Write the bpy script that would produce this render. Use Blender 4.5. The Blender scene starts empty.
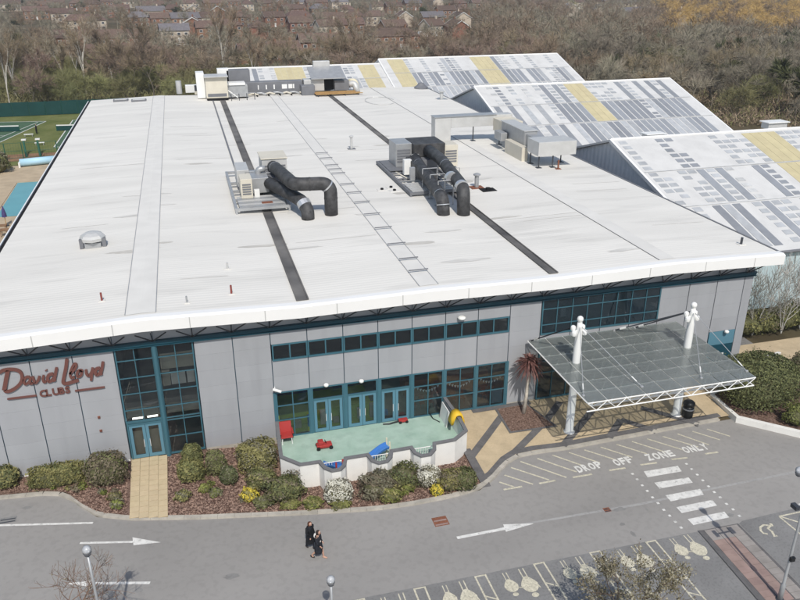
import bpy, bmesh, math, random
import numpy as np
from mathutils import Vector, Matrix, Euler
R_ = math.radians
random.seed(7)
# ------------------------------------------------------------------ camera, sky, sun, exposure
K = 0.87                      # metres per survey unit (the survey below was made in units of 0.87 m)
CAM_H = 31.5
FPX = 766.72                  # focal length in pixels of the 800 px wide photograph
YAW, PITCH, ROLL = R_(15.36), R_(23.42), R_(0.113)
scene = bpy.context.scene
col = scene.collection
_f = np.array([math.sin(YAW)*math.cos(PITCH), math.cos(YAW)*math.cos(PITCH), -math.sin(PITCH)])
_r = np.array([math.cos(YAW), -math.sin(YAW), 0.0])
_d = np.cross(_f, _r)
_c, _s = math.cos(ROLL), math.sin(ROLL)
RIGHT, DOWN, FWD = _c*_r + _s*_d, -_s*_r + _c*_d, _f
cam_data = bpy.data.cameras.new('camera')
cam_data.sensor_width = 36.0
cam_data.lens = FPX/800*36.0
cam_data.clip_start, cam_data.clip_end = 0.5, 5000
cam = bpy.data.objects.new('camera', cam_data)
col.objects.link(cam)
cam.matrix_world = Matrix(((RIGHT[0], -DOWN[0], -FWD[0], 0), (RIGHT[1], -DOWN[1], -FWD[1], 0),
                           (RIGHT[2], -DOWN[2], -FWD[2], CAM_H*K), (0, 0, 0, 1)))
scene.camera = cam
SUN_EL, SUN_AZ = R_(49), R_(5.0)       # shadows fall along +Y, 5 degrees towards +X
world = bpy.data.worlds.new('World'); scene.world = world; world.use_nodes = True
wn = world.node_tree.nodes; wl = world.node_tree.links
sky = wn.new('ShaderNodeTexSky'); sky.sky_type = 'NISHITA'; sky.sun_disc = False
sky.sun_elevation = SUN_EL; sky.sun_rotation = math.pi + SUN_AZ
sky.air_density = 1.2; sky.dust_density = 1.5
wl.new(sky.outputs[0], wn['Background'].inputs[0]); wn['Background'].inputs[1].default_value = 0.115
sl = bpy.data.lights.new('sun', 'SUN'); sl.energy = 3.3; sl.angle = R_(0.53); sl.color = (1.0, 0.955, 0.88)
sun = bpy.data.objects.new('sun', sl); col.objects.link(sun)
_sd = Vector((math.sin(SUN_AZ)*math.cos(SUN_EL), math.cos(SUN_AZ)*math.cos(SUN_EL), -math.sin(SUN_EL)))
sun.rotation_euler = _sd.to_track_quat('-Z', 'Y').to_euler(); sun.location = (0, -40, 60)
vs = scene.view_settings
vs.view_transform = 'Standard'; vs.look = 'None'; vs.exposure = 0.0; vs.gamma = 1.0; vs.use_curve_mapping = False
scene.render.engine = 'CYCLES'
scene.cycles.use_denoising = True
scene.cycles.max_bounces = 8; scene.cycles.transparent_max_bounces = 24
scene.cycles.diffuse_bounces = 3; scene.cycles.glossy_bounces = 3; scene.cycles.transmission_bounces = 4
scene.cycles.caustics_reflective = False; scene.cycles.caustics_refractive = False

# ------------------------------------------------------------------ pixels to places (survey units)
def ray(px, py):
    return RIGHT*((px-400)/FPX) + DOWN*((py-300)/FPX) + FWD
def P(px, py, z=0.0):                                    # point where the line of sight meets height z
    d = ray(px, py); t = (z-CAM_H)/d[2]
    return Vector((d[0]*t, d[1]*t, z))
def PF(px, py, Y=48.0):                                  # ... meets a wall that faces the car park
    d = ray(px, py); t = Y/d[1]
    return Vector((d[0]*t, Y, CAM_H+d[2]*t))
ROAD = -0.45
KERB = [(-60, 46.6), (-16, 46.6), (-11.6, 46.1), (-10.3, 45.6), (-9.3, 44.2), (-8.2, 42.9), (-6.1, 41.95), (-1.9, 40.9), (4.3, 39.6),
        (9, 38.75), (11.5, 38.6), (14.1, 38.65), (16.2, 38.95), (17.5, 39.75), (19, 41.1), (20.0, 41.65), (21.5, 41.75), (23.8, 41.6), (26.7, 41.7), (37.6, 42.0), (120, 44)]
def kerb_y(x):
    for (x0, y0), (x1, y1) in zip(KERB, KERB[1:]):
        if x0 <= x <= x1: return y0 + (y1-y0)*(x-x0)/(x1-x0)
    return KERB[-1][1]
def terrain(x, y):
    k = kerb_y(x)
    if y <= k: return ROAD
    if 3.4 < x < 16.8: return -0.40
    t = min(1.0, (y-k)/max(0.6, 47.9-k))
    b = 1.0
    if -1.0 < x <= 3.4: b = (3.4-x)/4.4
    if b < 1.0: return -0.40*(1-b)+(-0.33+0.33*t)*b
    return -0.33 + 0.33*t
def S(px, py, dz=0.0):                                   # ... meets the beds and paving
    z = -0.2
    for _ in range(12):
        p = P(px, py, z); z = terrain(p.x, p.y)+dz
    return P(px, py, z)
RX = [-15.4, -4.2, 5.9, 15.2, 24.8, 34.3, 44.1]
RZ = [10.80, 11.16, 10.86, 10.98, 10.84, 11.02, 10.78]
def roof_z(x):
    for i in range(6):
        if RX[i] <= x <= RX[i+1]: return RZ[i] + (RZ[i+1]-RZ[i])*(x-RX[i])/(RX[i+1]-RX[i])
    return 10.7
def PR(px, py, dz=0.0):                                  # ... meets the club roof
    z = 11.0
    for _ in range(12):
        p = P(px, py, z); z = roof_z(p.x)+dz
    return P(px, py, z)

# ------------------------------------------------------------------ mesh and object helpers
class MB:
    def __init__(s): s.v = []; s.f = []
    def add(s, vs, fs):
        n = len(s.v); s.v += [tuple(v) for v in vs]; s.f += [tuple(i+n for i in f) for f in fs]; return s
    def box(s, x0, x1, y0, y1, z0, z1):
        return s.add([(x0,y0,z0),(x1,y0,z0),(x1,y1,z0),(x0,y1,z0),(x0,y0,z1),(x1,y0,z1),(x1,y1,z1),(x0,y1,z1)],
                     [(3,2,1,0),(4,5,6,7),(0,1,5,4),(1,2,6,5),(2,3,7,6),(3,0,4,7)])
    def cbox(s, c, sx, sy, sz, rz=0.0):
        ca, sa = math.cos(rz), math.sin(rz); vs = []
        for dz in (0, sz):
            for dx, dy in ((-.5,-.5),(.5,-.5),(.5,.5),(-.5,.5)):
                X, Y = dx*sx, dy*sy
                vs.append((c[0]+X*ca-Y*sa, c[1]+X*sa+Y*ca, c[2]+dz))
        return s.add(vs, [(3,2,1,0),(4,5,6,7),(0,1,5,4),(1,2,6,5),(2,3,7,6),(3,0,4,7)])
    def tube(s, pts, rad, n=8, cap=True):
        pts = [Vector(p) for p in pts]
        rad = list(rad) if hasattr(rad, '__len__') else [rad]*len(pts)
        vs = []; up = None
        for i, p in enumerate(pts):
            t = (pts[min(i+1, len(pts)-1)]-pts[max(i-1, 0)])
            if t.length < 1e-6: t = Vector((0,0,1))
            t.normalize()
            if up is None: up = t.orthogonal().normalized()
            else:
                up = up - t*up.dot(t)
                up = up.normalized() if up.length > 1e-4 else t.orthogonal().normalized()
            b = t.cross(up)
            for k in range(n):
                a = 2*math.pi*k/n
                vs.append(p + up*(math.cos(a)*rad[i]) + b*(math.sin(a)*rad[i]))
        fs = []
        for i in range(len(pts)-1):
            for k in range(n):
                k2 = (k+1) % n
                fs.append((i*n+k, i*n+k2, (i+1)*n+k2, (i+1)*n+k))
        if cap:
            fs.append(tuple(reversed(range(n)))); fs.append(tuple((len(pts)-1)*n+k for k in range(n)))
        return s.add(vs, fs)
    def lathe(s, c, prof, n=16):
        vs = []; fs = []
        for r, z in prof:
            for k in range(n):
                a = 2*math.pi*k/n
                vs.append((c[0]+r*math.cos(a), c[1]+r*math.sin(a), c[2]+z))
        m = len(prof)
        for i in range(m-1):
            for k in range(n):
                k2 = (k+1) % n
                fs.append((i*n+k, i*n+k2, (i+1)*n+k2, (i+1)*n+k))
        fs.append(tuple(reversed(range(n)))); fs.append(tuple((m-1)*n+k for k in range(n)))
        return s.add(vs, fs)
    def prism(s, poly, z0, z1):
        """poly: list of (x, y); z0/z1 numbers or functions of (x, y)."""
        g0 = z0 if callable(z0) else (lambda x, y: z0)
        g1 = z1 if callable(z1) else (lambda x, y: z1)
        a = sum(poly[i][0]*poly[(i+1) % len(poly)][1]-poly[(i+1) % len(poly)][0]*poly[i][1] for i in range(len(poly)))
        if a < 0: poly = poly[::-1]
        n = len(poly)
        vs = [(x, y, g0(x, y)) for x, y in poly] + [(x, y, g1(x, y)) for x, y in poly]
        fs = [tuple(reversed(range(n))), tuple(range(n, 2*n))]
        fs += [(i, (i+1) % n, n+(i+1) % n, n+i) for i in range(n)]
        return s.add(vs, fs)
    def mesh(s, name, mat, smooth=False):
        m = bpy.data.meshes.new(name)
        m.from_pydata(s.v, [], s.f)
        if mat: m.materials.append(MATS[mat])
        if smooth: m.polygons.foreach_set('use_smooth', [True]*len(m.polygons))
        return m
    def build(s, name, mat, parent=None, smooth=False, bevel=0.0):
        xs = [v[0] for v in s.v]; ys = [v[1] for v in s.v]; zs = [v[2] for v in s.v]
        o0 = Vector(((min(xs)+max(xs))/2, (min(ys)+max(ys))/2, min(zs)))
        s.v = [((v[0]-o0.x)*K, (v[1]-o0.y)*K, (v[2]-o0.z)*K) for v in s.v]
        o = bpy.data.objects.new(name, s.mesh(name, mat, smooth)); col.objects.link(o)
        place(o, o0, parent)
        if bevel:
            b = o.modifiers.new('bevel', 'BEVEL'); b.width = bevel; b.segments = 2; b.limit_method = 'ANGLE'
        return o
WLOC = {}
def place(o, u, parent=None):
    u = Vector(u); WLOC[o.name] = u.copy()
    if parent is not None:
        o.parent = parent; o.location = (u-WLOC[parent.name])*K
    else: o.location = u*K
def tag(o, label=None, cat=None, group=None, kind=None):
    if label: o['label'] = label
    if cat: o['category'] = cat
    if group: o['group'] = group
    if kind: o['kind'] = kind
    return o
def thing(name, label, cat, loc, group=None):
    o = bpy.data.objects.new(name, None); o.empty_display_size = 0.3; col.objects.link(o); place(o, loc)
    return tag(o, label, cat, group)
def inst(mesh, name, u, parent=None, rz=0.0, sc=1.0, rot=None):
    o = bpy.data.objects.new(name, mesh); col.objects.link(o); place(o, u, parent)
    o.rotation_euler = rot if rot else (0, 0, rz)
    o.scale = sc if hasattr(sc, '__len__') else (sc, sc, sc)
    return o
def box_obj(name, mat, parent, *b, bevel=0.0):
    return MB().box(*b).build(name, mat, parent, bevel=bevel)
_unit = {}
def unit_box(mat):
    if mat not in _unit:
        m = MB().box(-.5, .5, -.5, .5, 0, 1); _unit[mat] = m.mesh('unit_'+mat, mat)
    return _unit[mat]
def piece(name, mat, parent, x0, x1, y0, y1, z0, z1):    # a cheap box sharing its mesh
    return inst(unit_box(mat), name, ((x0+x1)/2, (y0+y1)/2, z0), parent, sc=((x1-x0)*K, (y1-y0)*K, (z1-z0)*K))
def np_mesh(name, V, F, mat, smooth=False):
    """V (n,3) in metres, F (m,k) constant k"""
    m = bpy.data.meshes.new(name)
    V = np.asarray(V, dtype=np.float32); F = np.asarray(F, dtype=np.int32); k = F.shape[1]
    m.vertices.add(len(V)); m.vertices.foreach_set('co', V.ravel())
    m.loops.add(F.size); m.loops.foreach_set('vertex_index', F.ravel())
    m.polygons.add(len(F)); m.polygons.foreach_set('loop_start', np.arange(0, F.size, k, dtype=np.int32))
    m.polygons.foreach_set('loop_total', np.full(len(F), k, dtype=np.int32))
    if smooth: m.polygons.foreach_set('use_smooth', np.ones(len(F), dtype=bool))
    m.update(calc_edges=True); m.validate()
    m.materials.append(MATS[mat])
    return m

# ------------------------------------------------------------------ materials
MATS = {}
def mat(name, c, rough=0.6, spec=0.3, metal=0.0, var=0.0, vs=1.0, stretch=(1,1,1), sst=(1,1,1), slo=0.5, shi=0.62, bump=0.0, bs=30.0, objvar=0.0, c2=None, spots=0.0, ss=6.0, trans=0.0):
    m = bpy.data.materials.new(name); m.use_nodes = True; MATS[name] = m
    nt = m.node_tree; N = nt.nodes; L = nt.links; b = N['Principled BSDF']
    b.inputs['Roughness'].default_value = rough; b.inputs['Metallic'].default_value = metal
    b.inputs['Specular IOR Level'].default_value = spec
    b.inputs['Base Color'].default_value = (*c, 1)
    geo = N.new('ShaderNodeNewGeometry'); out = None
    def noise(scale, detail=5, st=(1,1,1)):
        mp = N.new('ShaderNodeMapping'); L.new(geo.outputs['Position'], mp.inputs[0]); mp.inputs['Scale'].default_value = st
        n = N.new('ShaderNodeTexNoise'); n.inputs['Scale'].default_value = scale; n.inputs['Detail'].default_value = detail
        L.new(mp.outputs[0], n.inputs[0]); return n.outputs['Fac']
    def mixc(fac, a, bb, lo=0.35, hi=0.65):
        mr = N.new('ShaderNodeMapRange'); mr.inputs[1].default_value = lo; mr.inputs[2].default_value = hi; L.new(fac, mr.inputs[0])
        x = N.new('ShaderNodeMix'); x.data_type = 'RGBA'; L.new(mr.outputs[0], x.inputs['Factor'])
        for sock, v in (('A', a), ('B', bb)):
            s_ = [i for i in x.inputs if i.name == sock and i.type == 'RGBA'][0]
            if isinstance(v, tuple): s_.default_value = (*v[:3], 1)
            else: L.new(v, s_)
        return [o for o in x.outputs if o.type == 'RGBA'][0]
    if var or c2:
        lo = tuple(max(0, x*(1-var)) for x in c); hi = c2 if c2 else tuple(min(1, x*(1+var)) for x in c)
        out = mixc(noise(vs, 6, stretch), lo, hi, 0.3, 0.7)
    if spots:
        d = N.new('ShaderNodeHueSaturation'); d.inputs['Value'].default_value = 1-spots
        if out is None: d.inputs['Color'].default_value = (*c, 1)
        else: L.new(out, d.inputs['Color'])
        out = mixc(noise(ss, 4, sst), out if out is not None else c, d.outputs[0], slo, shi)
    if objvar:
        oi = N.new('ShaderNodeObjectInfo'); mr = N.new('ShaderNodeMapRange')
        mr.inputs[3].default_value = 1-objvar; mr.inputs[4].default_value = 1+objvar; L.new(oi.outputs['Random'], mr.inputs[0])
        h = N.new('ShaderNodeHueSaturation'); L.new(mr.outputs[0], h.inputs['Value'])
        mr2 = N.new('ShaderNodeMapRange'); mr2.inputs[3].default_value = 0.5+objvar*0.06; mr2.inputs[4].default_value = 0.5-objvar*0.06
        fr = N.new('ShaderNodeMath'); fr.operation = 'FRACT'; mu = N.new('ShaderNodeMath'); mu.operation = 'MULTIPLY'; mu.inputs[1].default_value = 7.31
        L.new(oi.outputs['Random'], mu.inputs[0]); L.new(mu.outputs[0], fr.inputs[0]); L.new(fr.outputs[0], mr2.inputs[0]); L.new(mr2.outputs[0], h.inputs['Hue'])
        if out is None: h.inputs['Color'].default_value = (*c, 1)
        else: L.new(out, h.inputs['Color'])
        out = h.outputs[0]
    if out is not None: L.new(out, b.inputs['Base Color'])
    if bump:
        bp = N.new('ShaderNodeBump'); bp.inputs['Strength'].default_value = bump; bp.inputs['Distance'].default_value = 0.05
        L.new(noise(bs, 4), bp.inputs['Height']); L.new(bp.outputs[0], b.inputs['Normal'])
    if trans:
        t = N.new('ShaderNodeBsdfTranslucent'); L.new(out, t.inputs[0]) if out is not None else None
        if out is None: t.inputs[0].default_value = (*c, 1)
        ms = N.new('ShaderNodeMixShader'); ms.inputs[0].default_value = trans
        L.new(b.outputs[0], ms.inputs[1]); L.new(t.outputs[0], ms.inputs[2]); L.new(ms.outputs[0], N['Material Output'].inputs[0])
    return m
def glass(name, tint, rough=0.03, body=(0.02, 0.03, 0.035), opacity=0.25, refl=1.0):
    m = bpy.data.materials.new(name); m.use_nodes = True; MATS[name] = m
    N = m.node_tree.nodes; L = m.node_tree.links; N.remove(N['Principled BSDF'])
    t = N.new('ShaderNodeBsdfTransparent'); t.inputs[0].default_value = (*tint, 1)
    d = N.new('ShaderNodeBsdfDiffuse'); d.inputs[0].default_value = (*body, 1)
    g = N.new('ShaderNodeBsdfGlossy'); g.inputs['Roughness'].default_value = rough
    fr = N.new('ShaderNodeFresnel'); fr.inputs[0].default_value = 1.5
    mu = N.new('ShaderNodeMath'); mu.operation = 'MULTIPLY'; mu.inputs[1].default_value = refl; L.new(fr.outputs[0], mu.inputs[0])
    a = N.new('ShaderNodeMixShader'); a.inputs[0].default_value = opacity; L.new(t.outputs[0], a.inputs[1]); L.new(d.outputs[0], a.inputs[2])
    b = N.new('ShaderNodeMixShader'); L.new(mu.outputs[0], b.inputs[0]); L.new(a.outputs[0], b.inputs[1]); L.new(g.outputs[0], b.inputs[2])
    L.new(b.outputs[0], N['Material Output'].inputs[0])
    return m
def emit(name, c, s):
    m = bpy.data.materials.new(name); m.use_nodes = True; MATS[name] = m
    b = m.node_tree.nodes['Principled BSDF']; b.inputs['Base Color'].default_value = (*c, 1)
    b.inputs['Emission Color'].default_value = (*c, 1); b.inputs['Emission Strength'].default_value = s
def ribbed(name, base, axis, period, strength=0.3, rough=0.45, **k):
    """sheet metal with ribs as fine relief: bands along one world axis"""
    m = mat(name, base, rough=rough, **k)
    N = m.node_tree.nodes; L = m.node_tree.links; b = N['Principled BSDF']
    geo = N.new('ShaderNodeNewGeometry'); sx = N.new('ShaderNodeSeparateXYZ'); L.new(geo.outputs['Position'], sx.inputs[0])
    mu = N.new('ShaderNodeMath'); mu.operation = 'MULTIPLY'; mu.inputs[1].default_value = 2*math.pi/period; L.new(sx.outputs[axis], mu.inputs[0])
    si = N.new('ShaderNodeMath'); si.operation = 'SINE'; L.new(mu.outputs[0], si.inputs[0])
    bp = N.new('ShaderNodeBump'); bp.inputs['Strength'].default_value = strength; bp.inputs['Distance'].default_value = 0.04
    L.new(si.outputs[0], bp.inputs['Height']); L.new(bp.outputs[0], b.inputs['Normal'])
    return m
mat('asphalt', (0.30, 0.288, 0.274), 0.9, 0.15, var=0.12, vs=0.16, stretch=(0.5, 1, 1), spots=0.07, ss=3.0, bump=0.25, bs=60)
mat('asphalt_bays', (0.225, 0.222, 0.218), 0.9, 0.15, var=0.12, vs=0.5, spots=0.14, ss=8.0, bump=0.25, bs=60)
mat('ground', (0.115, 0.10, 0.055), 0.95, 0.1, var=0.35, vs=0.05, c2=(0.15, 0.115, 0.075), spots=0.3, ss=0.4)
mat('kerb', (0.42, 0.39, 0.34), 0.85, 0.2, var=0.15, vs=2.0, objvar=0.07)
mat('mulch', (0.15, 0.09, 0.068), 0.95, 0.1, var=0.4, vs=9.0, c2=(0.30, 0.205, 0.165), spots=0.35, ss=14.0, bump=0.9, bs=22)
mat('paving', (0.50, 0.40, 0.265), 0.85, 0.2, var=0.10, vs=1.2, spots=0.07, ss=7)
mat('slab', (0.53, 0.43, 0.28), 0.85, 0.2, var=0.06, vs=3, objvar=0.04)
mat('paving_dark', (0.135, 0.13, 0.13), 0.85, 0.2, var=0.15, vs=2, spots=0.12, ss=7)
mat('slab_grey', (0.30, 0.275, 0.255), 0.88, 0.2, var=0.12, vs=2, objvar=0.07)
mat('slab_pink', (0.30, 0.215, 0.19), 0.88, 0.2, var=0.12, vs=2, objvar=0.07)
mat('joint', (0.34, 0.28, 0.19), 0.9, 0.1)
mat('paint', (0.68, 0.67, 0.64), 0.75, 0.2, var=0.12, vs=3, spots=0.4, ss=5, slo=.55, shi=.7)
mat('paint_cream', (0.60, 0.56, 0.44), 0.75, 0.2, var=0.14, vs=5, spots=0.28, ss=11)
ribbed('roof_white', (0.715, 0.695, 0.65), 'Y', 0.36, 0.10, 0.65, spec=0.1, var=0.06, vs=0.45, stretch=(0.10, 1.0, 1), spots=0.17, ss=0.9, sst=(0.16, 1.0, 1), slo=0.54, shi=0.78)
mat('flashing', (0.68, 0.665, 0.63), 0.8, 0.1, var=0.05, vs=0.8)
mat('fascia', (0.82, 0.815, 0.80), 0.45, 0.3, var=0.02, vs=0.5)
mat('gutter', (0.10, 0.098, 0.10), 0.8, 0.3, var=0.4, vs=0.35, c2=(0.20, 0.19, 0.18))
mat('panel', (0.345, 0.355, 0.376), 0.42, 0.35, objvar=0.03, var=0.04, vs=0.7, stretch=(1.6, 1, .35), spots=.05, ss=1.5, sst=(1.5, 1, .12), slo=.55, shi=.75)
mat('panel_top', (0.42, 0.43, 0.46), 0.5, 0.3, var=0.04)
mat('seam', (0.05, 0.085, 0.115), 0.6, 0.3)
mat('teal', (0.05, 0.135, 0.175), 0.4, 0.4, var=0.06)
mat('teal_dark', (0.012, 0.062, 0.09), 0.4, 0.4)
mat('teal_pale', (0.10, 0.225, 0.295), 0.45, 0.35)
mat('steel_dark', (0.045, 0.05, 0.06), 0.5, 0.4)
mat('interior', (0.24, 0.22, 0.19), 0.9, 0.1, var=0.3, vs=0.6)
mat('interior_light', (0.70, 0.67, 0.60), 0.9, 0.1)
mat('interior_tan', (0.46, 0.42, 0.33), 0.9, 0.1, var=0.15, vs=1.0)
mat('interior_green', (0.42, 0.55, 0.08), 0.9, 0.1, var=0.2, vs=0.7)
mat('interior_wood', (0.28, 0.10, 0.05), 0.8, 0.2, var=0.3, vs=1.0)
emit('lamp_lit', (1.0, 0.95, 0.85), 4.0)
glass('pane', (0.93, 0.96, 0.97), 0.02, (0.025, 0.05, 0.07), 0.11, 0.9)
glass('pane_blue', (0.78, 0.85, 0.9), 0.02, (0.02, 0.04, 0.055), 0.3, 1.1)
glass('canopy_glass', (0.955, 0.975, 0.965), 0.25, (0.66, 0.73, 0.70), 0.165, 0.9)
mat('white_metal', (0.80, 0.80, 0.78), 0.4, 0.4, var=0.03)
mat('cream_metal', (0.62, 0.58, 0.49), 0.5, 0.3, var=0.06)
mat('galv', (0.40, 0.41, 0.42), 0.42, 0.5, metal=0.35, var=0.10, vs=1.5)
mat('galv_pale', (0.55, 0.55, 0.54), 0.45, 0.4, metal=0.2, var=0.06, vs=1.5)
mat('lagging', (0.056, 0.056, 0.058), 0.58, 0.35, var=0.4, vs=1.6, c2=(0.085, 0.085, 0.088), spots=0.3, ss=4.0, bump=0.5, bs=2.5)
mat('foil', (0.62, 0.63, 0.65), 0.3, 0.5, metal=0.6)
mat('slate_grey', (0.17, 0.175, 0.19), 0.6, 0.3, var=0.1)
mat('dark_void', (0.02, 0.02, 0.022), 0.9, 0.1)
mat('timber', (0.42, 0.25, 0.10), 0.8, 0.2, var=0.2, vs=3, objvar=0.12)
mat('rust', (0.22, 0.09, 0.055), 0.85, 0.2, var=0.3, vs=8)
mat('red_pipe', (0.24, 0.06, 0.05), 0.6, 0.3)
ribbed('hall_roof', (0.63, 0.625, 0.61), 'X', 0.5, 0.10, 0.5, spec=0.25, var=0.05, vs=0.6, spots=0.06, ss=0.5)
mat('hall_mid', (0.42, 0.435, 0.45), 0.5, 0.3, objvar=0.13, var=0.12, vs=1.2)
mat('hall_light', (0.275, 0.29, 0.315), 0.5, 0.3, objvar=0.13, var=0.08, vs=1.0)
mat('hall_dirty', (0.53, 0.535, 0.53), 0.5, 0.3, objvar=0.14, var=0.15, vs=1.5)
mat('hall_yellow', (0.56, 0.49, 0.30), 0.5, 0.3, objvar=0.04, var=0.07, vs=1.0)
ribbed('hall_clad', (0.80, 0.80, 0.80), 'Y', 0.8, 0.5, 0.5, var=0.05)
ribbed('hall_front', (0.50, 0.62, 0.65), 'X', 0.62, 0.8, 0.45, var=0.06)
mat('sign_copper', (0.15, 0.062, 0.052), 0.5, 0.35)
mat('render_white', (0.76, 0.75, 0.72), 0.85, 0.2, var=0.05, vs=1.0, spots=0.12, ss=1.2, slo=.56, shi=.72)
mat('coping', (0.165, 0.165, 0.17), 0.85, 0.2, var=0.1, vs=3)
mat('patio_green', (0.345, 0.49, 0.405), 0.85, 0.15, var=0.10, vs=0.9, c2=(0.40, 0.53, 0.455), spots=0.08, ss=1.6)
mat('toy_red', (0.38, 0.04, 0.036), 0.45, 0.4)
mat('toy_blue', (0.06, 0.20, 0.52), 0.45, 0.4)
mat('toy_yellow', (0.72, 0.46, 0.03), 0.5, 0.4)
mat('toy_cream', (0.68, 0.62, 0.46), 0.5, 0.4)
mat('bin_black', (0.012, 0.013, 0.014), 0.4, 0.4)
mat('bark', (0.16, 0.125, 0.095), 0.9, 0.1, var=0.3, vs=4)
mat('bark_pale', (0.50, 0.46, 0.40), 0.85, 0.15, var=0.3, vs=3)
# ------------------------------------------------------------------ the setting: ground, road, kerb, beds, paving
def struct(o): return tag(o, kind='structure')
def sheet(name, mat_, poly, z, dz=0.0, step=None):
    """thin sheet over a polygon given in survey x, y (z a number or a function)"""
    g = z if callable(z) else (lambda x, y: z)
    m = MB(); n = len(poly)
    m.add([(x, y, g(x, y)+dz) for x, y in poly], [tuple(range(n))])
    return m.build(name, mat_)
def strip_sheet(name, mat_, xs, ylo, yhi, g, ny=10, dz=0.0):
    m = MB(); vs = []; fs = []
    for x in xs:
        a, b = ylo(x), yhi(x)
        for j in range(ny+1):
            y = a+(b-a)*j/ny; vs.append((x, y, g(x, y)+dz))
    for i in range(len(xs)-1):
        for j in range(ny):
            q = i*(ny+1)+j; fs.append((q, q+ny+1, q+ny+2, q+1))
    return m.add(vs, fs).build(name, mat_)
struct(sheet('ground', 'ground', [(-1400, -250), (2200, -250), (2200, 2600), (-1400, 2600)], -0.52))
kx = sorted(set([-60, 80] + [x for x, y in KERB if -60 < x < 80] + [x*0.5 for x in range(-32, 76)]))
struct(strip_sheet('road', 'asphalt', kx, lambda x: -30, kerb_y, lambda x, y: ROAD, 1))
_q = lambda a, b: (P(a, b, ROAD).x, P(a, b, ROAD).y)
struct(sheet('parking_area', 'asphalt_bays', [_q(300, 612), _q(360, 598.5), _q(698, 531.5), _q(766, 606), (P(766, 606, ROAD).x+4, 8), (1.0, 8)], ROAD, 0.005))
struct(sheet('parking_area', 'asphalt_bays', [_q(739, 523.5), _q(742, 521), _q(830, 500), (60, 34), (60, 8), (36, 12), _q(813, 597.5)], ROAD, 0.005))
# tarmac wear: long paler wheel tracks and joint lines are sheets of their own material
mat('asphalt_worn', (0.345, 0.338, 0.328), 0.9, 0.15, var=0.15, vs=0.6, stretch=(0.3, 1, 1), spots=0.12, ss=6)
def px_poly(pts, z): return [(P(a, b, z).x, P(a, b, z).y) for a, b in pts]
struct(sheet('road_seam', 'asphalt_worn', px_poly([(500, 527), (560, 517), (640, 503), (720, 486), (800, 470), (800, 472.2), (720, 488), (640, 505.4), (560, 519), (500, 528.4)], ROAD), ROAD, 0.006))
# kerb stones, laid end to end
kerb = MB()
def kerb_path(x0, x1, step):
    pts = []; x = x0
    while x < x1:
        y = kerb_y(x); pts.append((x, y)); s_ = (kerb_y(x+0.05)-y)/0.05
        x += step/math.sqrt(1+s_*s_)
    return pts
kp = kerb_path(-16.0, 37.4, 1.05)
kroot = None
stone_mesh = MB().box(-0.5, 0.5, 0, 0.3*K, 0, 0.2*K).mesh('kerb_stone', 'kerb')
for i in range(len(kp)-1):
    a, b = Vector((*kp[i], 0)), Vector((*kp[i+1], 0)); d = b-a; L_ = d.length
    mid = (a+b)/2
    if kroot is None:
        kroot = struct(MB().prism([(-15.9, 46.62), (-11.6, 46.12), (-11.6, 46.22), (-15.9, 46.72)], -0.50, -0.40).build('kerb', 'kerb'))
    o = inst(stone_mesh, 'kerb_stone', (mid.x, mid.y, -0.505), kroot, rz=math.atan2(d.y, d.x), sc=((L_-0.012)*K, 1, 1))
# beds and paving north of the kerb
xs1 = [x*0.4-16 for x in range(0, 83)]
struct(strip_sheet('mulch_bed', 'mulch', [x for x in xs1 if x <= 16.85]+[16.85], lambda x: kerb_y(x)+0.28, lambda x: 48.2, terrain, 14))
xs2 = [16.86+0.4*i for i in range(0, 53)]
struct(strip_sheet('paving', 'paving', [x for x in xs2 if x < 38.0]+[38.0], lambda x: kerb_y(x)+0.28, lambda x: 48.2, terrain, 12))
struct(strip_sheet('side_path', 'paving', [38.0+0.5*i for i in range(0, 120)], lambda x: 44.5, lambda x: 52.0 if x > 43.0 else 48.2, lambda x, y: -0.12+0.0*x, 2))
# bark chips scattered on the bed: too many to count
rng = np.random.default_rng(3)
def chips(name, n, region, mat_, size, label):
    V = []; F = []
    for i in range(n):
        x, y = region(rng)
        z = terrain(x, y)
        a = rng.uniform(0, math.pi); t = rng.uniform(-.35, .35); l = size*rng.uniform(.5, 1.3); w = l*rng.uniform(.3, .6)
        u = np.array([math.cos(a), math.sin(a), t])*l; v = np.array([-math.sin(a), math.cos(a), rng.uniform(-.3, .3)])*w
        c = np.array([x, y, z+0.02]); k = len(V)
        V += [(c-u-v)*K, (c+u-v)*K, (c+u+v)*K, (c-u+v)*K]; F.append((k, k+1, k+2, k+3))
    o = bpy.data.objects.new(name, np_mesh(name, V, F, mat_)); col.objects.link(o)
    return tag(o, label, 'bark', kind='stuff')
def bed_pt(r):
    while True:
        x = r.uniform(-14, 16.6); y = r.uniform(kerb_y(x)+0.35, 47.9)
        if -6.4 < x < -3.8 and True: continue
        if 3.6 < x < 16.8 and y > 42.3: continue
        return x, y
mat('chip_a', (0.34, 0.23, 0.18), 0.9, 0.1); mat('chip_b', (0.10, 0.058, 0.045), 0.9, 0.1)
chips('bark_chips', 9000, bed_pt, 'chip_a', 0.07, 'pale bark chips scattered over the planting bed')
chips('bark_chips', 7000, bed_pt, 'chip_b', 0.07, 'dark bark chips scattered over the planting bed')

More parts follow.
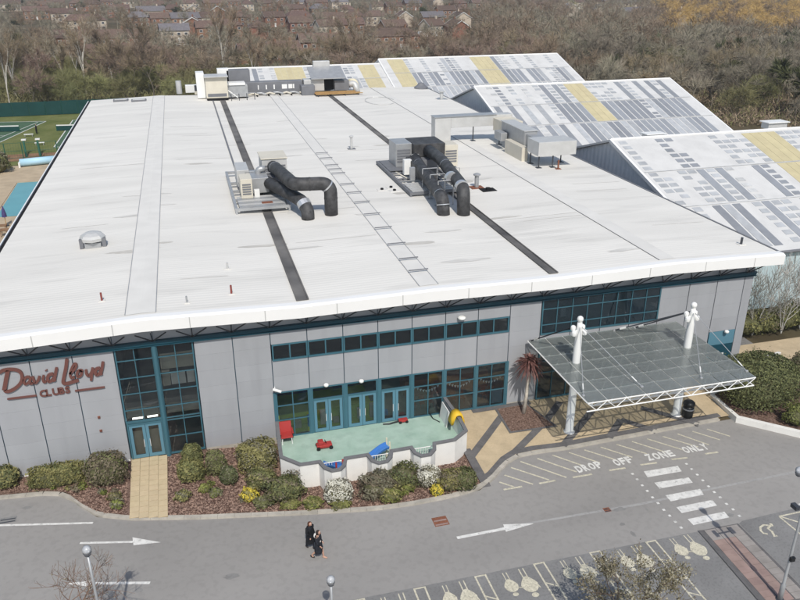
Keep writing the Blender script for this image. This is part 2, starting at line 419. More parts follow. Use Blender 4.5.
def ribbon(name, mat_, pts, w, g, dz, parent=None):
    """flat band of width w following points (x, y)"""
    pts = [Vector((p[0], p[1])) for p in pts]; m = MB(); vs = []
    for i, p in enumerate(pts):
        t = (pts[min(i+1, len(pts)-1)]-pts[max(i-1, 0)]).normalized(); n = Vector((-t.y, t.x))*w/2
        for q in (p+n, p-n): vs.append((q.x, q.y, (g(q.x, q.y) if callable(g) else g)+dz))
    m.add(vs, [(2*i, 2*i+1, 2*i+3, 2*i+2) for i in range(len(pts)-1)])
    return m.build(name, mat_, parent)
def seg(a, b, n=10):
    return [(a[0]+(b[0]-a[0])*i/n, a[1]+(b[1]-a[1])*i/n) for i in range(n+1)]
def bandpx(a, b, w=0.55, dz=0.012, clip=True):
    A, B = S(*a), S(*b)
    struct(ribbon('paving_band', 'paving_dark', seg((A.x, A.y), (B.x, B.y)), w, lambda x, y: terrain(max(x, 16.9), y), dz))
struct(ribbon('paving_band', 'paving_dark', [(x, kerb_y(x)+0.56) for x in [17.0, 17.5, 18, 18.5, 19, 19.5, 20, 20.7, 21.5, 22.5, 23.8, 26.7, 30, 34, 37.3]], 0.5, terrain, 0.008))
for i, (a, b) in enumerate([((466.3, 449), (486.7, 487)), ((471, 457), (503.5, 413.5)), ((514, 453), (546, 421)), ((563, 446), (592, 411)), ((546, 421), (560, 402)),
             ((609, 438), (621, 420)), ((621, 420), (656, 431)), ((641, 408), (699, 424)), ((472, 411.5), (530, 402.5))]):
    bandpx(a, b, 0.55 if i else 0.6, 0.012+0.004*i)
# gravel pit round the palm
pit = [S(*q) for q in [(497, 409.5), (526, 405), (554, 426), (511, 432)]]
c_ = sum(pit, Vector())/4
struct(sheet('palm_pit_border', 'paving_dark', [(q.x+(q.x-c_.x)*.12, q.y+(q.y-c_.y)*.12) for q in pit], terrain, 0.052))
struct(sheet('palm_pit', 'mulch', [(q.x, q.y) for q in pit], terrain, 0.062))
# stepping path of yellow slabs to the side door
p00, p10, p11, p01 = S(129.5, 518.5), S(168, 517.5), S(167.5, 455.5), S(131.5, 458.5)
proot = struct(MB().add([(q.x, q.y, terrain(q.x, q.y)+0.035) for q in (p00, p10, p11, p01)], [(0, 1, 2, 3)]).build('path', 'joint'))
slab_mesh = MB().box(-.5, .5, -.5, .5, 0, 1).mesh('slab', 'slab')
NC, NR = 4, 12
for r in range(NR):
    for c in range(NC):
        u, v = (c+.5)/NC, (r+.5)/NR
        a = p00.lerp(p10, u); b = p01.lerp(p11, u); q = a.lerp(b, v)
        w = (p10-p00).length/NC-0.03; h = (p01-p00).length/NR-0.03
        sl_ = math.atan2(terrain(b.x, b.y)-terrain(a.x, a.y), (b-a).to_2d().length)
        inst(slab_mesh, 'slab', (q.x, q.y, terrain(q.x, q.y)+0.03), proot, sc=(w*K, h*K, (0.03+0.004*random.random())*K), rot=(sl_, 0, 0))
# pale slab island beside the parking bays
isl = [P(701, 531, ROAD), P(738, 524, ROAD), P(812, 598, ROAD), P(766, 606, ROAD)]
iroot = struct(MB().prism([(q.x, q.y) for q in isl], ROAD-0.05, ROAD+0.05).build('crossing_island', 'paving_dark'))
for r in range(13):
    for c in range(3):
        u0, v0 = (c+.5)/3*0.88+0.06, (r+.5)/13*0.98+0.01
        q = isl[0].lerp(isl[1], u0).lerp(isl[3].lerp(isl[2], u0), v0)
        d = isl[3]-isl[0]
        inst(unit_box('slab_pink' if c < 2 and r > 1 else 'slab_grey'), 'slab', (q.x, q.y, ROAD+0.045), iroot, rz=math.atan2(d.y, d.x)-math.pi/2+math.pi,
             sc=((isl[1]-isl[0]).length/3*0.85*K, d.length/13*0.95*K, 0.02*K))
struct(ribbon('island_edging', 'paving_dark', [(isl[0].x-0.1, isl[0].y), (isl[3].x-0.1, isl[3].y)], 0.22, ROAD, 0.07))
# raised bed with a white low wall at the right of the entrance
bw = [P(710, 394, 0.05), P(736.5, 417, 0.05), P(800, 432, 0.05), P(860, 444, 0.05)]
def low_wall(name, pts, w, z0, z1, label):
    root = None
    for i in range(len(pts)-1):
        a, b = Vector(pts[i]), Vector(pts[i+1]); d = (b-a); d.z = 0; n = Vector((-d.y, d.x, 0)).normalized()*w
        poly = [(a.x, a.y), (b.x, b.y), (b.x+n.x, b.y+n.y), (a.x+n.x, a.y+n.y)]
        if root is None: root = tag(MB().prism(poly, z0, z1).build(name, 'render_white', bevel=0.01), label, 'wall')
        else: MB().prism(poly, z0, z1-0.003).build('wall_section', 'render_white', root, bevel=0.01)
    return root
low_wall('planter_wall', bw, 0.32, -0.5, 0.05, 'low white rendered wall angled round the bed at right of the canopy')
low_wall('garden_wall', [P(724, 386, 0.05), P(710, 393, 0.05)], 0.25, -0.5, 0.04, 'short white wall stub beneath the right end of the canopy')
low_wall('garden_wall', [P(759, 359, 0.0), P(781, 353.5, 0.0)], 0.25, -0.4, 0.1, 'short white wall behind the big domed bush')
zb = -0.05
struct(MB().prism([(bw[0].x+.3, bw[0].y), (bw[1].x+.3, bw[1].y+.2), (bw[2].x, bw[2].y+.3), (bw[3].x, bw[3].y+.3), (60, 47), (41, 47)], -0.5, zb).build('raised_bed', 'mulch'))

# worn, patched and stained places in the tarmac
mat('tar_stain', (.245, .24, .232), .8, .2, var=.2, vs=1.5, spots=.2, ss=3); mat('tar_pale', (.345, .335, .32), .9, .15, var=.12, vs=1.2, spots=.12, ss=2)
rs = random.Random(77)
for i in range(26):
    px, py = rs.uniform(10, 790), rs.uniform(505, 595)
    q = P(px, py, ROAD)
    if q.y > kerb_y(q.x)-1.0: continue
    w, d, n_ = rs.uniform(.25, 2.2), rs.uniform(.15, .6), 14; pale = False
    if i % 2 or abs(px-440) < 25: continue
    w, d = w*.22, d*.5
    struct(sheet('road_patch', 'tar_pale' if pale else 'tar_stain', [(q.x+math.cos(6.283*k/n_)*w*rs.uniform(.65, 1.2), q.y+math.sin(6.283*k/n_)*d*rs.uniform(.65, 1.2)) for k in range(n_)], ROAD, .008+.0001*i))
# ------------------------------------------------------------------ the club building
SX = lambda k: -11.34 + 2.5425*k
FY = 48.0
club = thing('club_building', 'large sports club building with white low pitched roof and grey panelled front', 'building', (14, FY, 0))
def panels(k0, k1, z0, z1):
    for k in range(k0, k1):
        x0, x1 = max(SX(k), -14.6)+0.032, (SX(k+1) if k < 21 else 42.9)-0.032
        n = max(1, round((z1-z0)/1.25)); h = (z1-z0)/n
        for j in range(n):
            piece('wall_panel', 'panel', club, x0, x1, FY, FY+0.09, z0+j*h+0.003, z0+(j+1)*h-0.003)
panels(-2, 2, 0.12, 8.72); panels(4, 6, 0.12, 8.72); panels(6, 13, 3.85, 6.36); panels(6, 13, 7.64, 8.72)
panels(13, 14, 0.12, 8.72); panels(14, 18, 4.55, 5.72); panels(18, 20, 0.12, 8.72); panels(20, 21, 3.95, 8.72); panels(21, 22, 0.12, 8.72)
# dark backing behind the joints, with the openings left free
def backing(x0, x1, z0, z1): box_obj('backing_wall', 'seam', club, x0, x1, FY+0.095, FY+0.3, z0, z1)
backing(-14.6, SX(2), 0, 8.72); backing(SX(4), SX(6), 0, 8.72); backing(SX(6), SX(13), 3.85, 6.36); backing(SX(6), SX(13), 7.64, 8.72)
backing(SX(13), SX(14), 0, 8.72); backing(SX(14), SX(18), 4.55, 5.72); backing(SX(18), 42.9, 0, 8.72)
box_obj('plinth', 'render_white', club, -14.6, SX(2)-.05, FY-0.02, FY+0.09, -0.4, 0.11)
box_obj('plinth', 'kerb', club, SX(4)+.05, SX(6), FY-0.02, FY+0.09, -0.4, 0.11)
box_obj('plinth', 'kerb', club, SX(13)+.05, SX(14)-.05, FY-0.02, FY+0.09, -0.4, 0.11)
box_obj('plinth', 'kerb', club, SX(18)+.05, 42.9, FY-0.02, FY+0.09, -0.4, 0.11)
# upper wall strip, teal beam and V brackets under the eaves
box_obj('upper_wall', 'panel_top', club, -14.6, 42.9, FY+0.05, FY+0.3, 8.725, 10.3)
for k in range(-2, 22):
    x = SX(k); 
    if x < -14.6: continue
    piece('joint_strip', 'seam', club, x-0.02, x+0.02, FY+0.035, FY+0.052, 9.0, 10.3)
beam = MB().tube([(-14.6, FY-0.06, 8.86), (42.95, FY-0.06, 8.86)], 0.15, 4).build('eaves_beam', 'teal_dark', club)
box_obj('beam_flange', 'teal_dark', beam, -14.6, 42.95, FY-0.28, FY+0.04, 8.99, 9.04)
box_obj('beam_flange', 'teal_dark', beam, -14.6, 42.95, FY-0.22, FY-0.002, 8.66, 8.72)
OV = 46.55
brm = MB(); 
def bar(m, a, b, w): return m.tube([a, b], w, 4)
for s_ in (-0.95, 0.95): bar(brm, (0, FY-0.2, 9.04), (s_, OV+0.3, 10.02), 0.045)
bar(brm, (0, FY-0.12, 9.04), (0, OV+0.35, 10.02), 0.05)
brm.v = [(a*K, (b-FY)*K, (c-9)*K) for a, b, c in brm.v]
br_mesh = brm.mesh('eaves_bracket', 'steel_dark')
for k in range(-1, 22): inst(br_mesh, 'eaves_bracket', (SX(k), FY, 9.0), club)
# windows: frame mesh with every pane a sub-part
def window(name, x0, x1, z0, z1, xs, zs, fw=0.055, edge=0.09, framemat='teal', panemat='pane', skip=(), y=FY, thick=()):
    m = MB()
    m.box(x0, x1, y-0.05, y+0.1, z1-edge, z1); m.box(x0, x1, y-0.08, y+0.1, z0, z0+edge)
    m.box(x0, x0+edge, y-0.05, y+0.1, z0+edge, z1-edge); m.box(x1-edge, x1, y-0.05, y+0.1, z0+edge, z1-edge)
    for i, xx in enumerate(xs):
        w_ = fw*2.2 if i in thick else fw
        m.box(xx-w_/2, xx+w_/2, y-0.046-(0.03 if i in thick else 0), y+0.09, z0+edge, z1-edge)
    for zz in zs: m.box(x0+edge, x1-edge, y-0.052, y+0.085, zz-fw/2, zz+fw/2)
    o = m.build(name, framemat, club)
    X = [x0+edge]+list(xs)+[x1-edge]; Z = [z0+edge]+list(zs)+[z1-edge]
    for i in range(len(X)-1):
        for j in range(len(Z)-1):
            if (i, j) in skip: continue
            piece('pane', panemat, o, X[i]+fw/2, X[i+1]-fw/2, y+0.01, y+0.03, Z[j]+fw/2, Z[j+1]-fw/2)
    return o
def double_door(x0, x1, z0, z1, head, lite=None, y=FY):
    fr = MB(); e = 0.1; mid = (x0+x1)/2
    fr.box(x0, x0+e, y-0.05, y+0.1, z0, z1); fr.box(x1-e, x1, y-0.05, y+0.1, z0, z1); fr.box(x0+e, x1-e, y-0.05, y+0.1, z1-0.08, z1)
    fr.box(x0+e, x1-e, y-0.06, y+0.1, head-0.07, head+0.07)
    o = fr.build('door', 'teal', club)
    piece('pane', 'pane', o, x0+e, x1-e, y+0.01, y+0.03, head+0.07, z1-0.08)
    for a, b, hx in ((x0+e+0.02, mid-0.012, mid-0.2), (mid+0.012, x1-e-0.02, mid+0.2)):
        lf = MB(); t = 0.2
        lf.box(a, a+t, y-0.03, y+0.05, z0+.02, head-0.075); lf.box(b-t, b, y-0.03, y+0.05, z0+.02, head-0.075)
        lf.box(a+t, b-t, y-0.03, y+0.05, z0+.02, z0+0.28); lf.box(a+t, b-t, y-0.03, y+0.05, head-0.25, head-0.075)
        l_ = lf.build('door_leaf', 'teal_pale', o)
        piece('pane', 'pane', o, a+t, b-t, y, y+0.02, z0+0.28, head-0.25)
        MB().tube([(hx, y-0.09, z0+0.9), (hx, y-0.09, z0+1.5)], 0.02, 6).build('handle', 'white_metal', o)
    return o
# tall glazed bay with a side door
xa, xm, xb = SX(2)+.04, SX(3), SX(4)-.04
window('window', xa, xm-0.1, 3.05, 8.7, [(xa+xm-0.1)/2], [4.0, 5.24, 6.45, 7.75])
double_door(xa+0.02, xm-0.12, 0.12, 3.04, 2.85)
window('window', xm+0.1, xb, 0.12, 8.7, [(xb+xm+0.1)/2], [1.52, 2.85, 3.05, 3.98, 5.22, 6.5, 7.75])
MB().tube([(xm, FY-0.05, 0.0), (xm, FY-0.05, 8.7)], 0.17, 12).build('mullion_column', 'teal', club)
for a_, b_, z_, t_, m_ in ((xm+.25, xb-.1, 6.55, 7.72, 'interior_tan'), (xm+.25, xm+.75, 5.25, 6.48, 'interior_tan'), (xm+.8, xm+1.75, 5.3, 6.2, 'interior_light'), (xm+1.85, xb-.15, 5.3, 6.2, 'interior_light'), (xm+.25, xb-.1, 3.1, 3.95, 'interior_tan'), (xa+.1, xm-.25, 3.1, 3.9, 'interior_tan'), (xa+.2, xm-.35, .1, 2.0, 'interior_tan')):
    box_obj('interior_panel', m_, club, a_, b_, FY+0.5, FY+0.52, z_, t_)  # tan and pale panels: their colour stands in for daylight reflected in the glass
# clerestory strip
for k in range(6, 13):
    x0, x1 = SX(k)+(.05 if k == 6 else .0), SX(k+1)-(.05 if k == 12 else .0)
    window('window', x0+.012, x1-.012, 6.37, 7.63, [(x0+x1)/2], [], edge=0.10, fw=0.09)
# ground floor: windows and three pairs of doors
for k in (6, 10, 11, 12):
    x0, x1 = SX(k), SX(k+1)
    window('window', x0+.1, x1-.1, 0.05, 3.84, [(x0+x1)/2], [1.5, 2.7], edge=0.08, fw=0.07)
for k in (7, 8, 9):
    double_door(SX(k)+.1, SX(k+1)-.1, 0.05, 3.84, 2.82)
for k in range(6, 14):
    MB().box(SX(k)-0.098, SX(k)+0.098, FY-0.09, FY+0.1, 0.0, 3.845).build('window_post', 'teal', club)
# right hand glazing above the canopy and entrance below
xg0, xg1 = SX(14)+.04, SX(18)-.02
xs = [xg0+(xg1-xg0)*i/8 for i in range(1, 8)]
window('window', xg0, xg1, 5.73, 8.68, xs, [6.55, 7.85], panemat='pane_blue')
box_obj('interior_panel', 'interior_light', club, xg0+1.75, xg0+2.2, FY+0.3, FY+0.32, 6.9, 7.6)
xs = [xg0+(xg1-xg0)*i/8 for i in range(1, 8)]
window('window', xg0, xg1, 0.05, 4.54, xs, [2.4, 3.4])
# staff door in the right wing
sd = MB().box(SX(20)+.05, SX(21)-.05, FY-0.03, FY+0.06, 2.72, 3.93).build('over_panel', 'teal_pale', club)
sd = MB().box(SX(20)+.42, SX(21)-.08, FY-0.045, FY+0.06, 0.05, 2.70).build('door', 'teal_dark', club)
box_obj('door_frame', 'teal_pale', sd, SX(20)+.05, SX(20)+.41, FY-0.03, FY+0.06, 0.05, 2.715)
box_obj('door_sign', 'white_metal', sd, SX(20)+1.3, SX(20)+1.75, FY-0.06, FY-0.046, 1.75, 1.9)
MB().tube([(SX(21)-.3, FY-0.1, 1.0), (SX(21)-.3, FY-0.1, 1.4)], 0.02, 6).build('handle', 'white_metal', sd)
# small fittings on the wall
def fit(px, py, w, h, d, m, name, label):
    p = PF(px, py); return tag(MB().box(p.x-w/2, p.x+w/2, FY-d, FY-0.003, p.z-h/2, p.z+h/2).build(name, m, bevel=0.008), label, 'light')
def floodlight(px, py, name, label, sz=0.3):
    p = PF(px, py); r = thing(name, label, 'light', (p.x, FY, p.z))
    MB().box(p.x-0.04, p.x+0.04, FY-0.25, FY-0.002, p.z-0.03, p.z+0.03).build('bracket', 'steel_dark', r)
    MB().lathe((p.x, FY-0.28, p.z-0.1), [(sz*.3, 0), (sz*.5, 0.05), (sz*.55, 0.16), (sz*.35, 0.24)], 14).build('lamp_head', 'white_metal', r, True)
    return r
floodlight(460.5, 316.5, 'wall_light', 'round white floodlight high on the wall above the strip windows', 0.55)
floodlight(325.5, 383.5, 'wall_light', 'small white light above the left pair of patio doors', 0.34)
floodlight(360.5, 379.5, 'wall_light', 'small white light above the middle pair of patio doors', 0.34)
floodlight(724.5, 330.5, 'wall_light', 'small white light above the teal staff door', 0.34)
cr = thing('security_camera', 'white security camera on the wall by the first patio window', 'camera', PF(276, 388))
p = PF(276, 388); MB().tube([(p.x-.25, FY-.35, p.z+.12), (p.x+.3, FY-.5, p.z-.08)], 0.1, 10).build('camera_body', 'white_metal', cr)
MB().tube([(p.x-.1, FY-.38, p.z+.05), (p.x-.1, FY, p.z+.1)], 0.035, 6).build('bracket', 'white_metal', cr)
for i, (px, py) in enumerate([(99, 417), (101, 430.5)]):
    p = PF(px, py)
    r = thing('wall_socket', ['upper small brown fitting on the grey wall beside the sign', 'lower small brown fitting on the grey wall above the round bush'][i], 'fitting', (p.x, FY, p.z))
    MB().box(p.x-.08, p.x+.08, FY-.08, FY-.002, p.z-.08, p.z+.08).build('box_body', 'rust', r)
    MB().box(p.x-.05, p.x+.05, FY-.11, FY-.081, p.z-.05, p.z+.05).build('cover', 'sign_copper', r)
# shell: side and back walls, floors and rooms behind the glass
box_obj('side_wall', 'panel', club, 42.62, 42.9, FY+0.31, 142.6, -0.4, 10.3)
box_obj('side_wall', 'panel', club, -14.6, -14.3, FY+0.31, 142.6, -0.4, 10.3)
box_obj('back_wall', 'panel', club, -14.3, 42.6, 142.3, 142.6, -0.4, 10.3)
box_obj('ground_floor', 'interior', club, -14.2, 42.5, FY+0.31, 57, -0.2, 0.03)
box_obj('floor_slab', 'interior', club, -14.2, 42.5, FY+0.4, 57, 3.95, 4.35)
box_obj('interior_wall', 'interior', club, -14.2, 42.5, 57.0, 57.2, 0.03, 10.3)
for xx in (SX(2)-.3, SX(4)+.1, SX(6)-.2, SX(13)+.1, SX(14)-.3, SX(18)+.1):
    box_obj('interior_wall', 'interior', club, xx, xx+0.15, FY+0.32, 56.9, 4.36, 10.2); box_obj('interior_wall', 'interior', club, xx, xx+0.15, FY+0.32, 56.9, 0.04, 3.94)
box_obj('soft_floor', 'interior_green', club, SX(6)+.2, SX(9)+.1, FY+0.35, 54, 0.035, 0.045)
box_obj('play_wall', 'interior_green', club, SX(6)+.2, SX(9)+.1, FY+1.3, FY+1.4, 0.05, 1.15)
for i_ in range(9):
    x_ = SX(6)+.5+i_*.95; box_obj('play_block', ('interior_light', 'interior_tan', 'toy_blue')[i_ % 3], club, x_, x_+.45, FY+.9, FY+1.25, .05, .4+.25*(i_ % 4))
box_obj('cafe_counter', 'interior_wood', club, SX(10)+.3, SX(13)-.3, 51.0, 51.6, 0.04, 1.5)
box_obj('shelf_wall', 'interior_wood', club, SX(10)+.3, SX(13)-.3, 52.4, 52.5, 0.04, 2.6)
for i, (a, b, z) in enumerate([(-5.9, -5.2, 2.55), (-4.9, -4.2, 2.55), (-5.5, -4.6, 3.8)]):
    box_obj('ceiling_light', 'lamp_lit', club, a, b, FY+1.2, FY+1.45, z, z+0.06)
for i in range(3):
    x = SX(7)+.55+i*2.54
    for dx in (0, 1.1): box_obj('ceiling_light', 'lamp_lit', club, x+dx, x+dx+0.55, FY+2.0, FY+2.2, 2.6, 2.66)
# bunting and tables seen through the cafe windows
for k in (10, 11, 12):
    m = MB()
    for i in range(9):
        u = i/9; x = SX(k)+.25+u*2.05; z = 2.35-0.45*math.sin(math.pi*u)+0.2
        m.add([(x, FY+.35, z), (x+.2, FY+.35, z), (x+.1, FY+.36, z-.24)], [(0, 1, 2)])
    m.build('bunting', 'render_white', club)
    for i in range(3):
        x = SX(k)+.5+i*.7
        MB().box(x-.2, x+.2, FY+1.0, FY+1.4, .45, .5).box(x-.2, x+.2, FY+1.36, FY+1.4, .5, 1.0).box(x-.18, x-.14, FY+1.02, FY+1.06, .05, .45).box(x+.14, x+.18, FY+1.02, FY+1.06, .05, .45).build('cafe_chair', 'interior_wood', club)
box_obj('notice_sheet', 'teal_pale', club, SX(12)+1.42, SX(12)+2.3, FY+0.06, FY+0.08, 0.25, 1.4)
# ---- roof
m = MB(); vs = []; fs = []
YF, YB = 47.35, 143.0
for i, x in enumerate(RX): vs += [(x, YF, RZ[i]), (x, YB, RZ[i]), (x, YF, RZ[i]-0.7), (x, YB, RZ[i]-0.7)]
for i in range(6):
    a = 4*i; b = 4*i+4
    fs += [(a, b, b+1, a+1), (a+2, a+3, b+3, b+2), (a, a+2, b+2, b), (a+1, b+1, b+3, a+3)]
fs += [(0, 1, 3, 2), (24, 26, 27, 25)]
roof = m.add(vs, fs).build('roof', 'roof_white', club)
# verge: sloping cap and fascia along the front, following the pitches
m = MB(); vs = []; fs = []
VX = list(RX); VX[0] -= .05; VX[-1] += .1
for i, x in enumerate(VX):
    z = RZ[i]
    vs += [(x, YF-0.002, z+0.05), (x, OV+0.25, z+0.07), (x, OV, z-0.03), (x, OV, z-0.8), (x, OV+0.12, z-0.84), (x, YF-0.002, z-0.75)]
for i in range(6):
    for j in range(6): fs.append((6*i+j, 6*i+(j+1) % 6, 6*i+6+(j+1) % 6, 6*i+6+j))
fs += [tuple(range(6)), tuple(reversed(range(36, 42)))]
m.add(vs, fs).build('verge_fascia', 'fascia', roof)
# joints between the lengths of fascia
for x in [-10.6, -5.9, -1.2, 3.6, 8.4, 13.0, 17.8, 22.6, 27.4, 32.2, 37.0, 41.4]:
    z = roof_z(x); piece('fascia_joint', 'galv_pale', roof, x-.03, x+.03, OV-0.012, OV-0.001, z-0.78, z-0.04)
for i, xr in ((1, -4.2), (3, 15.2), (5, 34.3)):
    w = 0.95 if i == 1 else 0.7
    z = RZ[i]
    m = MB()
    dz = 0.05*w
    m.add([(xr-w, YF+.3, roof_z(xr-w)+.02), (xr, YF+.3, z+.03), (xr+w, YF+.3, roof_z(xr+w)+.02), (xr-w, YB, roof_z(xr-w)+.02), (xr, YB, z+.03), (xr+w, YB, roof_z(xr+w)+.02)],
          [(0, 1, 4, 3), (1, 2, 5, 4)])
    m.build('ridge_flashing', 'flashing', roof)
    for s_ in (-1, 1):
        if i == 5 and s_ == 1: continue
        zz = roof_z(xr+s_*w)
        piece('flashing_edge', 'slate_grey' if i == 5 else 'galv', roof, xr+s_*w-0.02, xr+s_*w+0.025, YF+.3, YB, zz+.012, zz+.045)
for xv, w, m_ in ((6.25, 0.38, 'gutter'), (24.8, 0.32, 'gutter')):
    z = roof_z(xv)
    g = MB()
    g.box(xv-w, xv+w, YF+.25, YB-6, z+0.005, z+0.06)
    gg = g.build('valley_gutter', m_, roof)
    for s_ in (-1, 1): piece('gutter_lip', 'gutter', roof, xv+s_*w-.05, xv+s_*w+.05, YF+.25, YB-6, z+0.04, z+0.12)
piece('service_channel', 'slate_grey', roof, 4.55, 4.75, 70, 136, roof_z(4.6), roof_z(4.6)+.08)
# dark edge gutters at both sides
MB().box(-15.78, -15.42, YF-.6, YB, 10.3, 10.62).build('edge_gutter', 'dark_void', roof)
MB().box(-15.9, -15.79, YF-.6, YB, 10.3, 10.74).build('gutter_lip', 'fascia', roof)
MB().box(44.12, 44.3, YF-.2, YB, 10.3, 10.82).build('edge_gutter', 'slate_grey', roof)
# safety rungs over the middle ridge and lap joints across the sheets
for px, py in [(325, 154), (330, 159), (335, 166), (339, 170), (343, 174), (350, 185), (357, 193.5), (366, 203), (376, 215), (384, 229), (398, 245), (408, 260), (416, 272)]:
    p = PR(px+6, py); piece('safety_rung', 'slate_grey', roof, 15.2-.75, 15.2+.75, p.y-.05, p.y+.05, 11.16, 11.22)
random.seed(11)
mat('roof_lap', (.57, .555, .52), .7, .1, var=.2, vs=1.5)
for i in range(26):
    j = i % 6; y = random.uniform(52, 138); x0 = random.uniform(RX[j]+.8, RX[j+1]-6); x1 = min(RX[j+1]-.9, x0+random.uniform(3, 9))
    m = MB(); m.add([(x0, y, roof_z(x0)+.015), (x1, y, roof_z(x1)+.015), (x1, y+.07, roof_z(x1)+.015), (x0, y+.07, roof_z(x0)+.015)], [(0, 1, 2, 3)])
    m.build('sheet_lap', 'roof_lap', roof)
# ------------------------------------------------------------------ lettering on the wall
sign = thing('wall_sign', 'copper coloured script sign with small capitals between two bars on the grey wall', 'sign', PF(50, 385))
def zpx(ox, oy, sc, pts): return [(ox+a/sc, oy+b/sc) for a, b in pts]
def smooth_pts(pts, n=6):
    out = []
    P_ = [pts[0]]+pts+[pts[-1]]
    for i in range(1, len(P_)-2):
        p0, p1, p2, p3 = [np.array(q, float) for q in P_[i-1:i+3]]
        for t in np.linspace(0, 1, n, endpoint=False):
            out.append(tuple(0.5*((2*p1)+(-p0+p2)*t+(2*p0-5*p1+4*p2-p3)*t*t+(-p0+3*p1-3*p2+p3)*t**3)))
    out.append(pts[-1]); return out
def stroke(px_pts, w, name='letter_stroke', ysh=0.0):
    pts = [PF(*q) for q in smooth_pts(px_pts)]
    m = MB(); vs = []; n = len(pts)
    for i, p in enumerate(pts):
        t = (pts[min(i+1, n-1)]-pts[max(i-1, 0)]).normalized(); nn = Vector((-t.z, 0, t.x))*w/2
        if i in (0, n-1): nn = nn*0.75
        for q in (p+nn, p-nn): vs += [(q.x, FY-0.13-ysh, q.z), (q.x, FY-0.004, q.z)]
    fs = []
    for i in range(n-1):
        a = 4*i; b = a+4
        fs += [(a, a+2, b+2, b), (a, b, b+1, a+1), (a+2, a+3, b+3, b+2)]
    fs += [(0, 1, 3, 2), (4*n-4, 4*n-2, 4*n-1, 4*n-3)]
    m.add(vs, fs)
    return m
Z1 = lambda *p: zpx(0, 355, 13.33, p); Z2 = lambda *p: zpx(50, 350, 13.33, p)
letters = [
 ([Z1((110, 195), (90, 290), (70, 400), (58, 460))], 0.25), ([Z1((-10, 235), (40, 200), (130, 185), (230, 195), (285, 235), (298, 300), (270, 375), (200, 440), (110, 480), (60, 462))], 0.20),
 ([Z1((400, 285), (350, 290), (320, 340), (345, 382), (390, 350), (412, 300)), Z1((412, 285), (400, 340), (410, 375), (440, 365))], 0.15),
 ([Z1((440, 280), (455, 330), (475, 365), (510, 330), (528, 275))], 0.16),
 ([Z1((585, 265), (575, 310), (590, 350), (620, 345)), Z1((615, 192), (622, 200))], 0.16),
 ([Z1((715, 245), (660, 255), (635, 300), (655, 345), (700, 325), (725, 280)), Z1((758, 160), (740, 250), (728, 320), (738, 340))], 0.19),
 ([Z2((228, 110), (215, 220), (190, 340), (180, 425), (230, 440), (310, 415), (385, 395))], 0.21),
 ([Z2((262, 310), (320, 260), (355, 195), (325, 180), (290, 240), (270, 310), (290, 365), (330, 350))], 0.15),
 ([Z2((400, 260), (365, 290), (370, 345), (410, 335), (425, 290), (405, 262), (440, 275))], 0.16),
 ([Z2((480, 255), (490, 310), (520, 335), (555, 290), (570, 230)), Z2((575, 230), (560, 310), (550, 400))], 0.17),
 ([Z2((670, 235), (620, 245), (605, 290), (625, 325), (660, 305), (680, 260)), Z2((708, 150), (695, 230), (680, 300), (688, 325))], 0.19)]
for i, (strokes, w) in enumerate(letters):
    m = MB()
    for q, s_ in enumerate(strokes):
        mm = stroke(s_, w, ysh=0.004*q); m.add(mm.v, mm.f)
    m.build('letter', 'sign_copper', sign)
for a, b in ((Z1((100, 580)), Z1((490, 533))), (Z2((335, 538)), Z2((730, 487)))):
    stroke([a[0], b[0]], 0.1).build('bar', 'sign_copper', sign)
def text_mesh(txt, size, depth, bold=0.0, spacing=1.0):
    cu = bpy.data.curves.new('text', 'FONT'); cu.body = txt; cu.size = size; cu.extrude = depth; cu.offset = bold; cu.space_character = spacing
    cu.align_x = 'LEFT'; cu.resolution_u = 3
    o = bpy.data.objects.new('text', cu); col.objects.link(o)
    me = bpy.data.meshes.new_from_object(o.evaluated_get(bpy.context.evaluated_depsgraph_get()))
    bpy.data.objects.remove(o); bpy.data.curves.remove(cu)
    return me
def letter_run(word, a, b, parent, m_, size_of, depth, rot, bold):
    pass
A_, B_ = PF(40.3, 396.6), PF(72.2, 391.8)
span = B_.x-A_.x
for i, ch in enumerate('CLUBS'):
    me = text_mesh(ch, 0.66*K, 0.04*K, 0.022*K); me.materials.append(MATS['sign_copper'])
    ws = [v.co.x for v in me.vertices]; w0 = min(ws)
    x = A_.x + span*i/5.0
    inst(me, 'letter', (x-w0/K, FY-0.05, A_.z+(B_.z-A_.z)*i/5), sign, rot=(math.pi/2, 0, 0), sc=(1.0, 1, 1))
# ------------------------------------------------------------------ entrance canopy
CX0, CX1, CY0, CY1, CZ = 23.1, 35.9, 38.2, 47.6, 5.6
can = thing('entrance_canopy', 'glass entrance canopy on white space frame hung from two white masts', 'canopy', (29.4, 43.4, -0.3))
NXc, NYc = 9, 7
cw, cd = (CX1-CX0)/NXc, (CY1-CY0)/NYc
random.seed(5)
for i in range(NXc):
    for j in range(NYc):
        piece('glass_pane', 'canopy_glass', can, CX0+i*cw+.03, CX0+(i+1)*cw-.03, CY0+j*cd+.03, CY0+(j+1)*cd-.03, CZ+random.uniform(-.006, .006), CZ+.025)
for i in range(NXc+1): MB().tube([(CX0+i*cw, CY0, CZ-.05), (CX0+i*cw, CY1, CZ-.05)], 0.042, 6).build('chord', 'white_metal', can)
for j in range(NYc+1): MB().tube([(CX0, CY0+j*cd, CZ-.05), (CX1, CY0+j*cd, CZ-.05)], 0.042, 6).build('chord', 'white_metal', can)
LZ = CZ-0.75
for i in range(NXc): MB().tube([(CX0+(i+.5)*cw, CY0+.5*cd, LZ), (CX0+(i+.5)*cw, CY1-.5*cd, LZ)], 0.055, 6).build('lower_chord', 'white_metal', can)
for j in range(NYc): MB().tube([(CX0+.5*cw, CY0+(j+.5)*cd, LZ), (CX1-.5*cw, CY0+(j+.5)*cd, LZ)], 0.055, 6).build('lower_chord', 'white_metal', can)
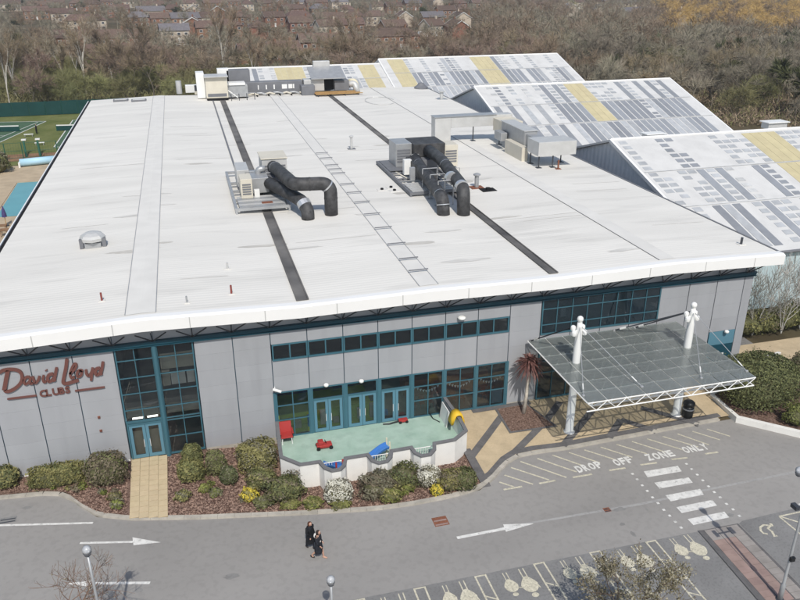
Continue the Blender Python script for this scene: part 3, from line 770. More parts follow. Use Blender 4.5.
for j in range(NYc):
    m = MB()
    for i in range(NXc):
        c = (CX0+(i+.5)*cw, CY0+(j+.5)*cd, LZ)
        for dx in (0, 1):
            for dy in (0, 1): m.tube([c, (CX0+(i+dx)*cw, CY0+(j+dy)*cd, CZ-.05)], 0.045, 5, False)
    m.build('bracing', 'white_metal', can)
m = MB()
for a, b in (((CX0, CY0), (CX1, CY0)), ((CX1, CY0), (CX1, CY1)), ((CX1, CY1), (CX0, CY1)), ((CX0, CY1), (CX0, CY0))):
    d = Vector((b[0]-a[0], b[1]-a[1])).normalized(); e = .03
    m.tube([(a[0], a[1], CZ-.06), (b[0], b[1], CZ-.06)], 0.04, 6)
m.build('edge_rail', 'white_metal', can)
# open trusses below the front and right edges
fz_ = CZ-.68
MB().tube([(CX0, CY0+.02, fz_), (CX1, CY0+.02, fz_)], .045, 6).build('front_chord', 'white_metal', can); MB().tube([(CX1-.02, CY0, fz_), (CX1-.02, CY1, fz_)], .045, 6).build('side_chord', 'white_metal', can)
for i in range(NXc):
    x_ = CX0+i*cw; MB().tube([(x_, CY0, CZ-.06), (x_+cw/2, CY0+.02, fz_), (x_+cw, CY0, CZ-.06)], .034, 5).build('truss_web', 'white_metal', can)
for j in range(NYc):
    y_ = CY0+j*cd; MB().tube([(CX1, y_, CZ-.06), (CX1-.02, y_+cd/2, fz_), (CX1, y_+cd, CZ-.06)], .034, 5).build('truss_web', 'white_metal', can)
for px, py in ((569, 431.5), (676, 414.5)):
    b = S(px, py); x, y = b.x, b.y; z0 = terrain(x, y)
    cl = MB().lathe((x, y, 0), [(0.42, z0-.02), (0.42, z0+.05), (0.30, z0+.09), (0.28, 5.0), (0.28, 6.4), (0.25, 7.4), (0.20, 8.4), (0.17, 8.75)], 18).build('column', 'white_metal', can, True)
    MB().lathe((x, y, 0), [(0.08, 8.72), (0.13, 8.8), (0.20, 8.88), (0.225, 9.02), (0.19, 9.14), (0.09, 9.22)], 16).build('mast_ball', 'white_metal', cl, True)
    m = MB()
    for s_ in (-1, 1):
        m.lathe((x+s_*.4, y-.05, 0), [(.10, 7.75), (.17, 7.8), (.19, 7.95), (.17, 8.08), (.10, 8.14)], 10)
        m.lathe((x+s_*.36, y+.22, 0), [(.10, 8.05), (.17, 8.1), (.19, 8.25), (.17, 8.38), (.10, 8.44)], 10)
        m.tube([(x, y, 8.3), (x+s_*.42, y, 7.95)], 0.06, 6)
    m.tube([(x, y-.05, 8.2), (x, y-.05, 8.8)], 0.13, 8)
    m.build('lug', 'white_metal', cl)
    for sx, sy, rr, mm in ((-1.9, -4.4, .024, 'galv'), (2.6, -4.4, .024, 'galv'), (-2.0, 3.95, .05, 'steel_dark'), (-3.8, 3.95, .05, 'steel_dark')):
        e = (min(max(x+sx, CX0+.15), CX1-.1), min(max(y+sy, CY0+.3), CY1-.05), CZ+.04)
        rd = MB().tube([(x, y, 8.55), e], rr, 6).build('tension_rod', mm, can)
        a_, b_ = Vector((x, y, 8.55)), Vector(e)
        MB().tube([a_.lerp(b_, .84), a_.lerp(b_, .92)], rr*1.7, 6).build('turnbuckle', 'white_metal', rd)
        MB().lathe((e[0], e[1], CZ+.02), [(.12, 0), (.12, .06), (.05, .1)], 8).build('anchor', 'galv', rd)
# litter bin under the canopy
b = S(687, 416.5); z0 = terrain(b.x, b.y)
bn = thing('litter_bin', 'black barrel shaped litter bin beside the right canopy column', 'bin', (b.x, b.y, z0))
MB().lathe((b.x, b.y, z0), [(.36, 0), (.40, .06), (.42, .5), (.40, 1.05)], 16).build('body', 'bin_black', bn, True)
MB().lathe((b.x, b.y, z0), [(.44, 1.06), (.46, 1.12), (.44, 1.25), (.30, 1.38), (.10, 1.42)], 16).build('lid', 'bin_black', bn, True)
MB().lathe((b.x, b.y, z0), [(.425, .7), (.435, .72), (.435, .78), (.425, .8)], 16).build('band', 'galv', bn)

# ------------------------------------------------------------------ indoor tennis halls
def hall(label, x0, x1, yr, zr, half, zr_e, base, seed, yellow, pattern, tiers, back=True):
    h = thing('tennis_hall', label, 'hall', ((x0+x1)/2, yr, -0.4))
    y0, y1 = yr-half, yr+half
    sl = (zr-zr_e)/half
    zz = lambda y: zr-abs(y-yr)*sl
    m = MB(); t = 0.25
    vs = []
    for x in (x0-.35, x1+.35):
        vs += [(x, y0-.4, zz(y0-.4)), (x, yr, zr), (x, y1+.4, zz(y1+.4)), (x, y0-.4, zz(y0-.4)-t), (x, yr, zr-t), (x, y1+.4, zz(y1+.4)-t)]
    fs = [(0, 6, 7, 1), (1, 7, 8, 2), (4, 10, 9, 3), (5, 11, 10, 4), (0, 3, 9, 6), (2, 8, 11, 5), (0, 1, 4, 3), (1, 2, 5, 4), (6, 9, 10, 7), (7, 10, 11, 8)]
    rf = m.add(vs, fs).build('roof', 'hall_roof', h)
    m = MB(); m.add([(x0, y0, -.4), (x0, y1, -.4), (x0, y1, zr_e-.3), (x0, yr, zr-.3), (x0, y0, zr_e-.3)], [(0, 1, 2, 3, 4)])
    m.build('gable_wall', 'hall_clad', h)
    m = MB(); m.add([(x1, y0, -.4), (x1, y0, zr_e-.3), (x1, yr, zr-.3), (x1, y1, zr_e-.3), (x1, y1, -.4)], [(0, 1, 2, 3, 4)])
    m.build('gable_wall', 'hall_clad', h)
    box_obj('front_wall', 'hall_front', h, x0+.01, x1-.01, y0, y0+.2, -.4, zr_e-.1)
    box_obj('rear_wall', 'hall_clad', h, x0+.01, x1-.01, y1-.2, y1, -.4, zr_e-.1)
    MB().tube([(x0-.35, yr, zr+.02), (x1+.35, yr, zr+.02)], .14, 6).build('ridge_cap', 'fascia', h)
    MB().tube([(x0-.3, y0-.45, zz(y0-.4)-.1), (x1+.3, y0-.45, zz(y0-.4)-.1)], .16, 8).build('eaves_gutter', 'slate_grey', h)
    for x in (x0-.37, x1+.37):
        m = MB()
        m.add([(x-.14, y0-.4, zz(y0-.4)+.05), (x+.14, y0-.4, zz(y0-.4)+.05), (x+.14, yr, zr+.06), (x-.14, yr, zr+.06), (x-.14, y0-.4, zz(y0-.4)-.35), (x+.14, y0-.4, zz(y0-.4)-.35), (x+.14, yr, zr-.34), (x-.14, yr, zr-.34)],
              [(0, 1, 2, 3), (4, 7, 6, 5), (0, 4, 5, 1), (0, 3, 7, 4), (1, 5, 6, 2)])
        m.build('barge_board', 'fascia', h)
    # translucent sheets on the slope that faces the car park
    rnd = random.Random(seed); pitch = 1.22; sa = math.atan(sl)
    n = int((x1-x0-1.0)/pitch)
    cnt = 0
    for i in range(n):
        cx = x0+.8+i*pitch
        inY = [q for q in yellow if q[0] <= cx <= q[1]]
        for ti, (ta, tb) in enumerate(tiers):
            if inY and ti < inY[0][2]: kind = 'hall_yellow'; w = pitch*.97; parts = [(ta+.004, tb-.004)]
            else:
                pr, br = pattern(i/n, ti)
                if rnd.random() > pr: continue
                kind = 'hall_light' if rnd.random() < 0.72 else 'hall_mid'; w = pitch*.80
                if rnd.random() < br:
                    kind = 'hall_mid' if rnd.random() < .65 else 'hall_dirty' if rnd.random() < .5 else 'hall_light'; k = 6; parts = [(ta+(tb-ta)*(q+.12)/k, ta+(tb-ta)*(q+.72)/k) for q in range(k) if rnd.random() < .9]
                else: parts = [(ta+.006, tb-.006)]
            for a, b in parts:
                ya, yb = yr-half*a, yr-half*b; L_ = (ya-yb)/math.cos(sa)
                inst(unit_box(kind), 'rooflight', (cx, (ya+yb)/2, zz((ya+yb)/2)-.01), rf, rot=(sa, 0, 0), sc=(w*K, L_*K, .045*K))
    for q in (.333, .64):
        yq = yr-half*q; MB().add([(x0, yq-.06, zz(yq-.06)+.06), (x1, yq-.06, zz(yq-.06)+.06), (x1, yq+.06, zz(yq+.06)+.06), (x0, yq+.06, zz(yq+.06)+.06)], [(0, 1, 2, 3)]).build('sheet_lap', 'hall_dirty', rf)
    return h
T3 = [(.02, .33), (.335, .635), (.645, .985)]
def pat1(u, t):
    if u < .05: return (.5, .9)
    return ((.7, .92), (.72, .5), (.95, .35))[t]
def pat2(u, t):
    if u < .30: return ((.45, .9), (.75, .5), (.8, .3))[t]
    return ((.9, .55), (1.0, .03), (1.0, .0))[t]
def pat3(u, t): return ((.5, .75), (.92, .15), (1.0, .05))[t]
h1 = hall('nearest tennis hall, pale corrugated roof with scattered grey rooflights, at right edge', 48.5, 112, 81, 12.8, 22, 6.0, 0, 21, [(65.6, 70.9, 2), (96, 102, 2)], pat1, T3)
h2 = hall('second tennis hall, roof mostly dark grey rooflight strips, behind the nearest hall', 48.5, 86, 127, 12.8, 22, 6.0, 0, 22, [(64.2, 68.8, 2)], pat2, T3)
h3 = hall('far tennis hall, high roof with yellowed block near its left end', 43.1, 86, 173.5, 12.8, 22, 6.0, 0, 23, [(44.0, 48.7, 3), (63.6, 69.2, 3)], pat3, T3)
h4 = hall('low tennis hall roof just behind the rooftop machinery of the club', 8, 42.4, 172, 12.0, 21.4, 5.6, 0, 24, [(19.5, 25.0, 3), (37.6, 41.4, 3)], pat3, T3)
# ventilator boxes standing on hall ridges
for px, py, z, lab in ((774, 126, 12.9, 'white ventilator box on the ridge of the nearest hall'), (653, 137, 9.0, 'small white ventilator low on the second hall roof')):
    p = P(px, py, z)
    r = thing('roof_ventilator', lab, 'ventilator', (p.x, p.y, p.z-.25))
    MB().box(p.x-1.4, p.x+1.4, p.y-.7, p.y+.7, p.z-.25, p.z+.5).build('housing', 'galv_pale', r, bevel=.05)
    MB().box(p.x-1.6, p.x+1.6, p.y-.9, p.y+.9, p.z+.502, p.z+.62).build('cap', 'white_metal', r, bevel=.03)
for px, py, z in ((520, 60, 11.0), (448, 64, 11.0)):
    p = P(px, py, z); yy = p.y; 
# valley blocks between the halls
struct(sheet('service_yard', 'asphalt_bays', [(43.2, 52.2), (48.4, 52.2), (48.4, 150), (43.2, 150)], -0.5))

# ------------------------------------------------------------------ plant on the club roof
def duct(m, pts, r, n=14, bend=0.9):
    """round duct with smooth elbows"""
    pts = [Vector(p) for p in pts]; out = [pts[0]]
    for i in range(1, len(pts)-1):
        a, b, c = pts[i-1], pts[i], pts[i+1]
        d0 = (a-b); d1 = (c-b); l = min(bend*r*1.7, d0.length*.49, d1.length*.49)
        s_, e = b+d0.normalized()*l, b+d1.normalized()*l
        for q in range(7):
            t = q/6; out.append(s_*(1-t)**2 + b*2*t*(1-t) + e*t*t)
    out.append(pts[-1]); return m.tube(out, r, n)
def seams(m_pts, r, parent, step=1.25):
    """overlap bands and a few strips of tape along a lagged duct"""
    pts = [Vector(p) for p in m_pts]; rr_ = random.Random(len(m_pts)+int(r*100))
    for a, b in zip(pts, pts[1:]):
        L_ = (b-a).length; n_ = int((L_-1.3)/step)
        for k in range(n_):
            c = a.lerp(b, (.75+(k+.5)*step)/L_)
            ax = (b-a).normalized(); t = MB().tube([c-ax*.05, c+ax*.05], r+.02, 14, False).build('lagging_band', 'foil' if rr_.random() < .18 else 'lagging', parent)
def ring(c, axis, r, w, mat_, parent, n=14):
    c = Vector(c); a = Vector(axis).normalized()
    return MB().tube([c-a*w/2, c+a*w/2], r, n).build('duct_band', mat_, parent)
def grid_unit(parent, x0, x1, y0, y1, z0, z1, mat_='galv_pale', louver='slate_grey', face='-y', name='housing', n=5):
    h = MB().box(x0, x1, y0, y1, z0, z1).build(name, mat_, parent, bevel=.03)
    for i in range(n):
        z = z0+(z1-z0)*(.2+.6*i/n)
        if face == '-y': piece('louvre', louver, h, x0+.15, x1-.15, y0-.04, y0-.003, z, z+(z1-z0)*.07)
        else: piece('louvre', louver, h, x1+.003, x1+.04, y0+.15, y1-.15, z, z+(z1-z0)*.07)
    return h
# (1) plant in the left valley with two black ducts
z0 = roof_z(6.0)
u1 = thing('rooftop_plant', 'rooftop air plant with two black elbow ducts standing over the left valley gutter', 'air plant', (6.2, 74, z0))
fx0, fx1, fy0, fy1, fz = 3.5, 8.3, 68.6, 83.0, 11.5
fr = MB()
for x in (fx0, fx1): fr.box(x-.12, x+.12, fy0, fy1, fz-.3, fz)
for y in (fy0+.1, fy0+3.2, fy0+6.4, fy0+9.6, fy1-.1): fr.box(fx0+.12, fx1-.12, y-.1, y+.1, fz-.28, fz-.02)
for x in (fx0, fx1):
    for y in (fy0+.1, fy0+4.8, fy0+9.6, fy1-.1): fr.box(x-.09, x+.09, y-.09, y+.09, roof_z(x)-.02, fz-.3)
fr.build('support_frame', 'galv', u1)
for i in range(6): piece('grating', 'galv_pale' if i % 2 else 'galv', u1, fx0+.3, fx1-.3, fy0+.25+i*.62, fy0+.72+i*.62, fz-.06, fz+.02)
piece('rust_plate', 'rust', u1, 5.9, 6.9, fy0+.9, fy0+1.5, fz+.022, fz+.06)
grid_unit(u1, 4.2, 5.3, 71.6, 73.8, fz+.03, fz+1.9, 'cream_metal')
grid_unit(u1, 4.2, 5.4, 76.0, 79.6, fz+.03, fz+1.7, 'galv_pale')
grid_unit(u1, 6.8, 9.3, 77.0, 80.2, fz+.03, fz+2.35, 'galv_pale')
MB().box(6.7, 9.4, 76.9, 80.4, fz+2.38, fz+2.5).build('cover', 'cream_metal', u1, bevel=.03)
MB().box(5.4, 7.0, 73.2, 76.6, fz+.03, fz+1.5).build('housing', 'galv', u1, bevel=.03)
MB().box(6.9, 9.2, 73.8, 76.9, fz+.03, fz+1.3).build('housing', 'slate_grey', u1, bevel=.03)
a = PR(331.5, 214.5); b = PR(308, 218.5)
m = MB(); duct(m, [(7.9, 77.2, fz+1.6), (7.9, 74.0, fz+2.1), (8.6, a.y+.4, fz+2.35), (a.x, a.y, fz+2.35), (a.x, a.y, roof_z(a.x)-.05)], 0.6)
dA = m.build('duct', 'lagging', u1, True); seams([(7.9, 77.2, fz+1.6), (7.9, 74.0, fz+2.1), (8.6, a.y+.4, fz+2.35), (a.x, a.y, fz+2.35), (a.x, a.y, roof_z(a.x)-.05)], .6, dA)
m = MB(); duct(m, [(6.9, 73.9, fz+.9), (8.3, 69.5, fz+.9), (b.x-.3, b.y+1.0, fz+.75), (b.x, b.y-.1, fz+.2), (b.x, b.y-.1, roof_z(b.x)-.05)], 0.59)
dB = m.build('duct', 'lagging', u1, True)
ring((a.x-.28, a.y, fz+2.12), (1, 0, -1), .635, .12, 'foil', dA); ring((7.9, 75.0, fz+1.95), (0, 1, 0), .625, .25, 'slate_grey', dA)
ring((b.x-.2, b.y+.55, fz+.62), (.3, -.7, -.65), .625, .5, 'foil', dB)
m = MB(); duct(m, [(6.9, 75.2, fz+1.9), (6.2, 75.2, fz+1.9), (6.2, 75.2, fz+.1)], .3, 10); m.build('pipe', 'galv', u1, True)
# (2) plant at the right valley
u2 = thing('rooftop_plant', 'rooftop air plant with two long black ducts running to the front beside the right valley', 'air plant', (22.0, 76, roof_z(22)))
fz = 11.35
a = PR(379.5, 167); fx0 = a.x; fx1 = fx0+5.6; fy1 = 84.0; fy0 = 70.0
fr = MB()
for x in (fx0, fx1): fr.box(x-.12, x+.12, fy0, fy1, fz-.28, fz)
for y in [fy0+.1+i*2.75 for i in range(6)]: fr.box(fx0+.12, fx1-.12, y-.1, y+.1, fz-.26, fz-.02)
for x in (fx0, fx1):
    for y in (fy0+.1, fy0+5, fy0+10, fy1-.1): fr.box(x-.09, x+.09, y-.09, y+.09, roof_z(x)-.02, fz-.28)
fr.build('support_frame', 'slate_grey', u2)
piece('deck_plate', 'slate_grey', u2, fx0+.14, fx0+2.6, 78.8, fy1-.2, fz+.0, fz+.05)
for i in range(5): piece('grating', 'galv_pale', u2, fx0+.2, fx1-.3, fy0+.25+i*.7, fy0+.72+i*.7, fz-.05, fz+.02)
grid_unit(u2, fx0+1.2, fx0+3.0, 80.2, 83.2, fz+.06, fz+2.6, 'galv')
MB().box(fx0+3.02, fx0+6.6, 79.4, 83.2, fz+1.2, fz+2.6).build('housing', 'lagging', u2, bevel=.06)
MB().box(fx0+3.1, fx0+5.4, 78.0, 83.0, fz+.06, fz+1.18).build('housing', 'slate_grey', u2, bevel=.04)
grid_unit(u2, fx0+6.7, fx0+8.3, 80.0, 82.2, fz-.2, fz+2.2, 'cream_metal')
piece('cabinet', 'white_metal', u2, fx0+1.2, fx0+2.0, 76.8, 77.4, fz+.03, fz+1.6)
a = PR(463.5, 214.5); b = PR(443.5, 214.5)
m = MB(); duct(m, [(fx0+4.7, 80.5, fz+1.9), (fx0+4.5, 74.5, fz+2.0), (a.x, a.y+.2, fz+1.9), (a.x, a.y, roof_z(a.x)-.05)], 0.6)
dA = m.build('duct', 'lagging', u2, True); seams([(fx0+4.7, 80.5, fz+1.9), (fx0+4.5, 74.5, fz+2.0), (a.x, a.y+.2, fz+1.9), (a.x, a.y, roof_z(a.x)-.05)], .6, dA)
m = MB(); duct(m, [(fx0+3.0, 79, fz+1.2), (fx0+2.4, 74, fz+1.1), (b.x, b.y+.3, fz+.9), (b.x, b.y, roof_z(b.x)-.05)], 0.59)
dB = m.build('duct', 'lagging', u2, True); seams([(fx0+3.0, 79, fz+1.2), (fx0+2.4, 74, fz+1.1), (b.x, b.y+.3, fz+.9)], .59, dB)
MB().box(fx0+1.9, fx0+2.8, 70.5, 78.8, fz+.2, fz+1.5).build('duct_box', 'lagging', u2, bevel=.08)
ring((a.x, a.y+.75, fz+1.9), (0, 1, .1), .635, .4, 'foil', dA); ring((a.x, a.y+3.6, fz+2.0), (-.1, 1, 0), .635, .45, 'foil', dA)
ring((b.x, b.y+.1, fz+.45), (0, .3, 1), .625, .08, 'foil', dB)
for y in (66.5, 69.0, 71.5):
    m = MB(); x = fx0+1.6
    m.tube([(x, y, roof_z(x)), (x, y, fz+1.9)], .05, 6); m.tube([(x+1.5, y, roof_z(x)), (x+1.5, y, fz+1.9)], .05, 6); m.tube([(x, y, fz+1.9), (x+1.5, y, fz+1.9)], .05, 6)
    m.box(x-.25, x+.25, y-.25, y+.25, roof_z(x-.2)-.01, roof_z(x)+.06)
    m.build('duct_hanger', 'galv', u2)
# (3) square grey duct run near the right edge
u3 = thing('roof_ductwork', 'square grey metal duct arching across the roof by the right edge', 'duct', (34, 84, roof_z(34)))
L0 = PR(440, 144); x0, y0 = L0.x-.55, L0.y-.2
zt = 14.3
MB().box(x0-.2, x0+1.9, y0, y0+1.6, roof_z(x0)-.05, zt).build('duct_leg', 'galv_pale', u3, bevel=.03)
MB().box(x0+1.905, x0+10.2, y0+.02, y0+1.58, zt-1.35, zt-.01).build('duct_run', 'galv_pale', u3, bevel=.03)
MB().box(x0-.3, x0+8.0, y0-.1, y0+1.7, zt+.003, zt+.06).build('duct_lid', 'galv', u3)
MB().box(x0+7.6, x0+10.25, y0-3.2, y0+.015, zt-1.9, zt-.35).build('duct_run', 'cream_metal', u3, bevel=.03)
MB().box(x0+7.4, x0+9.0, y0-10.2, y0-3.22, zt-2.15, zt-.2).build('duct_run', 'galv', u3, bevel=.03)
MB().box(x0+7.3, x0+9.1, y0-10.3, y0-3.1, zt-.197, zt-.12).build('duct_lid', 'galv_pale', u3)
MB().box(x0+6.6, x0+7.35, y0-11.5, y0-6.4, roof_z(x0+7)-.03, zt-1.75).build('housing', 'cream_metal', u3, bevel=.03)
MB().box(x0+6.4, x0+7.2, y0-5.6, y0-3.4, zt-2.2, zt-1.2).build('housing', 'galv', u3, bevel=.03)
MB().box(x0+6.9, x0+11.5, y0-15.2, y0-12.2, zt-2.0, zt-.45).build('housing', 'galv_pale', u3, bevel=.03)
MB().box(x0+7.6, x0+9.0, y0-12.21, y0-10.21, zt-1.9, zt-.5).build('duct_run', 'galv', u3, bevel=.03)
for xx, yy in ((x0+7.2, y0-14.8), (x0+8.9, y0-14.8), (x0+7.2, y0-12.6), (x0+11.0, y0-12.6), (x0+9.7, y0+.8), (x0+5.2, y0+.8), (x0+7.7, y0-2.0), (x0+7.7, y0-9.5)):
    MB().tube([(xx, yy, roof_z(xx)-.02), (xx, yy, zt-1.3 if yy > y0-3 else zt-1.9)], .07, 6).box(xx-.3, xx+.3, yy-.3, yy+.3, roof_z(xx)-.03, roof_z(xx)+.05).build('stand', 'steel_dark', u3)
MB().box(x0-.6, x0+2.3, y0-.8, y0+2.0, roof_z(x0-.6)-.1, roof_z(x0)+.1).build('upstand', 'cream_metal', u3)
# (4) far left air handling unit
z0 = roof_z(5.5)
u4 = thing('air_handling_unit', 'big pale box air handler at the far left valley end', 'air plant', (5.4, 133, z0))
a = PR(207, 101); b = PR(229, 100.5)
MB().box(a.x, b.x, a.y, a.y+3.2, z0+.45, z0+3.9).build('housing', 'cream_metal', u4, bevel=.05)
MB().box(a.x-.15, b.x+.15, a.y-.6, a.y+3.3, z0+3.91, z0+4.05).build('lid', 'galv_pale', u4)
MB().box(a.x+.25, b.x-.25, a.y-.04, a.y-.003, z0+.7, z0+1.2).build('louvre', 'slate_grey', u4)
MB().box(a.x+.1, b.x-.1, a.y+.1, a.y+3.0, z0-.05, z0+.44).build('base_frame', 'dark_void', u4)
MB().box(a.x-1.4, a.x-.05, a.y+2.2, a.y+5.0, z0+.2, z0+4.4).build('side_box', 'white_metal', u4, bevel=.05)
MB().box(b.x+.05, b.x+3.4, a.y+1.2, a.y+3.6, z0+.3, z0+2.3).build('side_box', 'galv', u4, bevel=.04)
MB().box(b.x+.0, b.x+3.0, a.y+1.0, a.y+3.2, z0+2.32, z0+2.7).build('side_cover', 'white_metal', u4)
MB().box(b.x+.2, b.x+4.2, a.y+4.4, a.y+6.6, z0+.3, z0+4.4).build('rear_box', 'slate_grey', u4, bevel=.04)
MB().box(a.x+2.3, a.x+4.2, a.y+4.4, a.y+6.0, z0+.3, z0+4.7).build('rear_box', 'white_metal', u4, bevel=.04)
MB().tube([(b.x+.1, a.y+.8, z0+1.5), (b.x+1.5, a.y-.6, z0+.5)], .1, 6).build('pipe', 'white_metal', u4)
for i in range(4): MB().tube([(b.x+.4+i*1.3, a.y-.8, roof_z(b.x+.4+i*1.3)-.02), (b.x+.4+i*1.3, a.y-.8, z0+1.2)], .06, 6).build('rail_post', 'steel_dark', u4)
MB().tube([(b.x+.3, a.y-.8, z0+1.2), (b.x+4.5, a.y-.8, z0+1.2)], .05, 6).build('guard_rail', 'galv', u4)
# (5) long low dark duct and its clutter
u5 = thing('roof_ductwork', 'long low dark lagged duct between the two far air handlers', 'duct', (14, 137, roof_z(14)))
a = PR(242, 96); b = PR(306, 93)
MB().box(a.x+.3, b.x-.6, a.y-.2, a.y+1.6, roof_z(a.x)+.25, roof_z(a.x)+2.3).build('duct_run', 'slate_grey', u5, bevel=.1)
MB().box(b.x-1.2, b.x+1.2, a.y-2.5, a.y-.25, roof_z(b.x)-.05, roof_z(b.x)+1.7).build('duct_elbow', 'slate_grey', u5, bevel=.1)
for i, fx in enumerate((.25, .37, .49, .62, .72, .79)):
    x = a.x+(b.x-a.x)*fx; w = (.15, .2, .22, .9, .7, .25)[i]
    piece('label_plate', 'white_metal', u5, x, x+w, a.y-.235, a.y-.202, roof_z(a.x)+1.0, roof_z(a.x)+1.75)
for i in range(7):
    x = a.x+1.0+i*1.45; zz_ = roof_z(x)
    MB().tube([(x, a.y-1.6, zz_+.35+.2*(i % 2)), (x+.9, a.y-1.2, zz_+.5), (x+1.7, a.y-1.7, zz_+.3)], .16, 8).build('pipe', 'galv' if i % 2 else 'cream_metal', u5, True)
for i in range(6):
    x = a.x+.5+i*2.0; MB().box(x-.08, x+.08, a.y-2.1, a.y-.3, roof_z(x)-.03, roof_z(x)+.28).build('bearer', 'dark_void', u5)
# (6) far right air handler on timber boards
u6 = thing('air_handling_unit', 'far air handler with grey sloping hood standing over timber boards', 'air plant', (26, 136, roof_z(26)))
a = PR(314, 96.5); zb_ = roof_z(26)
for i in range(6): piece('board', 'timber', u6, a.x+.3, a.x+8.3+random.uniform(-.6, .6), a.y-.6+i*.55, a.y-.15+i*.55, zb_+.35+.02*(i % 2), zb_+.42+.02*(i % 2))
for i in range(4): MB().box(a.x+.6+i*2.4, a.x+.75+i*2.4, a.y-.7, a.y+2.9, roof_z(a.x+1)-.1, zb_+.345).build('bearer', 'steel_dark', u6)
MB().box(a.x-1.2, a.x+2.4, a.y+2.9, a.y+5.2, zb_+.5, zb_+2.5).build('housing', 'galv_pale', u6, bevel=.05)
MB().box(a.x+4.3, a.x+6.9, a.y+2.9, a.y+5.6, zb_+.45, zb_+2.2).build('housing', 'slate_grey', u6, bevel=.05)
MB().box(a.x+2.42, a.x+4.28, a.y+4.2, a.y+5.4, zb_+.4, zb_+2.6).build('intake', 'dark_void', u6)
m = MB(); X0, X1, Y0, Y1 = a.x+.0, a.x+6.0, a.y+2.2, a.y+6.6
m.add([(X0, Y0, zb_+2.75), (X1, Y0, zb_+2.75), (X1, Y1, zb_+4.3), (X0, Y1, zb_+4.3), (X0, Y0, zb_+2.6), (X1, Y0, zb_+2.6), (X1, Y1, zb_+4.1), (X0, Y1, zb_+4.1)], [(0, 1, 2, 3), (7, 6, 5, 4), (0, 4, 5, 1), (1, 5, 6, 2), (2, 6, 7, 3), (3, 7, 4, 0)])
m.build('hood', 'galv', u6)
MB().box(a.x+1.2, a.x+4.2, a.y+6.65, a.y+7.7, zb_-.1, zb_+5.2).build('rear_box', 'galv_pale', u6, bevel=.05)
m = MB(); duct(m, [(a.x+6.9, a.y+3.6, zb_+1.3), (a.x+8.0, a.y+3.2, zb_+1.6), (a.x+8.3, a.y+2.4, zb_+.1)], .55, 12); m.build('duct', 'galv_pale', u6, True)
m = MB(); duct(m, [(a.x+7.2, a.y+4.6, zb_+1.8), (a.x+8.4, a.y+4.2, zb_+1.9), (a.x+8.6, a.y+3.4, zb_+.1)], .4, 12); m.build('duct', 'toy_cream', u6, True)
# loose hose lying on the roof beside it
c = PR(380, 101); tag(MB().tube([(c.x+2.4*math.cos(t)*1.0, c.y+4.2*math.sin(t), roof_z(c.x+2.4*math.cos(t))+.05) for t in [k*.42 for k in range(0, 14)]], .06, 6).build('hose', 'galv_pale'), 'loose grey hose looped on the roof beside the far air handler', 'hose')
# small roof vents
def cowl(px, py, label):
    p = PR(px, py); z = roof_z(p.x); r = thing('roof_cowl', label, 'vent', (p.x, p.y, z))
    MB().box(p.x-.62, p.x+.62, p.y-.6, p.y+.6, z-.1, z+.42).build('curb', 'galv', r, bevel=.02)
    MB().lathe((p.x, p.y, z), [(.5, .43), (.95, .55), (1.0, .8), (.85, 1.0), (.5, 1.16), (.15, 1.22)], 8).build('hood', 'galv_pale', r)
    MB().box(p.x-1.0, p.x-.7, p.y-.5, p.y-.2, z-.02, z+.75).build('stay', 'slate_grey', r); MB().box(p.x+.7, p.x+1.0, p.y-.5, p.y-.2, z-.02, z+.75).build('stay', 'slate_grey', r)
cowl(94, 246, 'domed grey roof cowl on the left roof slope')
def vent_pipe(px, py, h, r_, label, matp='galv', cap=True, base='rust'):
    p = PR(px, py); z = roof_z(p.x); r = thing('vent_pipe', label, 'vent', (p.x, p.y, z))
    MB().tube([(p.x, p.y, z-.05), (p.x, p.y, z+h)], r_, 10).build('pipe', matp, r)
    MB().box(p.x-r_*3, p.x+r_*3, p.y-r_*2.5, p.y+r_*2.5, z-.04, z+.05).build('flashing', base, r)
    if cap: MB().lathe((p.x, p.y, z+h), [(r_*1.7, -.02), (r_*1.75, .08), (r_*.6, .2)], 10).build('cap', matp, r)
vent_pipe(476.5, 187.5, 1.3, .22, 'capped metal vent pipe right of the long black ducts')
vent_pipe(351.5, 149, 1.5, .16, 'slim white double vent pipe near the roof centre', 'galv_pale', True, 'slate_grey')
vent_pipe(441.5, 99, 1.2, .3, 'stubby grey vent pipe near the far right roof edge', 'galv_pale', True, 'galv')
vent_pipe(102, 301, .6, .065, 'short red pipe at the front of the left ridge', 'red_pipe', False, 'flashing')
vent_pipe(231.5, 294, .65, .07, 'short red pipe near the front eaves left of the dark gutter', 'red_pipe', False, 'flashing')
vent_pipe(227.5, 269, .5, .08, 'tiny grey pipe upslope of the red pipe', 'galv_pale', False, 'flashing')
vent_pipe(187, 303, .5, .06, 'tiny grey pipe close to the front verge', 'galv', False, 'flashing')
vent_pipe(741, 244.5, .6, .1, 'short dark pipe at the front right roof corner', 'steel_dark', False, 'flashing')
vent_pipe(558, 169, 1.0, .1, 'rusty post by the right roof edge', 'rust', False, 'rust')
vent_pipe(488, 190, .25, .25, 'small black roof outlet beside the capped pipe', 'dark_void', False, 'dark_void')
for px, py, lab in ((382, 190, 'leftmost'), (391, 188, 'farthest'), (394.5, 191, 'rightmost')):
    vent_pipe(px, py, .2, .16, lab+' of three small dark roof outlets beside the right plant', 'dark_void', False, 'flashing')
for px, lab in ((121, 'left of two small dark framed hatches on the far roof'), (139, 'right of two small dark framed hatches on the far roof')):
    p = PR(px, 101.0); z = roof_z(p.x); r = thing('roof_hatch', lab, 'hatch', (p.x, p.y, z))
    MB().box(p.x-1.2, p.x+1.2, p.y-.8, p.y+.8, z-.1, z+.25).build('frame', 'slate_grey', r); MB().box(p.x-1.0, p.x+1.0, p.y-.6, p.y+.6, z+.252, z+.33).build('cover', 'galv_pale', r, bevel=.03)
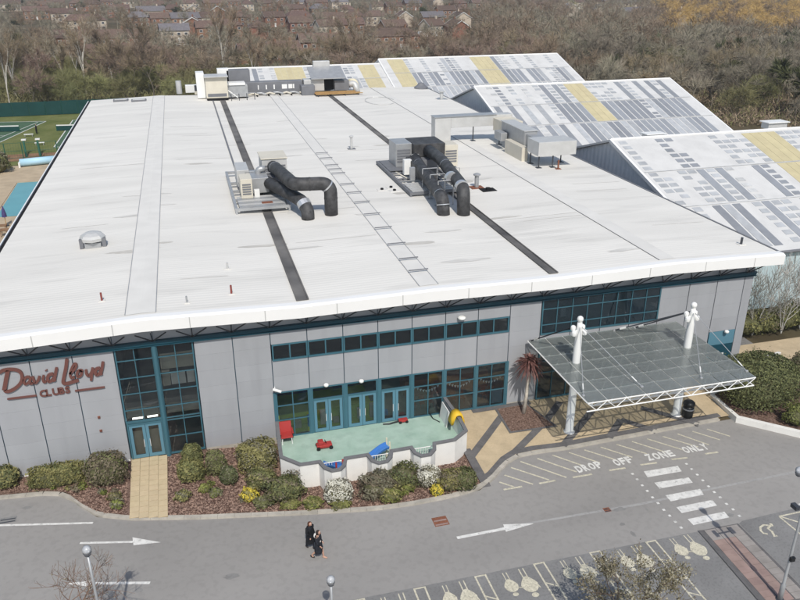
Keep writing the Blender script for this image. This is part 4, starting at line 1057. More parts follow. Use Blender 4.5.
p = PR(421, 88.5); z = roof_z(p.x); r = thing('roof_cowl', 'low dark cowl on the far right roof corner', 'vent', (p.x, p.y, z))
MB().lathe((p.x, p.y, z), [(1.3, -.1), (1.3, .3), (.8, .6), (.5, 1.0), (.2, 1.1)], 12).build('hood', 'slate_grey', r)
MB().box(p.x-1.8, p.x+1.8, p.y-1.2, p.y+1.2, z-.12, z-.01).build('curb', 'galv', r)
p = PR(183, 93.5); z = roof_z(p.x); r = thing('pipe_cluster', 'pale pipes and dark post at the far left roof edge', 'vent', (p.x, p.y, z))
MB().tube([(p.x-.6, p.y, z), (p.x-.6, p.y, z+2.2)], .5, 10).build('pipe', 'galv_pale', r); MB().tube([(p.x+2.3, p.y-.5, z), (p.x+2.3, p.y-.5, z+1.4)], .25, 8).build('post', 'steel_dark', r)
MB().box(p.x+.5, p.x+5.0, p.y+1.2, p.y+2.4, z-.1, z+1.2).build('box_body', 'white_metal', r, bevel=.04)
MB().box(p.x+2.0, p.x+4.6, p.y-1.2, p.y-.6, z-.1, z+.4).build('bearer', 'cream_metal', r)

random.seed(29)
for u_, x0_, x1_, y0_, y1_, n_ in ((u1, 3.7, 8.2, 69.2, 82, 10), (u2, fx0 if False else 20.4, 26.5, 70.5, 83, 10)):
    for i in range(n_):
        x, y = random.uniform(x0_, x1_), random.uniform(y0_, y1_); z = 11.45
        k = i % 3
        if k == 0: MB().box(x-.25, x+.25, y-.2, y+.2, z+.03, z+.03+random.uniform(.4, 1.4)).build('control_box', ('cream_metal', 'galv', 'slate_grey', 'white_metal')[i % 4], u_, bevel=.02)
        elif k == 1: MB().tube([(x, y, z+.1), (x+random.uniform(-1, 1), y+1.2, z+.5), (x+random.uniform(-1, 1), y+2.4, z+.15)], .06, 6).build('pipe', ('galv', 'cream_metal', 'dark_void')[i % 3], u_, True)
        else: MB().tube([(x, y, z), (x, y, z+1.6)], .04, 6).tube([(x+.8, y, z), (x+.8, y, z+1.6)], .04, 6).tube([(x, y, z+1.6), (x+.8, y, z+1.6)], .04, 6).build('pipe_stand', 'galv', u_)
# patched and stained places on the roof around the plant
mat('roof_patch', (.60, .585, .55), .7, .15, var=.12, vs=.6); mat('roof_stain', (.52, .50, .46), .8, .1, var=.12, vs=.8)
for i in range(30):
    px, py = random.uniform(120, 640), random.uniform(112, 262)
    p = PR(px, py); 
    if not (-14 < p.x < 42 and 50 < p.y < 136): continue
    w, d = random.uniform(1.2, 4.5), random.uniform(.12, .45); pts = []
    for k in range(14):
        a_ = 2*math.pi*k/14; q_ = 1+random.uniform(-.25, .25); pts.append((p.x+math.cos(a_)*w*.5*q_, p.y+math.sin(a_)*d*q_))
    MB().add([(x, y, roof_z(x)+.018) for x, y in pts], [tuple(range(14))]).build('roof_patch', 'roof_patch' if i % 3 else 'roof_stain', roof)
# ------------------------------------------------------------------ play patio with its white wall
PW = [(3.85, 47.9), (3.6, 43.48), (4.75, 42.23), (6.0, 42.2), (6.22, 41.46), (6.66, 41.0), (7.24, 41.0), (7.62, 41.4), (7.86, 42.12), (9.25, 42.12),
      (9.4, 41.4), (9.8, 41.0), (10.4, 41.05), (10.82, 41.5), (11.02, 42.12), (12.3, 42.15), (12.36, 41.54), (12.72, 41.02), (13.4, 41.02), (13.9, 41.55), (14.1, 42.2),
      (15.55, 42.25), (16.76, 43.15), (16.84, 44.68), (16.74, 47.9)]
def offset_line(pts, d):
    out = []
    for i, p in enumerate(pts):
        p = Vector(p); n = Vector((0, 0))
        dirs = []
        if i > 0: dirs.append((p-Vector(pts[i-1])).normalized())
        if i < len(pts)-1: dirs.append((Vector(pts[i+1])-p).normalized())
        ns = [Vector((-t.y, t.x)) for t in dirs]
        n = sum(ns, Vector((0, 0))).normalized()
        k = d/max(.5, n.dot(ns[0]))
        out.append((p.x+n.x*k, p.y+n.y*k))
    return out
patio = thing('patio_wall', 'white patio wall with grey coping and three rounded bays in front of the doors', 'wall', (10, 42.2, -.4))
inner = offset_line(PW, 0.16); co, ci = offset_line(PW, -0.05), offset_line(PW, 0.21)
for i in range(len(PW)-1):
    MB().prism([PW[i], PW[i+1], inner[i+1], inner[i]], -.55, 1.42).build('wall_section', 'render_white', patio)
    MB().prism([co[i], co[i+1], ci[i+1], ci[i]], 1.422, 1.53).build('coping_stone', 'coping', patio)
pf = struct(sheet('patio_floor', 'patio_green', [(4.02, 47.94), (3.78, 43.5), (4.85, 42.35), (15.48, 42.35), (16.6, 43.2), (16.68, 44.7), (16.6, 47.94)], .06))
for a_, b_ in ((3, 8), (9, 14), (15, 20)):
    q_ = [inner[k] for k in range(a_+1, b_)]
    m = MB(); m.add([(inner[a_][0]+.02, 42.348, .06)]+[(x, y, .06) for x, y in q_]+[(inner[b_][0]-.02, 42.348, .06)], [tuple(range(len(q_)+2))]); m.build('bay_floor', 'patio_green', pf)
for k, (a, b) in enumerate((((6.05, 42.75), (7.85, 42.75)), ((9.25, 42.7), (11.0, 42.7)), ((12.35, 42.75), (14.1, 42.75)))):
    r = thing('bay_railing', ['white bar railing across the left patio bay', 'white bar railing across the middle patio bay', 'white bar railing across the right patio bay'][k], 'railing', ((a[0]+b[0])/2, a[1], .06))
    MB().tube([(a[0], a[1], .95), (b[0], b[1], .95)], .03, 6).build('top_rail', 'white_metal', r); MB().tube([(a[0], a[1], .2), (b[0], b[1], .2)], .025, 6).build('bottom_rail', 'white_metal', r)
    bm_ = MB().tube([(0, 0, 0), (0, 0, .89*K)], .016, 5).mesh('bar', 'white_metal')
    for i in range(11): inst(bm_, 'bar', (a[0]+(b[0]-a[0])*i/10, a[1], .06), r)
Fp = lambda px, py, z=.06: P(px, py, z)
# red chair
p = Fp(287, 442); r = thing('garden_chair', 'red garden chair at the left end of the patio', 'chair', (p.x, p.y, .06))
for dx in (-.36, .36):
    for dy in (-.3, .3): MB().tube([(p.x+dx, p.y+dy, .06), (p.x+dx*.9, p.y+dy*.9, .62)], .035, 6).build('leg', 'white_metal', r)
MB().box(p.x-.42, p.x+.42, p.y-.4, p.y+.36, .62, .72).build('seat', 'toy_red', r, bevel=.02)
m = MB(); m.add([(p.x-.42, p.y+.34, .72), (p.x+.42, p.y+.34, .72), (p.x+.42, p.y+.55, 1.45), (p.x-.42, p.y+.55, 1.45), (p.x-.42, p.y+.42, .72), (p.x+.42, p.y+.42, .72), (p.x+.42, p.y+.63, 1.45), (p.x-.42, p.y+.63, 1.45)],
      [(0, 1, 2, 3), (7, 6, 5, 4), (0, 4, 5, 1), (1, 5, 6, 2), (2, 6, 7, 3), (3, 7, 4, 0)]); m.build('backrest', 'toy_red', r)
for dx in (-.44, .44): MB().box(p.x+dx-.05, p.x+dx+.05, p.y-.36, p.y+.36, .95, 1.02).build('armrest', 'toy_red', r)
# red toy car
p = Fp(325, 447.5); r = thing('toy_car', 'small red ride on toy car in the middle of the patio', 'toy car', (p.x, p.y, .06))
MB().box(p.x-.6, p.x+.5, p.y-.27, p.y+.27, .18, .42).build('body', 'toy_red', r, bevel=.05); MB().box(p.x-.5, p.x-.1, p.y-.23, p.y+.23, .42, .7).build('seat_back', 'toy_red', r, bevel=.05)
for dx in (-.5, .4):
    for dy in (-.29, .29): MB().tube([(p.x+dx, p.y+dy-.05, .2), (p.x+dx, p.y+dy+.05, .2)], .14, 12).build('wheel', 'bin_black', r)
MB().tube([(p.x+.1, p.y, .42), (p.x+.0, p.y, .72)], .03, 6).build('steering_wheel', 'bin_black', r)
# slides in the bays
def slide(pa, pb, za, zb, m1, label, m2='toy_red', w=.55):
    a, b = Vector(pa), Vector(pb); d = (b-a).normalized(); n = Vector((-d.y, d.x, 0))*w/2
    r = thing('play_slide', label, 'slide', (a.x, a.y, .06)); mm = MB(); vs = []; N_ = 8
    for i in range(N_+1):
        t = i/N_; c = a.lerp(b, t); z = za+(zb-za)*(0.5-0.5*math.cos(math.pi*t))
        vs += [(c.x+n.x, c.y+n.y, z+.18), (c.x+n.x*.85, c.y+n.y*.85, z), (c.x-n.x*.85, c.y-n.y*.85, z), (c.x-n.x, c.y-n.y, z+.18)]
    fs = []
    for i in range(N_):
        for j in range(3): fs.append((4*i+j, 4*i+j+1, 4*i+j+5, 4*i+j+4))
    o = mm.add(vs, fs).build('chute', m1, r); sm_ = o.modifiers.new('solid', 'SOLIDIFY'); sm_.thickness = .05
    for s_ in (-1, 1): MB().tube([(a.x+n.x*s_, a.y+n.y*s_, .06), (a.x+n.x*s_, a.y+n.y*s_, za+.5)], .06, 8).build('post', m2, r)
    for i in range(3): MB().tube([(a.x+n.x-d.x*.1, a.y+n.y-d.y*.1, .3+i*.3), (a.x-n.x-d.x*.1, a.y-n.y-d.y*.1, .3+i*.3)], .04, 6).build('rung', m2, r)
    return r
q0, q1 = Fp(347, 466, .06), Fp(330, 455, .06)
slide((7.3, 41.75, 0), (6.3, 43.6, 0), 1.15, .3, 'toy_blue', 'blue slide with red posts in the left patio bay')
slide((11.0, 43.2, 0), (9.0, 42.9, 0), 1.2, .45, 'toy_blue', 'blue slide with cream posts beside the middle patio bay', 'toy_cream')
p = Fp(331, 470, .06)
r = thing('toy_box', 'low red and cream toy box inside the left patio bay', 'toy', (6.75, 41.75, .06))
MB().box(6.45, 7.0, 41.5, 41.95, .06, .5).build('body', 'toy_red', r, bevel=.03); MB().box(6.43, 7.02, 41.48, 41.97, .502, .58).build('lid', 'toy_cream', r, bevel=.03)
# pull-along wagon
p = Fp(396, 423); r = thing('toy_wagon', 'low red and black toy wagon near the patio doors', 'toy', (p.x, p.y, .06))
MB().box(p.x+.2, p.x+.9, p.y-.2, p.y+.2, .15, .32).build('tray', 'toy_red', r, bevel=.03)
MB().tube([(p.x+.2, p.y, .2), (p.x-.5, p.y-.12, .16), (p.x-1.0, p.y+.02, .12)], .06, 6).build('handle', 'bin_black', r)
for dx in (.3, .8):
    for dy in (-.22, .22): MB().tube([(p.x+dx, p.y+dy-.03, .17), (p.x+dx, p.y+dy+.03, .17)], .11, 10).build('wheel', 'bin_black', r)
# white board and yellow cloth cover, modelled as a slide, at the right wall
r = thing('white_board', 'white board leaning inside the right patio wall', 'board', (16.2, 46.7, .06))
m = MB(); m.add([(16.25, 46.0, .06), (16.25, 47.6, .06), (16.42, 47.6, 1.35), (16.42, 46.0, 1.35), (16.19, 46.0, .06), (16.19, 47.6, .06), (16.36, 47.6, 1.35), (16.36, 46.0, 1.35)], [(0, 1, 2, 3), (7, 6, 5, 4), (0, 4, 5, 1), (1, 5, 6, 2), (2, 6, 7, 3), (3, 7, 4, 0)]); m.build('sheet', 'white_metal', r)
for y in (46.1, 47.5): MB().tube([(16.15, y, .08), (16.33, y, 1.38)], .03, 6).build('frame_post', 'galv', r)
r = thing('play_slide', 'curved yellow slab draped over the right patio wall', 'slide', (16.8, 45.2, .06))
mm = MB(); prof = [(16.3, .9), (16.4, 1.3), (16.55, 1.62), (16.75, 1.68), (16.95, 1.6), (17.08, 1.2), (17.12, .7)]
vs = []; 
for (x, z) in prof: vs += [(x, 44.9, z), (x, 45.7, z)]
o = mm.add(vs, [(2*i, 2*i+1, 2*i+3, 2*i+2) for i in range(len(prof)-1)]).build('chute', 'toy_yellow', r, True); s_ = o.modifiers.new('solid', 'SOLIDIFY'); s_.thickness = .1
for y in (44.88, 45.72): MB().tube([(x, y, z+.05) for x, z in prof], .045, 6).build('side_rail', 'toy_yellow', r, True)
# loose things on the floor
p = Fp(433, 419); tag(MB().tube([(p.x-.1, p.y+.5, .3), (p.x, p.y, .1), (p.x+.35, p.y-.6, .1)], .035, 6).build('broom', 'bin_black'), 'dark broom lying by the patio window', 'broom')

# ------------------------------------------------------------------ shrubs
def leafmat(name, c, c2, var=.3):
    mat(name, c, .65, .25, var=.35, vs=2.6, c2=c2, objvar=.08, trans=.3, spots=.2, ss=5.0)
leafmat('leaf_green', (.165, .18, .07), (.29, .30, .13)); leafmat('leaf_yellowgreen', (.25, .24, .085), (.42, .39, .17)); leafmat('leaf_dark', (.10, .122, .053), (.20, .22, .105))
leafmat('leaf_grey', (.19, .18, .12), (.34, .315, .225)); leafmat('leaf_brown', (.175, .15, .095), (.31, .26, .185)); leafmat('leaf_bright', (.18, .215, .05), (.33, .36, .11))
mat('petal_white', (.56, .55, .47), .7, .2, var=.15, vs=6); mat('petal_yellow', (.52, .42, .06), .7, .2, var=.2, vs=5); mat('leaf_palm', (.085, .03, .03), .5, .35, var=.4, vs=3, c2=(.24, .12, .10), trans=.15)
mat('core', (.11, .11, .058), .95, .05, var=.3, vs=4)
nr = np.random.default_rng(12)
def leaf_quads(pts, nrm, size, flat=.5):
    n = len(pts)
    a = nr.normal(size=(n, 3)); nn = nrm+nr.normal(size=(n, 3))*flat; nn /= np.linalg.norm(nn, axis=1)[:, None]
    u = np.cross(nn, a); u /= np.linalg.norm(u, axis=1)[:, None]+1e-9; v = np.cross(nn, u)
    l = size*nr.uniform(.6, 1.3, (n, 1)); w = l*nr.uniform(.45, .75, (n, 1))
    V = np.stack([pts-u*l, pts+v*w, pts+u*l, pts-v*w], 1).reshape(-1, 3)
    return V, np.arange(4*n).reshape(-1, 4)
def shell(n, rx, ry, h, e=2.0, seed=0, lump=.13, depth=.22):
    """points in the outer layer of a lumpy superellipsoid sitting on the ground"""
    rg = np.random.default_rng(seed)
    d = rg.normal(size=(n, 3)); d /= np.linalg.norm(d, axis=1)[:, None]; d[:, 2] = np.where(d[:, 2] < -.55, -d[:, 2], d[:, 2])
    k = (np.abs(d)**e).sum(1)**(-1/e)
    ph = rg.uniform(0, 6.28, (6, 3)); fr = rg.uniform(2.0, 5.5, (6, 3)); l = np.zeros(n)
    for i in range(6): l += np.sin((d*fr[i]+ph[i]).sum(1))
    r = k*(1+lump*l/2.4)*(1-depth*rg.random(n)**2)*np.where(rg.random(n) < .10, rg.uniform(1.0, 1.16, n), 1.0)
    p = d*r[:, None]
    return np.stack([p[:, 0]*rx, p[:, 1]*ry, h*.46+p[:, 2]*h*.54], 1), d
def shrub(px, py, w, d, h, e, mats, n, leaf, label, name='shrub', cat='shrub', lump=.2, world=None, dens=None, core=.84):
    p = world if world is not None else S(px, py)
    z = terrain(p[0], p[1]) if world is None else p[2]
    r = thing(name, label, cat, (p[0], p[1], z))
    sd = int(abs(px*31+py*17)) % 9973
    cp, cdn = shell(420, w/2*core, d/2*core, h*core, e, sd, lump, 0)
    m = MB()
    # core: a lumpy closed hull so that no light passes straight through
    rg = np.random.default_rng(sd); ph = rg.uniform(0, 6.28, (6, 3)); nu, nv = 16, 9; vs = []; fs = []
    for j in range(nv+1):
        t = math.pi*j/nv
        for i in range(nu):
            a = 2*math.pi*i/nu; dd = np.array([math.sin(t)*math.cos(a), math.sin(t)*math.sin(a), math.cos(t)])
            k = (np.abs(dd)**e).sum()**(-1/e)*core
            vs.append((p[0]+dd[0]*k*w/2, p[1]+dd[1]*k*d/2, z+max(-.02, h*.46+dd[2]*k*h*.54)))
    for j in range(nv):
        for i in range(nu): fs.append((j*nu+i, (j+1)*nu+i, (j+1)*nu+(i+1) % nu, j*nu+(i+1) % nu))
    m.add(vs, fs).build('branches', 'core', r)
    for q, (mn, frac) in enumerate(mats):
        pts, nn = shell(int(n*frac), w/2, d/2, h, e, sd, lump)
        if mn.startswith('petal'): pts = pts*np.array([1.03, 1.03, 1.02])
        pts[:, 2] = np.maximum(pts[:, 2], .03)
        V, F = leaf_quads(pts*K, nn, leaf*K)
        o = bpy.data.objects.new('flowers' if mn.startswith('petal') else 'foliage', np_mesh('foliage', V, F, mn)); col.objects.link(o); place(o, (p[0], p[1], z), r)
    return r
G_, Yg, Dk, Gy, Br, Bt = 'leaf_green', 'leaf_yellowgreen', 'leaf_dark', 'leaf_grey', 'leaf_brown', 'leaf_bright'
SH = [
 (4, 486, 2.3, 1.6, 1.7, 2.6, [(Yg, .6), (Dk, .4)], 1500, .10, 'clipped green bush at the left frame edge against the grey wall'),
 (60, 483.5, 4.0, 1.35, 1.75, 5, [(Yg, .75), (G_, .25)], 3400, .09, 'long clipped box hedge under the sign, yellow green'),
 (108, 482, 3.0, 2.3, 2.75, 2.5, [(Br, .75), (G_, .25)], 3600, .08, 'round brownish bush left of the yellow path'),
 (117, 512, .9, .8, .65, 2, [(Bt, .6), (Gy, .4)], 350, .09, 'small bright green tuft left of the yellow path near the kerb'),
 (115, 499, 1.0, .8, .5, 2, [(Yg, .5), (Br, .5)], 260, .09, 'faded yellow tuft just below the round brownish bush'),
 (193, 462, 1.55, 1.4, 1.75, 2.3, [(G_, .8), (Yg, .2)], 1700, .075, 'small rounded bush at the base of the tall glazing'),
 (192, 479, 2.0, 1.7, 1.9, 2.4, [(Yg, .55), (G_, .45)], 2300, .085, 'yellow green rounded bush in front of the tall glazing'),
 (217, 474, 1.55, 1.45, 2.35, 2.3, [(G_, .75), (Br, .25)], 2300, .07, 'upright egg shaped clipped bush with faint bare patch'),
 (229.5, 483, 1.3, 1.2, 1.55, 2.3, [(Dk, .8), (Gy, .2)], 1500, .075, 'darker egg shaped bush right of the upright one'),
 (183, 500, 1.1, .9, .75, 2, [(Yg, .7), (Gy, .3)], 420, .09, 'small yellowish plant right of the yellow path'),
 (206, 491, 1.0, .8, .6, 2, [(Bt, .7), (Yg, .3)], 380, .09, 'bright green low plant below the egg shaped bushes'),
 (216, 495, .95, .8, .55, 2, [(Bt, .5), (Gy, .5)], 330, .09, 'pale green low plant beside the bright green one'),
 (258, 468, 3.0, 2.4, 2.6, 3.6, [(Yg, .75), (Gy, .25)], 4200, .085, 'tall boxy hedge, yellow green on top, at the left patio corner'),
 (262, 486, 2.2, 1.8, 1.5, 2.2, [(G_, .5), (Yg, .3), (Br, .2)], 2300, .09, 'loose green bush below the boxy hedge'),
 (285, 503, 3.0, 2.1, 1.9, 2.2, [(G_, .55), (Dk, .25), (Br, .2)], 3400, .09, 'broad olive bush in front of the left patio wall'),
 (250.5, 505, 1.35, 1.1, 1.1, 2, [(Yg, .35), ('petal_yellow', .65)], 800, .09, 'bright yellow flowering plant near the kerb'),
 (263, 511, 1.4, 1.0, .8, 2, [(G_, .7), (Gy, .3)], 600, .09, 'low grey green plant right of the yellow flowers'),
 (291, 512, 1.6, .9, .6, 2, [(Bt, .5), (Yg, .5)], 500, .09, 'low bright tuft at the foot of the broad olive bush'),
 (313, 512, 1.4, 1.0, .95, 2, [(Yg, .6), (Bt, .4)], 700, .09, 'rounded yellow green plant by the kerb near the walkers'),
 (339, 501, 2.05, 1.7, 1.95, 2.6, [(Gy, .35), ('petal_white', .65)], 2600, .075, 'white flowering bush below the left patio bay'),
 (341, 512, 1.6, .9, .65, 2, [(Bt, .5), (Yg, .5)], 560, .09, 'low green plant at the foot of the left white bush'),
 (378, 497, 2.6, 2.0, 1.9, 2.2, [(Gy, .6), (Br, .4)], 2900, .09, 'straggly grey green bush below the middle bay'),
 (402, 486, 2.5, 2.0, 1.75, 2.2, [(G_, .45), (Dk, .35), (Br, .2)], 2700, .09, 'dark olive bush right of the grey one, against the wall'),
 (392, 505, 1.7, 1.2, 1.1, 2, [(Yg, .6), (Bt, .4)], 1000, .09, 'yellow green plant by the kerb below the dark olive bush'),
 (408, 494, 1.0, .8, .75, 2, [(Bt, .8), (Yg, .2)], 420, .09, 'small bright green plant between dark olive and right white bush'),
 (430, 485, 1.85, 1.5, 1.8, 2.3, [(Gy, .4), ('petal_white', .6)], 2200, .075, 'white flowering bush below the right patio bay'),
 (437, 497, .95, .8, .95, 2.4, [('leaf_bright', .3), ('petal_yellow', .7)], 700, .075, 'round vivid yellow bush by the kerb'),
 (450, 492, 1.8, 1.5, 1.75, 2.2, [(Yg, .7), (Br, .3)], 1900, .085, 'yellow green bush between white and dark green bushes'),
 (464, 490, 1.9, 1.7, 1.8, 2.5, [(Dk, .45), (G_, .45), (Br, .1)], 2300, .075, 'rounded green bush at the right tip of the bed')]
rt = random.Random(8)
for i in range(34):
    while True:
        x_ = rt.uniform(-13, 16.2); y_ = rt.uniform(kerb_y(x_)+.5, 47.3)
        if -6.7 < x_ < -3.3 or (3.3 < x_ and y_ > 40.9): continue
        break
    lf_ = x_ < -3.3; s_ = rt.uniform(.35, .75)
    o_ = shrub(int(x_*40), int(y_*40), s_, s_, s_*.6, 2, [((Yg, Br, Gy, Bt)[i % 4], 1.0)], 130, .07, 'little weedy tuft in the bark bed '+('left of the yellow path' if lf_ else 'right of the yellow path'), 'weed_tuft', 'plant', .3, world=(x_, y_, terrain(x_, y_)), core=.4)
    o_['group'] = 'weedy tufts in the bark bed'
for t_ in SH:
    k_ = .86 if t_[0] > 240 else .9
    shrub(t_[0], t_[1]-(4.5 if t_[1] > 502 else 2.5 if t_[1] > 488 and t_[0] > 370 else 0), t_[2]*k_, t_[3]*k_, t_[4]*k_*(.9 if t_[5] > 2.25 else 1), *t_[5:], lump=.07 if t_[5] > 2.25 else .2)
zc = -0.05
big = P(765, 412, zc)
shrub(765, 412, 6.4, 5.6, 3.9, 2.3, [(Dk, .55), (G_, .45)], 13000, .085, 'huge dark green domed bush right of the canopy', world=(big.x+.4, big.y+1.6, zc), lump=.07)
p_ = P(797, 425, zc); shrub(797, 425, 2.0, 1.8, 1.6, 2.4, [(Bt, .5), (G_, .5)], 1900, .085, 'bright green bush at right edge below the domed bush', world=(p_.x+.1, p_.y+.2, zc))
p_ = P(793, 376, zc); shrub(793, 376, 3.4, 2.4, 1.8, 2.4, [(Dk, .5), (Br, .5)], 2600, .09, 'dark low bush behind the domed bush at right edge', world=(p_.x+1.2, p_.y, zc))
RS = [(744, 333, 3.4, 2.2, 2.1, [(Yg, .5), (G_, .5)]), (757, 331, 3.2, 2.2, 2.2, [(G_, .7), (Yg, .3)]), (770, 329, 3.0, 2.0, 1.8, [(G_, .6), (Br, .4)]), (783, 327, 3.4, 2.2, 2.3, [(G_, .8), (Yg, .2)]), (797, 325, 3.6, 2.4, 2.6, [(G_, .6), (Dk, .4)])]
for i, (px, py, w, d, h, mt) in enumerate(RS):
    p_ = P(px, py, -.12)
    shrub(px, py, w, d, h, 2.2, mt, 1900, .1, ['green shrub in the row by the hall wall, nearest the building corner', 'second green shrub from the building corner along the hall wall', 'brownish shrub in the middle of the row by the hall wall', 'green shrub right of the bare sapling by the hall wall', 'large green shrub at right edge by the hall wall'][i], world=(p_.x, p_.y, -.12), lump=.2)

# ------------------------------------------------------------------ cordyline palm
b = S(523.5, 413.5); z0 = terrain(b.x, b.y); b = Vector((b.x, b.y-.0, z0))
pal = thing('cordyline_palm', 'slim trunked red leaved cordyline palm standing before the grey wall', 'palm', b)
top = PF(530, 358, b.y)
tp = [b, b.lerp(top, .35)+Vector((.06, 0, 0)), b.lerp(top, .7)+Vector((.03, .02, 0)), top-Vector((0, 0, .35))]
MB().tube(tp, [.17, .13, .12, .14], 10).build('trunk', 'bark_pale', pal, True)
m = MB()
for i in range(240):
    az = random.uniform(0, 6.28); el = random.uniform(-.75, 1.45); L_ = random.uniform(.8, 1.4)
    d = Vector((math.cos(az)*math.cos(el), math.sin(az)*math.cos(el), math.sin(el))); sd = Vector((-math.sin(az), math.cos(az), 0))
    c0 = top-Vector((0, 0, .3)); pts = []
    for t in (0, .35, .7, 1.0):
        q = c0+d*L_*t+Vector((0, 0, -.55*L_*t*t)); w = .07*(1, 1.2, .8, .1)[(0, .35, .7, 1.0).index(t)]
        pts += [q+sd*w, q-sd*w]
    m.add(pts, [(2*k, 2*k+1, 2*k+3, 2*k+2) for k in range(3)])
m.build('crown', 'leaf_palm', pal)
# ------------------------------------------------------------------ painted markings
MZ = ROAD+0.013
def W(px, py, z=ROAD): q = P(px, py, z); return (q.x, q.y)
def flat(poly, m_='paint', name='stripe', parent=None, z=MZ):
    m = MB(); m.add([(x, y, z) for x, y in poly], [tuple(range(len(poly)))])
    o = m.build(name, m_, parent)
    if o.data.polygons[0].normal.z < 0: o.data.flip_normals()
    return o
def line(a, b, w, m_='paint', name='stripe', parent=None, z=MZ):
    A, B = Vector(a), Vector(b); t = (B-A).normalized(); n = Vector((-t.y, t.x))*w/2
    return flat([tuple(A+n), tuple(B+n), tuple(B-n), tuple(A-n)], m_, name, parent, z)
# zebra crossing
zr = thing('zebra_crossing', 'white zebra crossing bars with rows of dots below the canopy', 'crossing', (*W(690, 492), ROAD))
zb4 = lambda *p: [W(600+a/4, 450+b/4) for a, b in p]
for q in [((175, 86), (311, 64), (327, 86), (190, 110)), ((217, 131), (354, 110), (371, 131), (238, 155)), ((261, 182), (400, 156), (416, 179), (283, 206)), ((305, 229), (449, 200), (468, 223), (327, 253)), ((350, 277), (497, 247), (517, 270), (373, 301))]:
    flat(zb4(*q), 'paint', 'bar', zr)
for a, b in [(130, 96), (149, 118), (169, 142), (189, 164), (210, 190), (232, 213), (255, 240), (278, 263), (301, 287), (324, 311), (346, 56), (367, 77), (389, 99), (411, 122), (434, 146), (457, 169), (481, 190), (506, 216), (532, 238), (558, 264)]:
    x, y = W(600+a/4, 450+b/4); flat([(x-.09, y-.09), (x+.09, y-.09), (x+.09, y+.09), (x-.09, y+.09)], 'paint', 'dot', zr)
# hatched drop-off zone with its words
dz_ = thing('drop_off_hatching', 'cream hatched lines along the kerb by the entrance', 'road marking', (*W(600, 460), ROAD))
z5 = lambda a, b: W(440+a/5, 430+b/5); z6 = lambda a, b: W(560+a/5, 400+b/5)
for a, b in [((297, 261), (370, 285)), ((322, 226), (465, 272)), ((355, 188), (545, 250)), ((402, 158), (632, 238)), ((487, 143), (683, 210)), ((562, 126), (712, 178))]:
    line(z5(*a), z5(*b), .13, 'paint_cream', 'stripe', dz_)
for a, b in [((45, 263), (200, 315)), ((122, 250), (280, 300)), ((203, 236), (362, 287)), ((282, 222), (435, 270)), ((360, 208), (530, 262)), ((436, 195), (615, 250)), ((514, 183), (690, 235)), ((588, 170), (745, 225)), ((662, 157), (800, 200)), ((735, 146), (850, 182))]:
    line(z6(*a), z6(*b), .12, 'paint_cream', 'stripe', dz_)
for a, b in [((318, 299), (410, 283)), ((496, 268), (577, 253)), ((664, 238), (760, 221))]: line(z5(*a), z5(*b), .16, 'paint_cream', 'edge_dash', dz_)
for a, b in [((246, 353), (327, 340)), ((402, 325), (484, 314)), ((558, 298), (637, 289)), ((726, 270), (790, 261))]: line(z6(*a), z6(*b), .16, 'paint_cream', 'edge_dash', dz_)
tx = thing('road_lettering', 'white painted capital words along the drop off zone', 'road marking', (*W(640, 462), ROAD))
for wd, a, b in (('DROP', (95, 366), (222, 336)), ('OFF', (284, 332), (374, 312)), ('ZONE', (444, 306), (584, 280)), ('ONLY', (630, 268), (754, 246))):
    A, B = Vector(z6(*a)), Vector(z6(*b)); d = B-A; n = len(wd); ang = math.atan2(d.y, d.x)
    for i, ch in enumerate(wd):
        me = text_mesh(ch, 1.0, 0.0, .05); me.materials.append(MATS['paint'])
        xs = [v.co.x for v in me.vertices]; ys = [v.co.y for v in me.vertices]
        w = d.length/n*.86; sx = w/(max(xs)-min(xs)); sy = .78/(max(ys)-min(ys))
        for v in me.vertices: v.co = ((v.co.x-min(xs))*sx*K, (v.co.y-min(ys))*sy*K, 0)
        q = A+d*(i+.05)/n
        o = inst(me, 'letter', (q.x, q.y, MZ+.006), tx, rz=ang)
        if me.polygons[0].normal.z < 0: me.flip_normals()
# arrows
def arrow(tail, neck, h1, tip, h2, w, label):
    r = thing('road_arrow', label, 'road marking', (*W(*tail), ROAD)); line(W(*tail), W(*neck), w, 'paint', 'shaft', r); flat([W(*h1), W(*tip), W(*h2)], 'paint', 'arrow_head', r, MZ+.003); return r
arrow((457, 538), (507, 528.3), (503, 524.5), (535, 523.5), (506, 532), .24, 'long white road arrow pointing right in the middle of the road')
arrow((80, 543.2), (133, 542), (132.5, 537.5), (161, 542.5), (133.5, 545.5), .17, 'thin white road arrow pointing right, below the yellow path')
arrow((150, 583), (94, 583.5), (95.5, 579.5), (66, 584), (95, 587.5), .2, 'white road arrow pointing left beside the left lamp post')
tag(line(W(-40, 526.6), W(93, 523), .17, 'paint', 'road_line'), 'long white line along the road at left', 'road marking')
